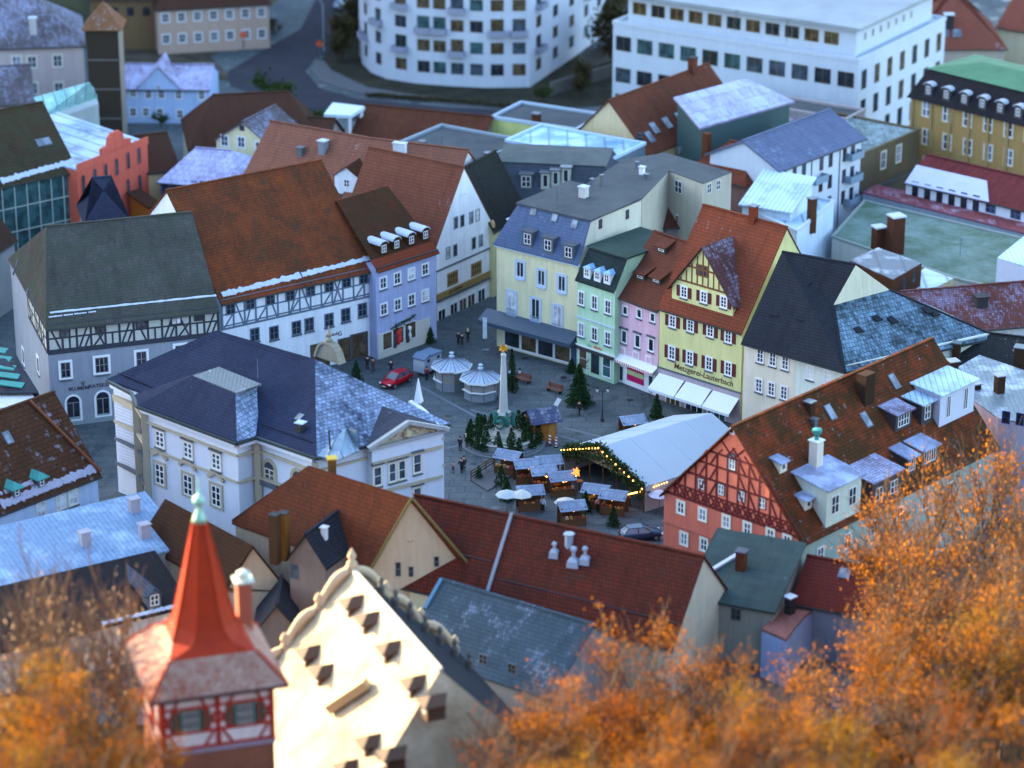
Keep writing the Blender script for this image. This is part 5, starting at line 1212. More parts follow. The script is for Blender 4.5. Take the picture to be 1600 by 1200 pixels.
def face_timber(Mf, nm):
    mb = MB(); up = (Mf.to_3x3() @ Vector((0, -1, 0)))
    def b_(a, b, w_=.26, pr=.06): mb.bar(Mf @ Vector((a[0], -HT - pr * .5 + .02, EZ + a[1])), Mf @ Vector((b[0], -HT - pr * .5 + .02, EZ + b[1])), w_, pr + .03, up=up)
    for x in (-HT + .13, 0, HT - .13): b_((x, -5.05), (x, 0), .32 if x else .36, .10)
    for z in (-4.9, -3.6, -1.55, -.2): b_((-HT, z), (HT, z), .24, .07)
    for sx in (-1, 1):
        for (a, b) in (((.3, -3.6), (1.1, -4.9)), ((3.9, -3.6), (3.1, -4.9)), ((.9, -1.55), (1.6, -.2)), ((3.4, -1.55), (2.7, -.2)), ((.25, -2.1), (.8, -3.6)), ((4.0, -2.1), (3.5, -3.6)), ((.2, -3.0), (1.0, -1.6)), ((4.0, -3.0), (3.4, -1.6))): b_((sx * a[0], a[1]), (sx * b[0], b[1]), .2, .08)
        for x in (1.0, 3.2): b_((sx * x, -3.6), (sx * x, -1.55), .2, .09)
    return mb.build(nm, RD, root)
for k in range(4): face_timber(M @ Matrix.Rotation(k * math.pi / 2, 4, 'Z'), 'timber_frame')
GSH = plain((.03, .09, .06), .6, key='green_shutter')
for x in (-2.1, 2.1):
    p = M @ Vector((x, -HT - .01, EZ - 2.6)); put_window(root, p, ang, 1.3, 1.7, dict(frame=plain((.5, .42, .36), .6, key='beige_sash'), cols=4, rows=2, glass=(1,), bar=.08, shutters=GSH, surround=GSH, sw=.05))
def ringq(r, z, k=4): return [M @ Vector((sx * r, sy * r, EZ + z)) for sx, sy in ((-1, -1), (1, -1), (1, 1), (-1, 1))]
RS = tile((.48, .05, .02), (.32, .04, .02), 0, .30, .30, seed=71, line=.25, blotch=.2, rough=.45)
RSF = tile((.34, .10, .08), (.26, .09, .07), .86, .34, .30, seed=72, fscale=.35, fc=(.46, .34, .27))
mb = MB(); mb.mat(RSF)
prof = [(5.3, -.1), (4.35, 1.0), (3.35, 2.1)]
rings = [ringq(r, z) for r, z in prof]
for a, b in zip(rings, rings[1:]): mb.hull(a, b, a is rings[0], False)
def octr(r, z, c=.42):                        # chamfered square turning into an octagon
    k = r * (1 - c); pts = []
    for sx, sy in ((-1, -1), (1, -1), (1, 1), (-1, 1)):
        p1, p2 = (sx * r, sy * (r - k * 0 - r * c)), (sx * (r - r * c), sy * r)
        pts += [p1, p2] if sx * sy > 0 else [p2, p1]
    return [M @ Vector((x, y, EZ + z)) for x, y in pts]
oc = [octr(3.35, 2.1, .02)] + [octr(r, z, c) for r, z, c in ((2.75, 2.8, .45), (2.35, 3.7, .55), (2.0, 5.0, .58), (1.3, 8.2, .58), (.52, 11.9, .58))]
mb.mat(RS)
for a, b in zip(oc, oc[1:]): mb.hull(a, b, False, b is oc[-1])
sp = mb.build('spire', None, root)
for k in range(8):
    mb = MB(); mb.tube([r_[k] for r_ in oc[1:]], .07, 6); mb.build('seam', RS, sp)
for k in range(4):
    mb = MB(); mb.tube([r_[k] for r_ in rings], .13, 6); mb.build('hip_tiles', RS, sp)
mb = MB(); mb.box(-5.35, 5.35, -5.35, 5.35, EZ - .4, EZ - .1, M); mb.build('eaves', plain((.10, .045, .05), .7, key='dark_red_soffit'), root)
mb = MB(); tpc = M @ Vector((0, 0, EZ + 11.8)); mb.lathe(tpc, [(.60, 0), (.45, .4), (.2, 1.0), (.18, 1.3), (.4, 1.5), (.46, 1.75), (.35, 2.0), (.1, 2.2), (.06, 3.0), (.02, 3.6)], 10); mb.build('finial', plain((.30, .55, .42), .5, .3, key='green_copper', var=.3), sp, smooth=True)
mb = MB(); Mc = M @ Matrix.Translation((3.6, 2.2, 0)); mb.box(-.55, .55, -.55, .55, EZ + .3, EZ + 5.4, Mc); o = mb.build('chimney', plaster((.40, .12, .07)), root); mb = MB(); mb.box(-.75, .75, -.75, .75, EZ + 5.4, EZ + 5.6, Mc); mb.lathe(Mc @ Vector((0, 0, EZ + 5.6)), [(.5, 0), (.5, .5), (.2, .7)], 10); mb.build('chimney_cap', plain((.55, .62, .52), .5, key='pale_cowl'), o)
# ------------------------------------------------------------------ sunlit house with dormers and scrolled gables
rA = P(552, 892, 19.5); rB = P(692, 1052, 19.5)
d = (rB - rA); d.z = 0; Lr = d.length; d.normalize(); nl = Vector((-d.y, d.x, 0)); nl = -nl if nl.x > 0 else nl      # towards the left
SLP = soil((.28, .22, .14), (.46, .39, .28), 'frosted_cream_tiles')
W2 = 9.5; dz = 9.6; zA = rA.z
Lt = Lr + 4
def S(u, v, dn): return Vector((rA.x, rA.y, zA)) + d * u + nl * v + Vector((0, 0, -dn))
foot = [S(0, W2, 0), S(Lt, W2, 0), S(Lt, -W2, 0), S(0, -W2, 0)]
foot = [Vector((p.x, p.y, 0)) for p in foot]
h = House('scrolled_gable_house', 'sunlit cream roof with rows of dark hooded dormers between scrolled sandstone gables', 'house', foot, zA - dz, plaster((.60, .52, .40)), z0=-1)
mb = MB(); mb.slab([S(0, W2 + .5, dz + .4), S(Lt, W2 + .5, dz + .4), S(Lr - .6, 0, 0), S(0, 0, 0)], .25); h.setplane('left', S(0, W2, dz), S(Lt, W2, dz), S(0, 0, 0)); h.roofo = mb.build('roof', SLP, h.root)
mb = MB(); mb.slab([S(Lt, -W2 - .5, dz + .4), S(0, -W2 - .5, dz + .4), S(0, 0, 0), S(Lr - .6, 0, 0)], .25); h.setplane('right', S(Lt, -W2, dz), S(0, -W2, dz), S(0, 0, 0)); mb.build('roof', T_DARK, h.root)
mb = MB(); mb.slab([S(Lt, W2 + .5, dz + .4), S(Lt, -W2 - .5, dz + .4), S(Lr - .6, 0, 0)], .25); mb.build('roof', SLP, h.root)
mb = MB(); mb.bar(S(0, 0, -.05), S(Lr - .6, 0, -.05), .4, .25); mb.build('ridge_tiles', plain((.62, .56, .44), .7, key='ridge_mortar'), h.root)
STN = plaster((.50, .38, .24), .5)
mb = MB(); t_ = .45                              # far gable wall with scrolls
ga = [S(-.1, W2, dz), S(-.1, -W2, dz), S(-.1, 0, -.9)]; gb_ = [p - d * t_ for p in ga]; mb.hull(gb_, ga); 
mb.build('gable', STN, h.root)
for sd in (1, -1):
    for k in range(3):
        v0, v1 = k * W2 / 3 + .3, (k + 1) * W2 / 3 - .2; f = dz / W2; pts = []
        for j in range(9):
            t = j / 8; v = v0 + (v1 - v0) * t; pts.append(S(-.3, sd * v, v * f - .25 - .6 * math.sin(t * math.pi)))
        mb = MB(); mb.tube(pts, [.38, .42, .46, .48, .46, .42, .4, .42, .5], 8); mb.build('scroll', STN, h.root, smooth=True)
        p = S(-.3, sd * (v1 + .15), (v1 + .15) * f - .2); mb = MB(); mb.lathe(p, [(.4, -.4), (.4, .1), (.22, .3), (.4, .7), (.3, 1.0), (.1, 1.3)], 8); mb.build('urn', STN, h.root, smooth=True)
mb = MB(); mb.lathe(S(-.3, 0, -.6), [(.5, -.5), (.45, .1), (.25, .3), (.4, .7), (.25, 1.0), (.06, 1.4)], 8); mb.build('gable_finial', STN, h.root, smooth=True)
DKH = plain((.09, .05, .03), .7, key='dark_brown_hood', var=.4)
for x, y in ((541, 962), (565, 988), (598, 1034), (637, 1088), (663, 1118), (474, 1040), (494, 1070), (567, 1180), (600, 1200), (520, 1130) if False else (532, 1220)):
    h.dormer(x, y, 'left', w=1.3, h=1.1, kind='hip', rise=.6, wall=DKH, roof=DKH, win=(.7, .7), ov=.35, cols=1, rows=1)
mb = MB(); p0_, n0_ = h.planes['left']; a = h.hit(520, 1112, 'left'); b = h.hit(580, 1072, 'left'); mb.bar(a + n0_ * .5, b + n0_ * .5, .9, .8); mb.build('cross_ridge', plain((.45, .33, .18), .8, key='sandstone_ridge'), h.root)
mb = MB(); a = S(Lr - 2, -4, 2.2); 
for k in range(7):
    v = 1.4 + k * 1.15; mb.lathe(S(3.0 + k * .5, -v, v * dz / W2 - .6), [(.3, -.4), (.35, .4), (.15, .7), (.28, 1.0), (.1, 1.3)], 6)
mb.build('parapet_figures', plain((.12, .11, .10), .9, key='weathered_stone', var=.6), h.root)
# ------------------------------------------------------------------ houses behind the square, up to the top of the view
SW0 = dict(frame=WHITE, surround=WHITE, sw=.12, glass=(0, 1))
DWIN = dict(frame=DARKW, cols=2, rows=1, glass=(0,))
# far left
PINKW = plaster((.46, .38, .38), .4)
T_FP = tile((.12, .10, .11), (.08, .07, .075), .62, .4, .45, seed=100, fscale=.12, fc=(.36, .38, .56))
h = House('pale_pink_house', 'pale pink house with frosted hip roof in the far left corner', 'house', rp((-90, 76), (130, 67), 12, 18), 12, PINKW)
h.roof('hip', 17.5, T_FP, inset=7); h.chimney(52, 50, w=1.1, d=1.1, h=2.2, mat=plaster((.5, .46, .46)))
for x, y in ((26, 97), (50, 97), (90, 95), (52, 138), (92, 138), (20, 138)): h.win(0, x, y, 1.3, 1.8, frame=WHITE, surround=CREAMF, sw=.2, glass=(1, 2))
BRW = plain((.035, .026, .018), .9, key='brown_boards')
h = House('stair_tower', 'dark brown board-clad tower with a small pale pyramid roof, orange sunlight painted in', 'tower', rp((134, 44), (184, 44), 17.5, 5), 17.5, BRW)
mb = MB(); u = h.uvz; c_ = u(h.L / 2, 2.5, 21.0); e_ = [u(-.6, -.6, 17.4), u(h.L + .6, -.6, 17.4), u(h.L + .6, 5.6, 17.4), u(-.6, 5.6, 17.4)]
for k in range(4): mb.slab([e_[k], e_[(k + 1) % 4], c_], .2)
h.roofo = mb.build('roof', tile((.30, .16, .10), None, .35, seed=101), h.root)  # warm sun on the roof is put into the orange tile colour
for z in (12.5, 8.0, 3.5): h.band(0, z, .3, .1, plain((.10, .09, .08), .8, key='ledge'))
h.wbox(1, .0, 5, 0, 17.4, .0, .06, plaster((.26, .22, .18)), 'side_wall')
BLW = plaster((.40, .52, .76))
h = House('light_blue_house', 'light blue house with a frosted lilac roof and a cross gable near the road', 'house', rp((190, 137), (327, 138), base_eave((192, 192), (190, 137)), 11), base_eave((192, 192), (190, 137)), BLW)
h.roof('par', h.ridge_z(270, 100), tile((.22, .18, .26), None, .85, .4, .5, seed=102, fc=(.50, .52, .76)), ov=.4, og=.2)
h.dormer(248, 140, w=6.5, h=.4, kind='gable', rise=3.2, ov=.2, win=(.6, .8), wall=BLW)
for x, y in ((208, 143), (232, 145), (252, 145), (279, 146), (315, 147), (208, 173), (228, 173), (250, 174), (281, 176)): h.win(0, x, y + 2, .9, 1.3, **SW0)
T_MOS = tile((.07, .055, .040), (.045, .038, .03), .12, .4, .5, moss=(.05, .05, .03), mossamt=.6, seed=103)
# glass-fronted brown roof house
h = House('glass_fronted_house', 'house with mossy brown roof and a green glass front with white mullions', 'house', rp((-60, 300), (118, 262), 10.5, 16), 10.5, plaster((.20, .26, .22)))
h.roof('par', h.ridge_z(20, 168), T_MOS, ov=.5, og=.2)
mb = MB(); h.wbox(0, .2, h.L - .2, .5, 9.8, .02, .12, glass(4), 'glass_front')
M = h.M(0)
for k in range(10): mb.box(.2 + (h.L - .5) * k / 9, .32 + (h.L - .5) * k / 9, -.2, -.12, .5, 10, M)
for z in (3.5, 6.8, 9.8): mb.box(.2, h.L - .2, -.19, -.12, z, z + .14, M)
mb.build('mullions', plain((.40, .46, .42), .6, key='mullion'), h.root); h.skylight(68, 222, w=2.0, h=1.0)
snow_line(h, (2, 284), (116, 252), .9, gaps=.0)
# coral house
COR = plaster((.58, .115, .075))
h = House('coral_house', 'coral-red house with curved parapet gable and a broad frosted roof', 'house', rp((120, 268), (230, 224), 10.5, 18), 10.5, COR)
h.shed(10.75, 13.0, seam((.18, .22, .28), .75, 2.5, seed=104, fc=(.46, .58, .82)), ov=.05)
h.band(0, 10.4, 1.1, .12, COR, 'parapet')
a, b, d, n = h.wallinfo(0); mb = MB(); mid, _ = h.uz(0, 181, 232); ring = [(mid - 3.2, 11.4), (mid + 3.2, 11.4), (mid + 3.2, 12.2), (mid + 1.8, 12.4), (mid + 1.5, 13.4), (mid + .8, 13.9), (mid - .8, 13.9), (mid - 1.5, 13.4), (mid - 1.8, 12.4), (mid - 3.2, 12.2)]
mb.hull([h.M(0) @ Vector((x, .3, z)) for x, z in reversed(ring)], [h.M(0) @ Vector((x, -.12, z)) for x, z in reversed(ring)]); mb.build('curved_gable', COR, h.root)
for x, y in ((130, 288), (148, 278), (165, 270), (182, 262), (200, 252), (217, 244), (200, 294), (218, 287), (131, 326), (150, 316)): h.win(0, x, y, .7, 2.1, frame=DARKW, surround=COR, sw=.1, cols=2, rows=3, glass=(1,), arch=.25)
# glazed lantern
h = House('glazed_lantern', 'long pale glass rooflight standing between the mossy roof and the coral house', 'rooflight', [P(*q, 12) for q in ((76, 190), (154, 162), (146, 136), (52, 160))], 12, plaster((.28, .34, .36)))
mb = MB(); mb.slab([P(72, 178, 14.0), P(152, 150, 14.0), P(140, 128, 16.5), P(52, 152, 16.5)], .3); h.roofo = mb.build('roof', seam((.20, .42, .44), .35, 2.0, seed=105, fc=(.4, .62, .66)), h.root)
# dark blue pointed roof in front
h = House('dark_pointed_house', 'small house with steep dark blue pointed roof just behind the mossy grey roof', 'house', rp((135, 345), (200, 340), 8.5, 8), 8.5, plaster((.2, .2, .24)))
h.roof('hip', 13, tile((.045, .05, .085), None, .1, seed=106), inset=4, ov=.5)
# brown hip house with yellow gable
T_CB = tile((.085, .042, .034), (.055, .032, .028), .05, .4, .45, seed=107)
h = House('brown_hip_house', 'low house with long dark brown roof beyond the yellow gable', 'house', rp((296, 232), (505, 222), 6, 16), 6, plaster((.4, .38, .3)))
h.roof('hip', 11.5, T_CB, inset=4)
h = House('yellow_gable_house', 'little cream-yellow gable house with three dark windows and a lilac frosted roof side', 'house', rp((338, 216), (425, 228), 8.5, 9), 8.5, plaster((.66, .60, .36)))
h.roof('perp', h.at(0, 376, 189).z, T_FP, ov=.3, og=.3)
for x, y in ((351, 220), (377, 222), (405, 230)): h.win(0, x, y, 1.1, 1.5, **dict(SW0, glass=(0,)))
h.win(0, 378, 200, .8, .8, **DWIN)
h = House('small_brown_house', 'small brown-roofed house with orange light painted on its gable end behind the coral house', 'house', rp((232, 268), (280, 262), 6.5, 11), 6.5, plaster((.55, .40, .22)))  # orange light on the gable end is put into the plaster colour
h.roof('par', h.ridge_z(262, 206), T_CB, ov=.3, og=.2)
h = House('lilac_roof_hall', 'low hall with a smooth lilac frosted roof over dark striped shutters', 'building', rp((250, 280), (372, 290), 6.5, 12), 6.5, plaster((.10, .11, .18)))
h.roof('hip', 9.5, tile((.24, .20, .30), None, .9, 1.0, 1.0, seed=108, line=.1, fc=(.46, .48, .72)), inset=3, ov=.6)
for k in range(7): h.win(0, 258 + 15 * k, 295, .9, 2.2, frame=plain((.06, .08, .2), .6, key='blue_shutter'), glass=(0,), cols=3, rows=1)
h = House('shed_orange', 'tiny shed with an orange door beside the coral house', 'shed', rp((232, 322), (247, 318), 4, 4), 4, plain((.35, .12, .02), .7, key='orange_boards')); h.name = 'x'; h.root.name = 'garden_shed'
h.shed(4.1, 5.0, T_CB); h.win(0, 240, 330, .9, 1.8, **DWIN)
# pink-brown roofs behind the rust roof
T_PB = tile((.26, .125, .105), (.17, .085, .075), .12, .4, .45, seed=109, blotch=.25)
h = House('pinkish_roof_house', 'large house with faded pink-brown roofs behind the big rust-red roof', 'house', rp((372, 292), (520, 320), 10.5, 16), 10.5, plaster((.5, .48, .5)))
h.roof('par', h.ridge_z(470, 212) if False else 17.5, T_PB, ov=.3, og=.2); h.chimney(505, 235, w=1.0, d=1.0, h=1.3, mat=plaster((.18, .20, .24)), cap=SNOW); h.chimney(470, 240, w=.8, d=.8, h=.8, mat=GREYM, cap=GREYM)
h = House('long_pink_roof_house', 'second faded pink-brown roof with a white-fronted dormer, left of the white gable', 'house', rp((530, 325), (690, 345), 11, 17), 11, plaster((.5, .5, .54)))
h.roof('par', 18.0, T_PB, ov=.3, og=.2); h.dormer(542, 300, w=3.4, h=2.2, kind='gable', rise=1.2, wall=plaster((.6, .64, .7)), roof=T_BROWN, win=(.8, 1.0)); h.chimney(625, 245, w=1.6, d=.8, h=1.8, mat=plaster((.55, .62, .7)), cap=SNOW)
h = House('flat_workshop', 'long low dark flat-roofed workshop behind the pink-brown roofs', 'building', rp((600, 236), (735, 262), 9.5, 14), 9.5, plaster((.16, .18, .2))); h.roof('flat', .5, DARKF, mat2=plain((.26, .32, .38), .7, key='frosted_rim')); h.chimney(660, 232, 'top', .8, .8, 1, GREYM, GREYM)
h = House('brown_row', 'very long low row with brown-red roof beside the road bend', 'house', rp((548, 216), (745, 236), 4.5, 12), 4.5, plaster((.3, .26, .24)))
h.roof('par', 8.0, tile((.13, .055, .04), None, .08, .4, .45, seed=110), ov=.3)
h = House('low_brown_row', 'low brown-roofed building right beside the yellow gable house', 'house', rp((420, 236), (508, 240), 5, 12), 5, plaster((.3, .26, .24)))
h.roof('par', 8.5, T_CB, ov=.3)
# pavilion
pts = [P(x, y, 8.2) for x, y in ((506, 178), (548, 180), (570, 166), (520, 160))]
root = empty('canopy_pavilion', (sum((p for p in pts), Vector()) / 4).xy.to_3d(), 'white canopy on slanted white legs standing by the road', 'pavilion')
mb = MB(); mb.slab(pts, .5); mb.build('canopy', plain((.55, .68, .75), .5, key='pale_canopy'), root)
for p in pts: mb = MB(); c_ = root.location; mb.bar(p + Vector((0, 0, -.4)) + (c_.xy.to_3d() - p.xy.to_3d()) * .15, Vector((p.x, p.y, 0)) + (c_.xy.to_3d() - p.xy.to_3d()) * .45, .45); mb.build('leg', WHITE, root)
# round white apartment block
pts = []
for k in range(9):
    t = k / 8; a_ = P(560 + 6 * 0, 96, 0)
arc = [(562, 85), (566, 100), (580, 114), (605, 124), (650, 131), (700, 135), (760, 138), (828, 137)]
f0 = [P(x, y, 0) for x, y in arc]; back = [P(905, 84, 0), P(945, 52, 0)]; back2 = [P(940, 10, 0), P(600, 10, 0)]
h = House('rounded_apartment_block', 'large white apartment block with a rounded corner and many small balconies', 'apartment building', f0 + back + back2, 17.5, plaster((.50, .54, .62), .4))
h.roof('flat', .5, plain((.3, .34, .4), .8, key='pale_roof'))
W_AP = dict(frame=plain((.10, .09, .07), .6, key='bronze_frame'), cols=2, rows=1, glass=(0, 3, 4, 1))
BALC = plain((.26, .28, .36), .6, key='balcony_front')
def balcony(h, i, u, z, w_=2.6):
    M = h.M(i); mb = MB(); mb.box(u - w_ / 2, u + w_ / 2, -1.2, -.01, z, z + .15, M); mb.box(u - w_ / 2, u + w_ / 2, -1.2, -1.12, z + .15, z + 1.0, M); mb.box(u - w_ / 2, u - w_ / 2 + .08, -1.12, -.01, z + .15, z + 1.0, M); mb.box(u + w_ / 2 - .08, u + w_ / 2, -1.12, -.01, z + .15, z + 1.0, M); mb.build('balcony', BALC, h.root)
def facade_grid(h, i, n, zs, w_=1.5, hh=1.5, bal=(), st=W_AP, u0=0, u1=None):
    a, b, d, nn = h.wallinfo(i); L = (b - a).length if u1 is None else u1
    for r_, z in enumerate(zs):
        for k in range(n):
            u = u0 + (L - u0) * (k + .5) / n; tall = (r_, k) in bal
            p = a + d * u + Vector((0, 0, z)) + nn * .004; put_window(h.root, p, math.atan2(d.y, d.x), w_, hh * (1.35 if tall else 1), st)
            if tall: balcony(h, i, u, z - hh * .75)
for i, n in ((1, 1), (2, 1), (3, 1), (4, 2), (5, 2), (6, 2), (7, 3), (8, 2), (9, 2)):
    facade_grid(h, i, n, (3.0, 6.5, 10.0, 13.5, 16.2)[:5], 1.6 if i < 3 else 2.1, 1.9, bal=((1, 0), (3, 0)) if i % 2 else ((2, 0), (2, 1)))
h.wbox(9, 1, 7, 0, 8, .01, .1, plain((.02, .02, .03), .9, key='painted_passage_shade'), 'passage')  # flat near-black panel; its colour paints the shade inside the passage
# ramp walls and planting behind it
for nm, a_, b_, z_ in (('garden_wall', (905, 112), (962, 92), 3.0), ('garden_wall', (860, 150), (958, 120), 2.2)):
    mb = MB(); p, q = P(*a_), P(*b_); mb.bar(p + Vector((0, 0, z_ / 2)), q + Vector((0, 0, z_ / 2)), .4, z_); o = mb.build(nm, plaster((.14, .13, .12))); tag(o, 'upper dark retaining wall beside the rounded white block' if z_ > 2.5 else 'lower dark retaining wall between the white block and the road', 'wall')
# big modern white block: lower storeys, set back top storey
Z2 = 14.0
WMOD = plaster((.50, .56, .64), .35)
h = House('modern_block', 'broad modern white building with bands of dark windows and a set-back top floor', 'office building', rp((958, 38), (1341, 98), Z2, 30), Z2, WMOD)
S1 = Vector((0, 0, 0))
h.roof('flat', .6, plain((.4, .46, .5), .8, key='pale_roof2'), mat2=WMOD)
facade_grid(h, 0, 11, (11.2,), 2.7, 2.3, st=dict(frame=plain((.12, .10, .06), .5, key='dark_bronze'), surround=None, cols=2, rows=1, glass=(0, 4, 1)))
facade_grid(h, 0, 11, (6.2, 2.0), 2.7, 2.3, st=dict(frame=plain((.12, .10, .06), .5, key='dark_bronze'), cols=2, rows=1, glass=(0, 4, 1)))
facade_grid(h, 1, 7, (11.0, 6.5, 2.2), 1.6, 2.9, st=dict(frame=plain((.12, .10, .06), .5, key='dark_bronze'), cols=1, rows=1, glass=(3, 0)))
u = h.uvz; mb = MB(); mb.prism([u(1.5, 2.0, 0), u(h.L - 1.5, 2.0, 0), u(h.L - 1.5, 28, 0), u(1.5, 28, 0)], Z2 + .1, Z2 + 4.4); tp_ = mb.build('top_floor', WMOD, h.root)
mb = MB(); mb.prism([u(.3, .8, 0), u(h.L - .3, .8, 0), u(h.L - .3, 29, 0), u(.3, 29, 0)], Z2 + 4.4, Z2 + 4.9); mb.build('roof_slab', plain((.30, .34, .37), .8, key='white_roof', var=.55, scale=.12), h.root)
a_ = u(1.5, 2.0, 0)
for k in range(11):
    p = u(3.5 + (h.L - 9) * k / 10, 2.0, Z2 + 2.5) - h.ey * .01; put_window(h.root, p, math.atan2(h.ex.y, h.ex.x), 2.4, 1.9, dict(frame=plain((.30, .20, .06), .5, key='amber_blind'), cols=2, rows=1, glass=(0, 3)))
for k in range(7):
    p = u(h.L - 1.5, 5 + k * 2.6, Z2 + 2.7) + h.ex * .01; put_window(h.root, p, math.atan2(h.ey.y, h.ey.x), .7, 1.2, dict(frame=CREAMF, cols=1, rows=1, glass=(2,)))
mb = MB(); mb.lathe(u(h.L * .55, 17, Z2 + 4.9), [(1.4, 0), (1.4, .5), (.6, .6), (.5, 1.4)], 12); mb.build('roof_vent', GREYM, h.root)
h = House('link_wing', 'low beige-pink wing in front of the modern white building', 'building', rp((1085, 150), (1322, 190), 9, 6), 9, plaster((.40, .36, .38))); h.roof('flat', .5, DARKF)
# cream gable house with red-brown roof
h = House('cream_gable_house', 'large cream gabled house with red-brown roof, four skylights and a frosted flat dormer', 'house', rp((893, 213), (1010, 238), 11, 24), 11, plaster((.62, .50, .30)))
T_RB = tile((.17, .065, .045), (.10, .042, .034), .12, .4, .45, seed=111, fc=(.45, .4, .5))
h.roof('perp', h.at(0, 951, 156).z, T_RB, ov=.4, og=.2)
for x, y in ((1022, 200), (1042, 192), (1062, 184), (1015, 214)): h.skylight(x, y, 'right', 1.1, 1.6)
h.win(0, 1000, 214, .8, 1.2, frame=GREYM, glass=(0,)); h.chimney(1082, 112, 'right', 1, 1, 2, T_RB, SOOT)
pl = h.planes['right']; q = h.hit(1100, 205, 'right')
mb = MB(); pp = [P(1093, 200, 14.5), P(1242, 158, 14.5), P(1165, 122, 17.5), P(1052, 152, 17.5)]; mb.slab(pp, .3); mb.build('flat_dormer_roof', tile((.3, .26, .36), None, .85, 2, 2, seed=112, line=.1, fc=(.50, .54, .78)), h.root)
c_ = sum(pp, Vector()) / 4; mb = MB(); mb.hull([Vector((*(p.xy.to_3d().lerp(c_, .08)).xy, 9)) for p in pp], [p.lerp(c_, .08) - Vector((0, 0, .3)) for p in pp]); mb.build('flat_dormer', plain((.05, .09, .09), .6, key='dark_teal_cladding'), h.root)
h = House('frosted_flat_annex', 'flat frosted annex between the cream gable house and the balcony apartments', 'building', [P(*q, 9) for q in ((1062, 236), (1240, 190), (1195, 172), (1040, 214))], 9, plaster((.25, .23, .3))); h.roof('flat', .3, seam((.3, .28, .36), .7, 3, seed=9, fc=(.46, .46, .62)))
# low yellow-walled flat house
h = House('low_yellow_house', 'low flat-roofed house with yellow-green wall behind the glass-roofed block', 'house', rp((768, 186), (900, 206), 7.5, 9), 7.5, plaster((.55, .58, .22))); h.roof('flat', .5, DARKF, mat2=plain((.4, .5, .6), .7, key='frost_edge')); h.chimney(838, 190, 'top', 1, 1, 1.2, BRICK, GREYM)
facade_grid(h, 0, 5, (4.5,), 1.2, 1.3, st=SW0)
# grey block with barrel-like roof, windows
h = House('grey_attic_block', 'dark grey block with steep attic storey and four tall pale window bays', 'building', rp((750, 310), (965, 320) , 9, 12), 9, plaster((.10, .12, .15)))
h = h
h.roof('mansard', 14.2, tile((.06, .075, .10), (.05, .06, .08), .1, .6, .6, seed=113, line=.2), z1=13.6, k=2.0, mat2=soil((.07, .085, .085), (.10, .115, .115), 'grey_felt'))
for x, y in ((852, 296), (868, 292), (884, 288)): h.dormer(x, y, w=1.2, h=2.2, kind='flat', wall=plaster((.40, .44, .36)), roof=GREYM, win=(.7, 1.7), cols=1, rows=1)
for x, y in ((765, 290), (822, 296)): h.dormer(x, y, w=1.6, h=2.0, kind='flat', wall=GREYM, roof=GREYM, win=(1.2, 1.5))
h.chimney(0, 0, p=P(763, 285, 11), w=.9, d=.9, h=4.0, mat=tile((.22, .09, .06), None, 0, .3, .14, seed=8), cap=GREYM, capw=.05)
h = House('blue_roof_block', 'block with bright pale blue frosted flat roof right behind the dark grey attic', 'building', rp((790, 222), (955, 252), 12.5, 9), 12.5, plaster((.12, .16, .20))); h.roof('flat', .4, seam((.16, .34, .52), .6, 2.5, seed=10, fc=(.40, .60, .86)), mat2=plain((.4, .55, .75), .7, key='blue_edge'))
facade_grid(h, 0, 9, (10.5,), 1.2, 1.6, st=dict(frame=WHITE, cols=1, rows=1, glass=(0,)))
# dark gable roof between the alley and the yellow store
h = House('black_gable_house', 'house with steep black roof and narrow pale yellow side beside the alley', 'house', rp((770, 358), (822, 328), 9.2, 9), 9.2, plaster((.58, .54, .30)))
h.roof('par', 16.5, tile((.03, .032, .032), (.02, .022, .02), .03, seed=114), ov=.5, og=.2)
h.win(0, 784, 372, .9, 1.6, **SW0)
# apartments with balconies
h = House('balcony_apartments', 'white apartment house with blue frosted roof and six blue-grey balconies', 'apartment building', rp((1215, 262), (1346, 212), 13.0, 11), 13.0, plaster((.55, .60, .68), .3))
h.roof('par', h.ridge_z(1215, 200), tile((.13, .15, .24), (.09, .11, .18), .30, .6, .6, seed=115, fc=(.36, .44, .66), line=.3), ov=.7, og=.4)
Lh = h.L
for z in (11.2, 8.2, 5.2):
    for k, u_ in enumerate((.08, .20, .31, .52, .63, .80, .90)):
        p = h.A + h.ex * Lh * u_ + Vector((0, 0, z)) + h.wallinfo(0)[3] * .004; put_window(h.root, p, math.atan2(h.ex.y, h.ex.x), .9, 1.9, dict(frame=plain((.25, .1, .08), .6, key='red_brown_frame') if k % 2 else DARKW, cols=1, rows=1, glass=(0, 1)))
BALC = plain((.20, .28, .36), .5, key='blue_balcony')
for u_, z in ((.12, 7.2), (.45, 9.0), (.45, 5.2), (.88, 10.4), (.88, 7.2), (.88, 4.0)): balcony(h, 0, Lh * u_, z, 2.9)
for u_ in (.40, .74): mb = MB(); mb.box(Lh * u_ - .06, Lh * u_ + .06, -.1, -.01, .5, 13, h.M(0)); mb.build('downpipe', GUTTER, h.root)
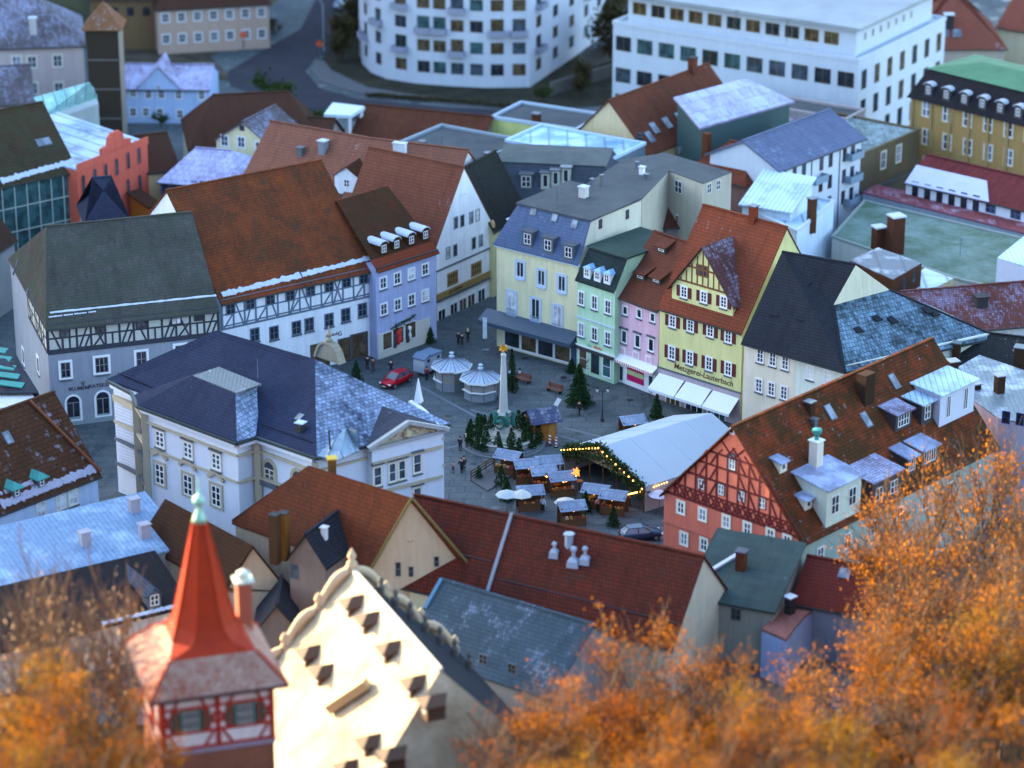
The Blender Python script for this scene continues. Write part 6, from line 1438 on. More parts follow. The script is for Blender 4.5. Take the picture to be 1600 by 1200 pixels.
# small red house in front
h = House('small_red_house', 'small red-brown hipped house with tall chimney beside the balcony apartments', 'house', rp((1075, 262), (1165, 285), 10.5, 9), 10.5, plaster((.22, .12, .10)))
h.roof('hip', 14, tile((.19, .065, .05), None, .1, .4, .45, seed=116), inset=3.5); h.chimney(1104, 234, w=.9, d=.9, h=2.2, mat=BRICK, cap=BRICK, capw=.03)
h = House('pale_terrace', 'low white terrace roof with snow, below the balcony apartments', 'building', [P(*q, 8.5) for q in ((1165, 330), (1245, 365), (1303, 318), (1225, 300))], 8.5, plaster((.55, .66, .78)))
h.roof('flat', .5, seam((.3, .45, .55), .8, 2.5, seed=11, fc=(.45, .62, .76)), mat2=WMOD); h.chimney(1268, 345, 'top', .9, .9, 3.0, tile((.16, .08, .06), None, 0, .3, .14, seed=18), GREYM)
h = House('white_stepped_house', 'white house with a slanting frosted roof behind the butcher house ridge', 'house', rp((1160, 318), (1235, 330), 10, 7), 10, plaster((.58, .68, .78))); h.shed(10.1, 12.5, S_LIGHT)
h = House('brown_backyard_house', 'dark brown backyard house behind the pink house', 'house', rp((1040, 352), (1105, 348), 10, 8), 10, plaster((.2, .16, .16))); h.roof('par', 14, tile((.11, .05, .05), None, .3, seed=117, fc=(.4, .38, .55)), ov=.3)
h.chimney(1060, 345, w=.6, d=.6, h=.8, cap=SNOW)
h = House('white_backyard_wing', 'small white rendered wing in the courtyard right of the yellow store', 'building', rp((1012, 352), (1052, 340), 9, 5), 9, plaster((.6, .66, .74))); h.shed(9.2, 10.5, S_LIGHT)
# frosted green-grey roof with stone walls
h = House('stone_annex', 'brown stone building with pale green-grey frosted roof left of the ochre building', 'building', rp((1345, 245), (1437, 205), 9, 14), 9, plaster((.13, .10, .06), .5)); h.roof('flat', .4, tile((.16, .22, .22), None, .6, 1.2, 1.2, seed=118, line=.1, fc=(.34, .46, .52)))
for x, y in ((1380, 250), (1404, 240)): h.win(0, x, y, 1.2, 2.4, frame=WHITE, surround=CREAMF, sw=.15)
h = House('stone_yard_wall', 'rough brown stone yard wall in front of the stone building', 'wall', [P(*q, 4) for q in ((1345, 300), (1430, 270), (1426, 262), (1342, 290))], 4, plaster((.12, .10, .07), .6), part='masonry'); h.band(0, 4.0, .2, .1, GREYM, 'coping')
# ochre building
OC = plaster((.33, .22, .085), .5)
h = House('ochre_building', 'ochre sandstone building with three rows of tall windows, dark mansard and green copper roof', 'building', rp((1424, 152), (1640, 206), 13, 14), 13, OC)
h.roof('mansard', 18.2, tile((.03, .028, .034), None, .05, seed=119), z1=17.2, k=1.6, mat2=plain((.06, .18, .09), .7, key='copper_green', var=.6, scale=.4), ov=.5)
for k in range(6): h.dormer(1450 + 28 * k, 150 + 7 * k, w=1.3, h=1.6, kind='round', rise=.4, roof=SNOW, wall=plain((.06, .06, .07), .7, key='zinc_dark'), win=(.7, 1.1))
for r_ in range(3):
    for k in range(7): 
        x = 1448 + 32 * k; y = 170 + 8 * k + 44 * r_
        h.win(0, x, y, 1.5, 2.3, frame=WHITE, surround=plain((.42, .33, .18), .8, key='ochre_trim'), sw=.2, cols=2, rows=2, glass=(1, 2), bar=.14)
for k in range(8):
    u_ = .1 + (h.L - .6) * k / 7; h.wbox(0, u_, u_ + .45, 0, 12.9, .0, .18, plain((.30, .21, .09), .8, key='ochre_pilaster'), 'pilaster')
# red roofs top right corner
T_RR = tile((.24, .085, .075), (.17, .07, .06), .08, .5, .5, seed=120, blotch=.2)
h = House('red_roof_house', 'house with broad pale red hipped roof in the top right corner', 'house', rp((1425, 72), (1570, 72), 9, 18), 9, plaster((.4, .35, .3))); h.roof('hip', 16, T_RR, inset=8); h.skylight(1475, 52, w=1.2, h=1.4); h.skylight(1495, 52, w=1.2, h=1.4); h.chimney(1482, 40, w=1.4, d=1.4, h=1.8, mat=SOOT)
h = House('cream_corner_house', 'cream house with red roof cut by the top right edge', 'house', rp((1560, 40), (1690, 60), 9, 16), 9, plaster((.6, .54, .38))); h.roof('par', 14, T_RR, ov=.4)
# white annex with maroon/lilac roof and green flat roof
h = House('white_annex', 'long low white annex with half frosted, half maroon roof on the right', 'building', rp((1416, 282), (1660, 340), 7.5, 10), 7.5, plaster((.62, .66, .74), .2))
zr = 10; h.roof('par', zr, tile((.17, .045, .06), None, .0, .5, .5, seed=121), ov=.4, og=.2)
mb = MB(); k_ = Vector((0, 0, .06)); mb.slab([h.hit(1414, 286) + k_, h.hit(1545, 316) + k_, h.hit(1542, 283) + k_, h.hit(1432, 258) + k_], .05); mb.build('snow_sheet', plain((.42, .46, .68), .8, key='lilac_snow', var=.2, scale=.6), h.root)
for k in range(6): h.win(0, 1430 + 19 * k, 296 + 4.3 * k, 1.0, 2.2, frame=DARKW, cols=1, rows=1, glass=(0,))
for x in (1548, 1587): h.win(0, x, 325 + (x - 1548) * .24, 1.6, 1.4, frame=plain((.1, .15, .35), .6, key='blue_frame'), cols=2, glass=(1,))
h = House('parapet_strip_roof', 'long narrow strip roof in maroon and lilac above the mossy flat roof', 'building', [P(*q, 5.5) for q in ((1348, 302), (1650, 378), (1650, 355), (1370, 290))], 5.5, plaster((.25, .3, .36))); h.roof('flat', .15, tile((.22, .08, .11), None, .45, 1.5, 1.5, seed=122, line=.1, fc=(.46, .40, .56)), mat2=plain((.15, .03, .06), .7, key='maroon_rim'))
MOSSF = soil((.075, .12, .075), (.17, .24, .22), 'mossy_roof')
h = House('mossy_flat_roof', 'wide flat roof mottled with green moss and frost on the right', 'building', [P(*q, 5) for q in ((1300, 372), (1500, 440), (1640, 470), (1640, 385), (1350, 316))], 5, plaster((.5, .5, .45))); h.roof('flat', .35, MOSSF, mat2=plain((.26, .30, .28), .8, key='green_grey_rim', var=.5))
BC = tile((.14, .06, .045), (.08, .04, .03), 0, .3, .14, seed=19)
for nm, x, y, hh, w_, lab in (('factory_chimney', 1372, 392, 3.2, 1.4, 'shorter of the two square brick chimneys rising from the mossy flat roof'), ('factory_chimney', 1398, 396, 5.0, 1.7, 'taller of the two square brick chimneys rising from the mossy flat roof')):
    p = P(x, y, 5.1); root = empty(nm, p, lab, 'chimney'); M = Matrix.Translation(p) @ Matrix.Rotation(.4, 4, 'Z'); mb = MB(); mb.box(-w_ / 2, w_ / 2, -w_ / 2, w_ / 2, 0, hh, M); mb.build('shaft', BC, root); mb = MB(); mb.box(-w_ / 2 - .12, w_ / 2 + .12, -w_ / 2 - .12, w_ / 2 + .12, hh, hh + .2, M); mb.build('cap', SNOW, root)
h = House('brick_shed', 'brick shed with dark frosted slate roof beneath the two square chimneys', 'shed', [P(*q, 9) for q in ((1328, 408), (1395, 438), (1440, 412), (1372, 388))], 9, BC)
h.roof('flat', 0, seam((.08, .10, .14), .45, 3, seed=12)); 
for x, y in ((1412, 444), (1428, 432)): h.win(1, x, y, .9, 1.5, **DWIN)
h = House('yellow_shed', 'low yellowish shed with a pale frosted roof right of the brick shed', 'shed', [P(*q, 6) for q in ((1400, 455), (1440, 462), (1490, 436), (1445, 420))], 6, plaster((.55, .48, .25))); h.roof('flat', 0, seam((.3, .4, .45), .7, 3, seed=13, fc=(.45, .58, .66)))
h = House('pale_barn', 'pale blue-white rendered barn wall rising at the right edge', 'building', [P(*q, 9) for q in ((1558, 404), (1640, 430), (1640, 350), (1600, 370))], 9, plaster((.52, .58, .70), .15)); h.roof('flat', 0, S_LIGHT)
# right edge roofs
h = House('purple_roofed_house', 'house with purple-red frosted roof left of the pale barn', 'house', rp((1440, 520), (1680, 500), 6.5, 14), 6.5, plaster((.5, .5, .55)))
h.roof('par', h.ridge_z(1560, 443), tile((.16, .06, .06), (.10, .045, .05), .45, .34, .42, seed=123, fscale=.12, fc=(.32, .32, .50)), ov=.4, og=.2)
p = h.hit(1532, 475); h.chimney(0, 0, p=p, w=1.4, d=1.4, h=1.0, mat=SOOT, cap=SOOT)
h = House('near_black_roof_house', 'house with near-black speckled roof and tall brown chimney at the right edge', 'house', rp((1490, 575), (1690, 600), 9.0, 11), 9.0, plaster((.4, .42, .3)))
h.roof('par', h.ridge_z(1560, 522), tile((.028, .032, .034), (.02, .02, .022), .22, .34, .4, seed=124, fscale=1.2, fc=(.4, .44, .5)), ov=.4); h.chimney(1592, 590, w=1.2, d=1.2, h=3.6, mat=BRC, cap=GREYM)
h.chimney(1494, 562, w=.8, d=.8, h=2.0, mat=BRC, cap=GREYM)
h = House('seam_metal_annex', 'annex with blue-grey standing seam roof carrying four dark chimneys', 'building', [P(*q, 11.0) for q in ((1470, 590), (1560, 655), (1690, 680), (1690, 610), (1530, 556))], 11.0, plaster((.45, .42, .50)))
h.roof('flat', 0, seam((.13, .18, .22), .45, .5, seed=14, fc=(.40, .48, .58)))
for x, y, hh in ((1463, 580, 1.6), (1488, 588, 1.8), (1561, 612, 1.9), (1524, 606, .5)): h.chimney(0, 0, p=P(x, y, 11.2), w=.9, d=.9, h=hh, mat=BRC, cap=plain((.35, .36, .4), .6, key='cap_stone'), capw=.15)
for x, y in ((1572, 652), (1594, 655)): h.win(1, x, y, .9, 1.4, frame=plain((.02, .04, .25), .6, key='deep_blue_frame'), cols=1, glass=(0,))
h = House('lilac_white_wall_house', 'pale lilac wall of the house at the right edge behind the orange leaves', 'house', [P(*q, 10.2) for q in ((1548, 630), (1700, 650), (1700, 600), (1560, 600))], 10.2, plaster((.50, .46, .54))); h.roof('flat', .3, GREYM)
for x, y in ((1567, 660), (1592, 660)): h.win(0, x, y, .95, 1.6, frame=plain((.02, .04, .25), .6, key='deep_blue_frame'), cols=1, glass=(0,))
# buildings at the top left edge
h = House('villa_row', 'pink-beige villa with brown hedge in front at the top edge', 'villa', rp((245, 12), (420, 2), 8, 12), 8, plaster((.42, .30, .24), .4)); h.roof('hip', 12, T_CB, inset=4)
facade_grid(h, 0, 7, (6.2, 2.6), 1.2, 1.5, st=SW0)
h = House('brown_villa', 'brown shadowed villa left of the pink-beige villa at the top edge', 'villa', rp((140, -5), (240, -5), 9, 10), 9, plaster((.16, .10, .05), .4)); h.roof('hip', 13, T_CB, inset=4); facade_grid(h, 0, 4, (6.5,), 1.2, 1.5, st=DWIN)
h = House('frosted_edge_house', 'low house with patchy frosted roof at the left edge above the mossy brown roof', 'house', rp((-60, 165), (52, 158), 8, 12), 8, PINKW); h.roof('par', 12, T_FP, ov=.4)
h = House('left_edge_house', 'steep dark brown roof of a house at the left edge behind the grey corner house', 'house', rp((-90, 440), (22, 372), 9, 12), 9, plaster((.3, .3, .3))); h.roof('par', 16, tile((.08, .05, .045), None, .05, seed=125), ov=.4)

# aerials and small vents on the larger roofs
def aerial(h, x, y, pl='front'):
    p = h.hit(x, y, pl); mb = MB(); mb.bar(p, p + Vector((0, 0, 2.2)), .06)
    for k, w_ in enumerate((.9, .7, .5)): mb.bar(p + Vector((-w_ / 2, 0, 2.1 - .3 * k)), p + Vector((w_ / 2, 0, 2.1 - .3 * k)), .04)
    mb.build('aerial', GREYM, h.root)

HS = {}
for r_ in [o for o in COL.objects if o.parent is None and o.get('category')]: HS[r_.name] = r_
def aerial_at(name, x, y, z):
    r_ = HS.get(name)
    if r_ is None: return
    p = P(x, y, z); mb = MB(); mb.bar(p + Vector((0, 0, -1)), p + Vector((0, 0, 2.4)), .06)
    for k, w_ in enumerate((.9, .7, .5)): mb.bar(p + Vector((-w_ / 2, 0, 2.3 - .3 * k)), p + Vector((w_ / 2, .1, 2.3 - .3 * k)), .045)
    mb.build('aerial', GREYM, r_)
aerial_at('department_store', 870, 322, 18.3); aerial_at('flat_roofed_wing', 1060, 258, 16.7); aerial_at('flat_workshop', 690, 238, 9.7); aerial_at('mossy_flat_roof', 1500, 400, 5.2); aerial_at('modern_block', 1150, 40, 19); aerial_at('modern_block', 1230, 55, 19)
# ------------------------------------------------------------------ things on the market square
WOODO = plain((.34, .12, .02), .7, key='orange_boards', var=.4); WOODB = plain((.10, .05, .025), .8, key='brown_boards', var=.4)
TRUNK = plain((.07, .05, .035), .9, key='bark', var=.5)
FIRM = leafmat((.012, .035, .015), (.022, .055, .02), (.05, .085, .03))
def leaf_mesh(name, pts, mat, size, flat=.0, seed=0, vals=None):
    """pts: list of centres; one small folded leaf card each"""
    rnd = random.Random(seed); v = []; f = []; lv = []
    for i, p in enumerate(pts):
        a = Vector((rnd.gauss(0, 1), rnd.gauss(0, 1), rnd.gauss(0, 1) * (1 - flat))).normalized(); b = a.cross(Vector((rnd.gauss(0, 1), rnd.gauss(0, 1), rnd.gauss(0, 1)))).normalized()
        s = size * rnd.uniform(.6, 1.3); n = len(v)
        v += [tuple(p - a * s * .5), tuple(p + b * s * .32), tuple(p + a * s * .5), tuple(p - b * s * .32)]; f.append((n, n + 1, n + 2, n + 3)); lv.append(vals[i] if vals else rnd.random())
    me = bpy.data.meshes.new(name); me.from_pydata(v, [], f); me.materials.append(mat)
    at = me.attributes.new('lv', 'FLOAT', 'FACE'); at.data.foreach_set('value', lv); return me
def fir_meshes(H_, R_, seed, n=1500, size=.28):
    rnd = random.Random(seed); pts = []; vals = []
    layers = int(H_ / .35)
    for i in range(n):
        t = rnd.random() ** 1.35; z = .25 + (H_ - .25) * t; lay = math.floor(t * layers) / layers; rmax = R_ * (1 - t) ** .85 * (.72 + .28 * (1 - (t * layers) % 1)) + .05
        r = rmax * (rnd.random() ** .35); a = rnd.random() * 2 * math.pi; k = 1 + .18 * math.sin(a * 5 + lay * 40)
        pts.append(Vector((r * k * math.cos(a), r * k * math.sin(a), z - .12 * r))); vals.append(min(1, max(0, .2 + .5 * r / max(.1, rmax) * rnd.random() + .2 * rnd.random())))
    cm = leaf_mesh('crown', pts, FIRM, size, .3, seed, vals)
    mb = MB(); mb.tube([(0, 0, -.1), (0, 0, H_ * .5), (0, 0, H_ * .98)], [H_ * .022 + .03, H_ * .015 + .02, .01], 6)
    tm = bpy.data.meshes.new('trunk'); tm.from_pydata(mb.v, [], mb.f); tm.materials.append(TRUNK); return cm, tm
def place_tree(name, ms, loc, label, group=None, rz=0, sc=1, cat='tree'):
    r = empty(name, loc, label, cat, group, rz); r.scale = (sc, sc, sc) if isinstance(sc, (int, float)) else sc
    for n_, m_ in zip(('crown', 'trunk'), ms): o = bpy.data.objects.new(n_, m_); COL.objects.link(o); o.parent = r
    return r
firs = [fir_meshes(1.9, .62, s_, 420, .2) for s_ in (1, 2, 3)]; bigfir = fir_meshes(5.0, 1.75, 9, 3800, .26); slim = fir_meshes(5.2, .8, 10, 1500, .24); smallfir = fir_meshes(3.0, .95, 11, 1300, .22)
# fountain with obelisk
fc = P(787, 693); fz = lambda z: fc + Vector((0, 0, z))
root = empty('obelisk_fountain', fc, 'pale stone obelisk fountain with green bronze figures and a gold sun on its tip', 'fountain')
ST = plaster((.42, .42, .38), .6); BRZ = plain((.04, .19, .16), .5, .3, key='bronze_patina', var=.6, scale=3); GOLD = plain((.75, .42, .06), .3, .7, key='gold_leaf')
mb = MB(); mb.lathe(fc, [(4.75, 0), (4.75, .16), (4.4, .16), (4.4, .34), (4.0, .34)], 40); mb.build('steps', plain((.15, .165, .18), .8, key='step_stone', var=.4), root)
mb = MB(); mb.lathe(fc, [(3.5, .34), (3.6, .9), (3.75, 1.05), (3.4, 1.1), (3.3, .75), (.5, .75)], 32); mb.build('basin', ST, root)
mb = MB(); mb.mat(ST).lathe(fc, [(1.5, .6), (1.3, 1.2), (1.0, 1.5), (.95, 2.2), (1.1, 2.35), (.9, 2.5), (.85, 3.6), (1.0, 3.7), (.72, 3.95)], 8, rot=.2); mb.build('pedestal', None, root)
mb = MB(); zt_ = 10.9; mb.lathe(fc, [(.66, 3.9), (.62, 4.4), (.34, zt_ - .45), (.40, zt_ - .4), (.40, zt_ - .2), (.1, zt_)], 4, rot=.9); mb.build('shaft', plaster((.50, .50, .47), .9), root)
mb = MB(); c = fz(zt_ + .55); mb.lathe(c + Vector((0, 0, -.55)), [(.08, 0), (.14, .2), (.06, .4)], 6)
for k in range(22):
    t = math.pi * 2 * k / 22; l = .62 if k % 2 else .42; dv = Vector((math.cos(t), -.3 * math.sin(t), math.sin(t))).normalized(); mb.tube([c, c + dv * l], [.12, .01], 4)
mb.build('sun_finial', GOLD, root)
for a0, h0 in ((-1.2, 2.5), (-.2, 2.3), (-2.6, 2.6)):
    mb = MB(); b_ = fc + Vector((1.0 * math.cos(a0), 1.0 * math.sin(a0), 0)); mb.lathe(b_ + Vector((0, 0, h0)), [(.3, 0), (.38, .3), (.26, .75), (.34, 1.05), (.12, 1.25), (.17, 1.42), (.12, 1.62), (.02, 1.68)], 8)
    tv = Vector((-math.sin(a0), math.cos(a0), 0)); mb.tube([b_ + Vector((0, 0, h0 + 1.0)) + tv * .25, b_ + Vector((0, 0, h0 + .7)) + tv * .6, b_ + Vector((0, 0, h0 + 1.1)) + tv * .8], [.1, .09, .05], 6); mb.build('bronze_figure', BRZ, root, smooth=True)
mb = MB(); cc = fz(2.95) + Vector((-.45, -1.05, 0))
for k in range(16): t0, t1 = 2 * math.pi * k / 16, 2 * math.pi * (k + 1) / 16; mb.bar(cc + Vector((.5 * math.cos(t0), 0, .8 * math.sin(t0))), cc + Vector((.5 * math.cos(t1), 0, .8 * math.sin(t1))), .14, .14)
mb.tube([cc, cc + Vector((0, .1, .3)), cc + Vector((0, 0, .6))], [.42, .45, .1], 10); mb.build('medallion', BRZ, root)
mb = MB()
for sd in (-1, 1): mb.tube([fz(3.6) + Vector((sd * .3, -.6, 0)), fz(4.2) + Vector((sd * 1.2, -.7, 0)), fz(3.7) + Vector((sd * 1.7, -.7, 0))], [.08, .07, .04], 6)
mb.build('bronze_branches', BRZ, root)
k = 0
for ring, n_, rr in ((0, 18, 3.9), (1, 13, 2.9)):
    for i in range(n_):
        a_ = 2 * math.pi * (i + .4 * ring) / n_ + random.uniform(-.08, .08); p = fc + Vector((rr * math.cos(a_), rr * math.sin(a_), .3 if ring == 0 else .75))
        place_tree('cut_fir', random.choice(firs), p, 'small cut fir tree in the ring around the obelisk fountain', 'small firs ringing the fountain', random.random() * 6, random.uniform(.9, 1.25)); k += 1
place_tree('christmas_tree', bigfir, P(905, 632), 'broad dark Christmas tree on the square beside the walking person', rz=1)
place_tree('slim_fir', slim, P(800, 610), 'slim dark fir standing just behind the obelisk')
place_tree('small_fir', smallfir, P(1026, 654), 'small fir beside the frosted stall in front of the white awnings', rz=2)
place_tree('potted_conifer', smallfir, P(557, 597), 'small dark conifer at the shop door of the long white house', rz=3, sc=.9)
place_tree('potted_conifer', smallfir, P(673, 536), 'small bush before the far corner of the lavender-blue shop', rz=3, sc=(.7, .7, .7))
place_tree('potted_conifer', smallfir, P(893, 582), 'reddish-brown leafy planter bush at the right end of the store windows', rz=4, sc=(.8, .8, .6))
# kiosks
KW = plain((.24, .23, .22), .8, key='grey_kiosk_board', var=.3); KR = plain((.34, .41, .52), .6, key='frosted_glass_roof', var=.15)
def kiosk(px, py, r, label, zr=2.55, rise=1.05, ledge=True, rot=.2):
    c = P(px, py); root = empty('kiosk', c, label, 'kiosk', 'kiosks on the square')
    mb = MB(); mb.lathe(c, [(r, 0), (r, zr)], 8, rot=rot); w_ = mb.build('wall', KW, root)
    mb = MB(); mb.lathe(c, [(r + .04, .0), (r + .04, 1.0)], 8, rot=rot); mb.build('plinth', plain((.20, .22, .25), .8, key='kiosk_plinth'), root)
    R_ = r + .5; n = 8
    ev = [c + Vector((R_ * math.cos(rot + 2 * math.pi * k / n), R_ * math.sin(rot + 2 * math.pi * k / n), zr)) for k in range(n)]; ap = c + Vector((0, 0, zr + rise))
    mb = MB()
    for k in range(n): mb.slab([ev[k], ev[(k + 1) % n], ap], .08)
    ro = mb.build('roof', KR, root); mb = MB()
    for k in range(n):
        mb.bar(ev[k] + Vector((0, 0, .04)), ap + Vector((0, 0, .04)), .06, .06)
        for t in (.33, .67): mb.bar(ev[k].lerp(ev[(k + 1) % n], t) + Vector((0, 0, .03)), ap + Vector((0, 0, .03)), .03, .04)
    mb.build('glazing_bars', GREYM, ro)
    mb = MB()
    for k in range(n): mb.bar(ev[k] + Vector((0, 0, -.12)), ev[(k + 1) % n] + Vector((0, 0, -.12)), .08, .24)
    mb.build('fascia', WHITE, root)
    mb = MB(); mb.lathe(ap, [(.3, -.1), (.34, .1), (.12, .2), (.12, .35), (.28, .42), (.25, .52), (.03, .6)], 10); mb.build('vent', plain((.4, .5, .6), .5, key='blue_vent'), root)
    mb = MB()
    wr = [c + Vector(((r + .16) * math.cos(rot + 2 * math.pi * k / n), (r + .16) * math.sin(rot + 2 * math.pi * k / n), 1.15)) for k in range(n)]
    for k in ((4, 5, 6) if ledge else (3, 4)): mb.bar(wr[k], wr[(k + 1) % n], .3, .08)
    if not ledge: mb.bar(wr[4], wr[4] + Vector((0, 0, .7)), .06)
    mb.build('counter', WHITE, root)
    mb = MB()
    for k in range(n): a = c + Vector(((r + .02) * math.cos(rot + 2 * math.pi * k / n), (r + .02) * math.sin(rot + 2 * math.pi * k / n), 0)); mb.bar(a, a + Vector((0, 0, zr)), .09)
    mb.build('corner_post', GREYM, root); return root
k1 = kiosk(706, 604, 1.95, 'octagonal kiosk with frosted glass roof standing nearer the grey horse trailer', 2.75, 1.05, False)
k2 = kiosk(751, 620, 1.95, 'octagonal kiosk with white counter band right beside the obelisk', 2.5, 1.05, True)
t_ = bpy.data.curves.new('lettering', 'FONT'); t_.body = 'KULMBACH'; t_.size = .26; t_.extrude = .01
o = bpy.data.objects.new('tmp', t_); COL.objects.link(o); bpy.context.view_layer.update(); me = bpy.data.meshes.new_from_object(o.evaluated_get(bpy.context.evaluated_depsgraph_get())); bpy.data.objects.remove(o); me.materials.append(INK)
o = bpy.data.objects.new('lettering', me); COL.objects.link(o); o.parent = k1; o.location = (-.8, -2.42, 2.52); o.rotation_euler = (R(90), 0, .0)
# cars
def car(px, py, heading, paint, label, snow=False):
    c = P(px, py); root = empty('parked_car', c, label, 'car'); M = Matrix.Translation(c) @ Matrix.Rotation(heading, 4, 'Z')   # +x = front
    PT = plain(paint, .25, .3, key='car_paint', var=.05); GL = glass(2) if snow else glass(1); BLK = plain((.015, .015, .018), .8, key='rubber')
    st = [(-2.25, .70, .45, .85), (-2.15, .82, .35, .98), (-1.4, .90, .28, 1.0), (0, .92, .25, .97), (1.1, .91, .28, .95), (1.7, .86, .32, .86), (2.1, .76, .38, .76), (2.28, .60, .45, .66)]
    def ring(x, hw, zb, zt): return [M @ Vector((x, y, z)) for y, z in ((-hw * .9, zb), (-hw, zb + .2), (-hw, zt - .12), (-hw * .88, zt), (0, zt + .04), (hw * .88, zt), (hw, zt - .12), (hw, zb + .2), (hw * .9, zb))]
    mb = MB(); rings = [ring(*s_) for s_ in st]; n = len(rings[0]); 
    for r_ in rings: mb.v += [tuple(p) for p in r_]
    for i in range(len(rings) - 1):
        for j in range(n): a = i * n + j; b = i * n + (j + 1) % n; mb.f.append((a, a + n, b + n, b)); mb.m.append(0)
    mb.f.append(tuple(range(n))); mb.m.append(0); mb.f.append(tuple(len(mb.v) - n + j for j in reversed(range(n)))); mb.m.append(0)
    body = mb.build('body', PT, root, smooth=True)
    g0 = [M @ Vector(v) for v in ((-2.05, -.76, .96), (1.15, -.80, .95), (1.15, .80, .95), (-2.05, .76, .96))]; g1 = [M @ Vector(v) for v in ((-1.55, -.58, 1.46), (.25, -.62, 1.50), (.25, .62, 1.50), (-1.55, .58, 1.46))]
    mb = MB(); mb.hull(g0, g1); mb.build('windows', GL, root)
    mb = MB(); mb.hull([p + Vector((0, 0, .0)) for p in g1], [M @ Vector(v) for v in ((-1.5, -.52, 1.54), (.12, -.55, 1.57), (.12, .55, 1.57), (-1.5, .52, 1.54))])
    for a, b in ((0, 0), (1, 1), (2, 2), (3, 3)): mb.bar(g0[a], g1[b], .09)
    for y in (-1, 1): mb.bar(M @ Vector((-.5, y * .79, .96)), M @ Vector((-.5, y * .61, 1.48)), .09)
    mb.build('roof', PT, root)
    for x in (-1.4, 1.4):
        for y in (-.88, .88):
            a = M @ Vector((x, y - .1, .33)); b = M @ Vector((x, y + .1, .33)); mb = MB(); mb.tube([a, b], .34, 16); w_ = mb.build('wheel', BLK, root); mb = MB(); s_ = 1 if y > 0 else -1; mb.tube([M @ Vector((x, y + s_ * .09, .33)), M @ Vector((x, y + s_ * .12, .33))], .21, 12); mb.build('rim', plain((.4, .4, .42), .3, .8, key='alloy'), w_)
    for y in (-.62, .62):
        mb = MB(); mb.box(2.02, 2.2, y - .18, y + .18, .58, .74, M); mb.build('headlight', plain((.8, .8, .82), .2, key='lamp_glass'), root)
        mb = MB(); mb.box(-2.27, -2.15, y - .15, y + .15, .7, .9, M); mb.build('tail_light', plain((.3, .01, .01), .3, key='red_lens'), root)
        mb = MB(); mb.box(.75, .95, y * 1.5 - .08, y * 1.5 + .08, .95, 1.08, M); mb.build('mirror', PT, root)
    mb = MB(); mb.box(2.15, 2.30, -.42, .42, .42, .58, M); mb.build('grille', BLK, root); mb = MB(); mb.box(2.27, 2.315, -.26, .26, .36, .46, M); mb.build('number_plate', WHITE, root)
    return root
ca = P(593, 606); cb = P(641, 584); hd = math.atan2(ca.y - cb.y, ca.x - cb.x)
car(619, 600, hd, (.40, .008, .02), 'dark red estate car parked in front of the grey horse trailer')
car(1001, 842, R(15), (.02, .05, .09), 'dark teal car with frosted glass by the left foot of the red half-timbered house', snow=True)
# horse trailer
c = P(668, 582); hd = math.atan2(P(645, 586).y - P(690, 566).y, P(645, 586).x - P(690, 566).x); M = Matrix.Translation(c) @ Matrix.Rotation(hd, 4, 'Z')
root = empty('horse_trailer', c, 'light grey box trailer with rounded front and blue-grey roof behind the red car', 'trailer')
TG2 = plain((.34, .37, .42), .5, key='trailer_panel', var=.1)
mb = MB(); prof = [(-1.6, .5), (-1.6, 2.3), (1.2, 2.3), (1.5, 2.1), (1.62, 1.4), (1.62, .5)]
mb.hull([M @ Vector((x, .85, z)) for x, z in prof], [M @ Vector((x, -.85, z)) for x, z in prof]); mb.build('body', TG2, root)
mb = MB(); tp = [(-1.75, 2.28), (-1.7, 2.5), (-.6, 2.58), (.3, 2.55), (.6, 2.72), (1.1, 2.6), (1.7, 2.25), (1.65, 2.12), (1.2, 2.3)]
mb.hull([M @ Vector((x, .95, z)) for x, z in tp], [M @ Vector((x, -.95, z)) for x, z in tp]); mb.build('roof', plain((.12, .17, .26), .5, key='blue_grey_fibre'), root)
for x0 in (.55, -1.25):
    for y in (-.87, .86): mb = MB(); mb.box(x0, x0 + .5, y, y + .02, 1.75, 2.1, M); mb.build('window', glass(0), root)
mb = MB(); mb.box(-.05, -.0, -.88, -.85, .55, 2.2, M); mb.build('door_edge', GREYM, root)
for y in (-.95, .95): mb = MB(); mb.tube([M @ Vector((-.4, y - .1, .33)), M @ Vector((-.4, y + .1, .33))], .33, 14); mb.build('wheel', SOOT, root)
mb = MB(); mb.bar(M @ Vector((1.6, 0, .5)), M @ Vector((2.6, 0, .5)), .12); mb.build('drawbar', GREYM, root)
# wooden hut beside the fountain
c = P(846, 684); root = empty('market_hut', c, 'orange wooden hut with blue frosted roof right behind the fountain firs', 'hut')
a_ = P(829, 690); b_ = P(861, 688); M = Matrix.Translation(c) @ Matrix.Rotation(R(20), 4, 'Z') @ Matrix.Scale(1.15, 4)
mb = MB(); mb.box(-1.25, 1.15, -1.1, 1.1, 0, 2.3, M); mb.hull([M @ Vector((-1.25, -1.1, 2.3)), M @ Vector((-1.25, 1.1, 2.3)), M @ Vector((-1.25, 0, 3.0))][::-1], [M @ Vector((1.15, -1.1, 2.3)), M @ Vector((1.15, 1.1, 2.3)), M @ Vector((1.15, 0, 3.0))][::-1]); mb.build('wall', WOODO, root)
mb = MB(); q = lambda x, y, z: M @ Vector((x, y, z)); mb.slab([q(-1.6, -1.6, 2.15), q(1.6, -1.6, 2.15), q(1.6, 0, 3.15), q(-1.6, 0, 3.15)], .1); mb.slab([q(-1.6, 0, 3.15), q(1.6, 0, 3.15), q(1.6, 1.6, 2.15), q(-1.6, 1.6, 2.15)], .1); mb.build('roof', tile((.09, .10, .18), None, .35, .5, .5, seed=200), root)
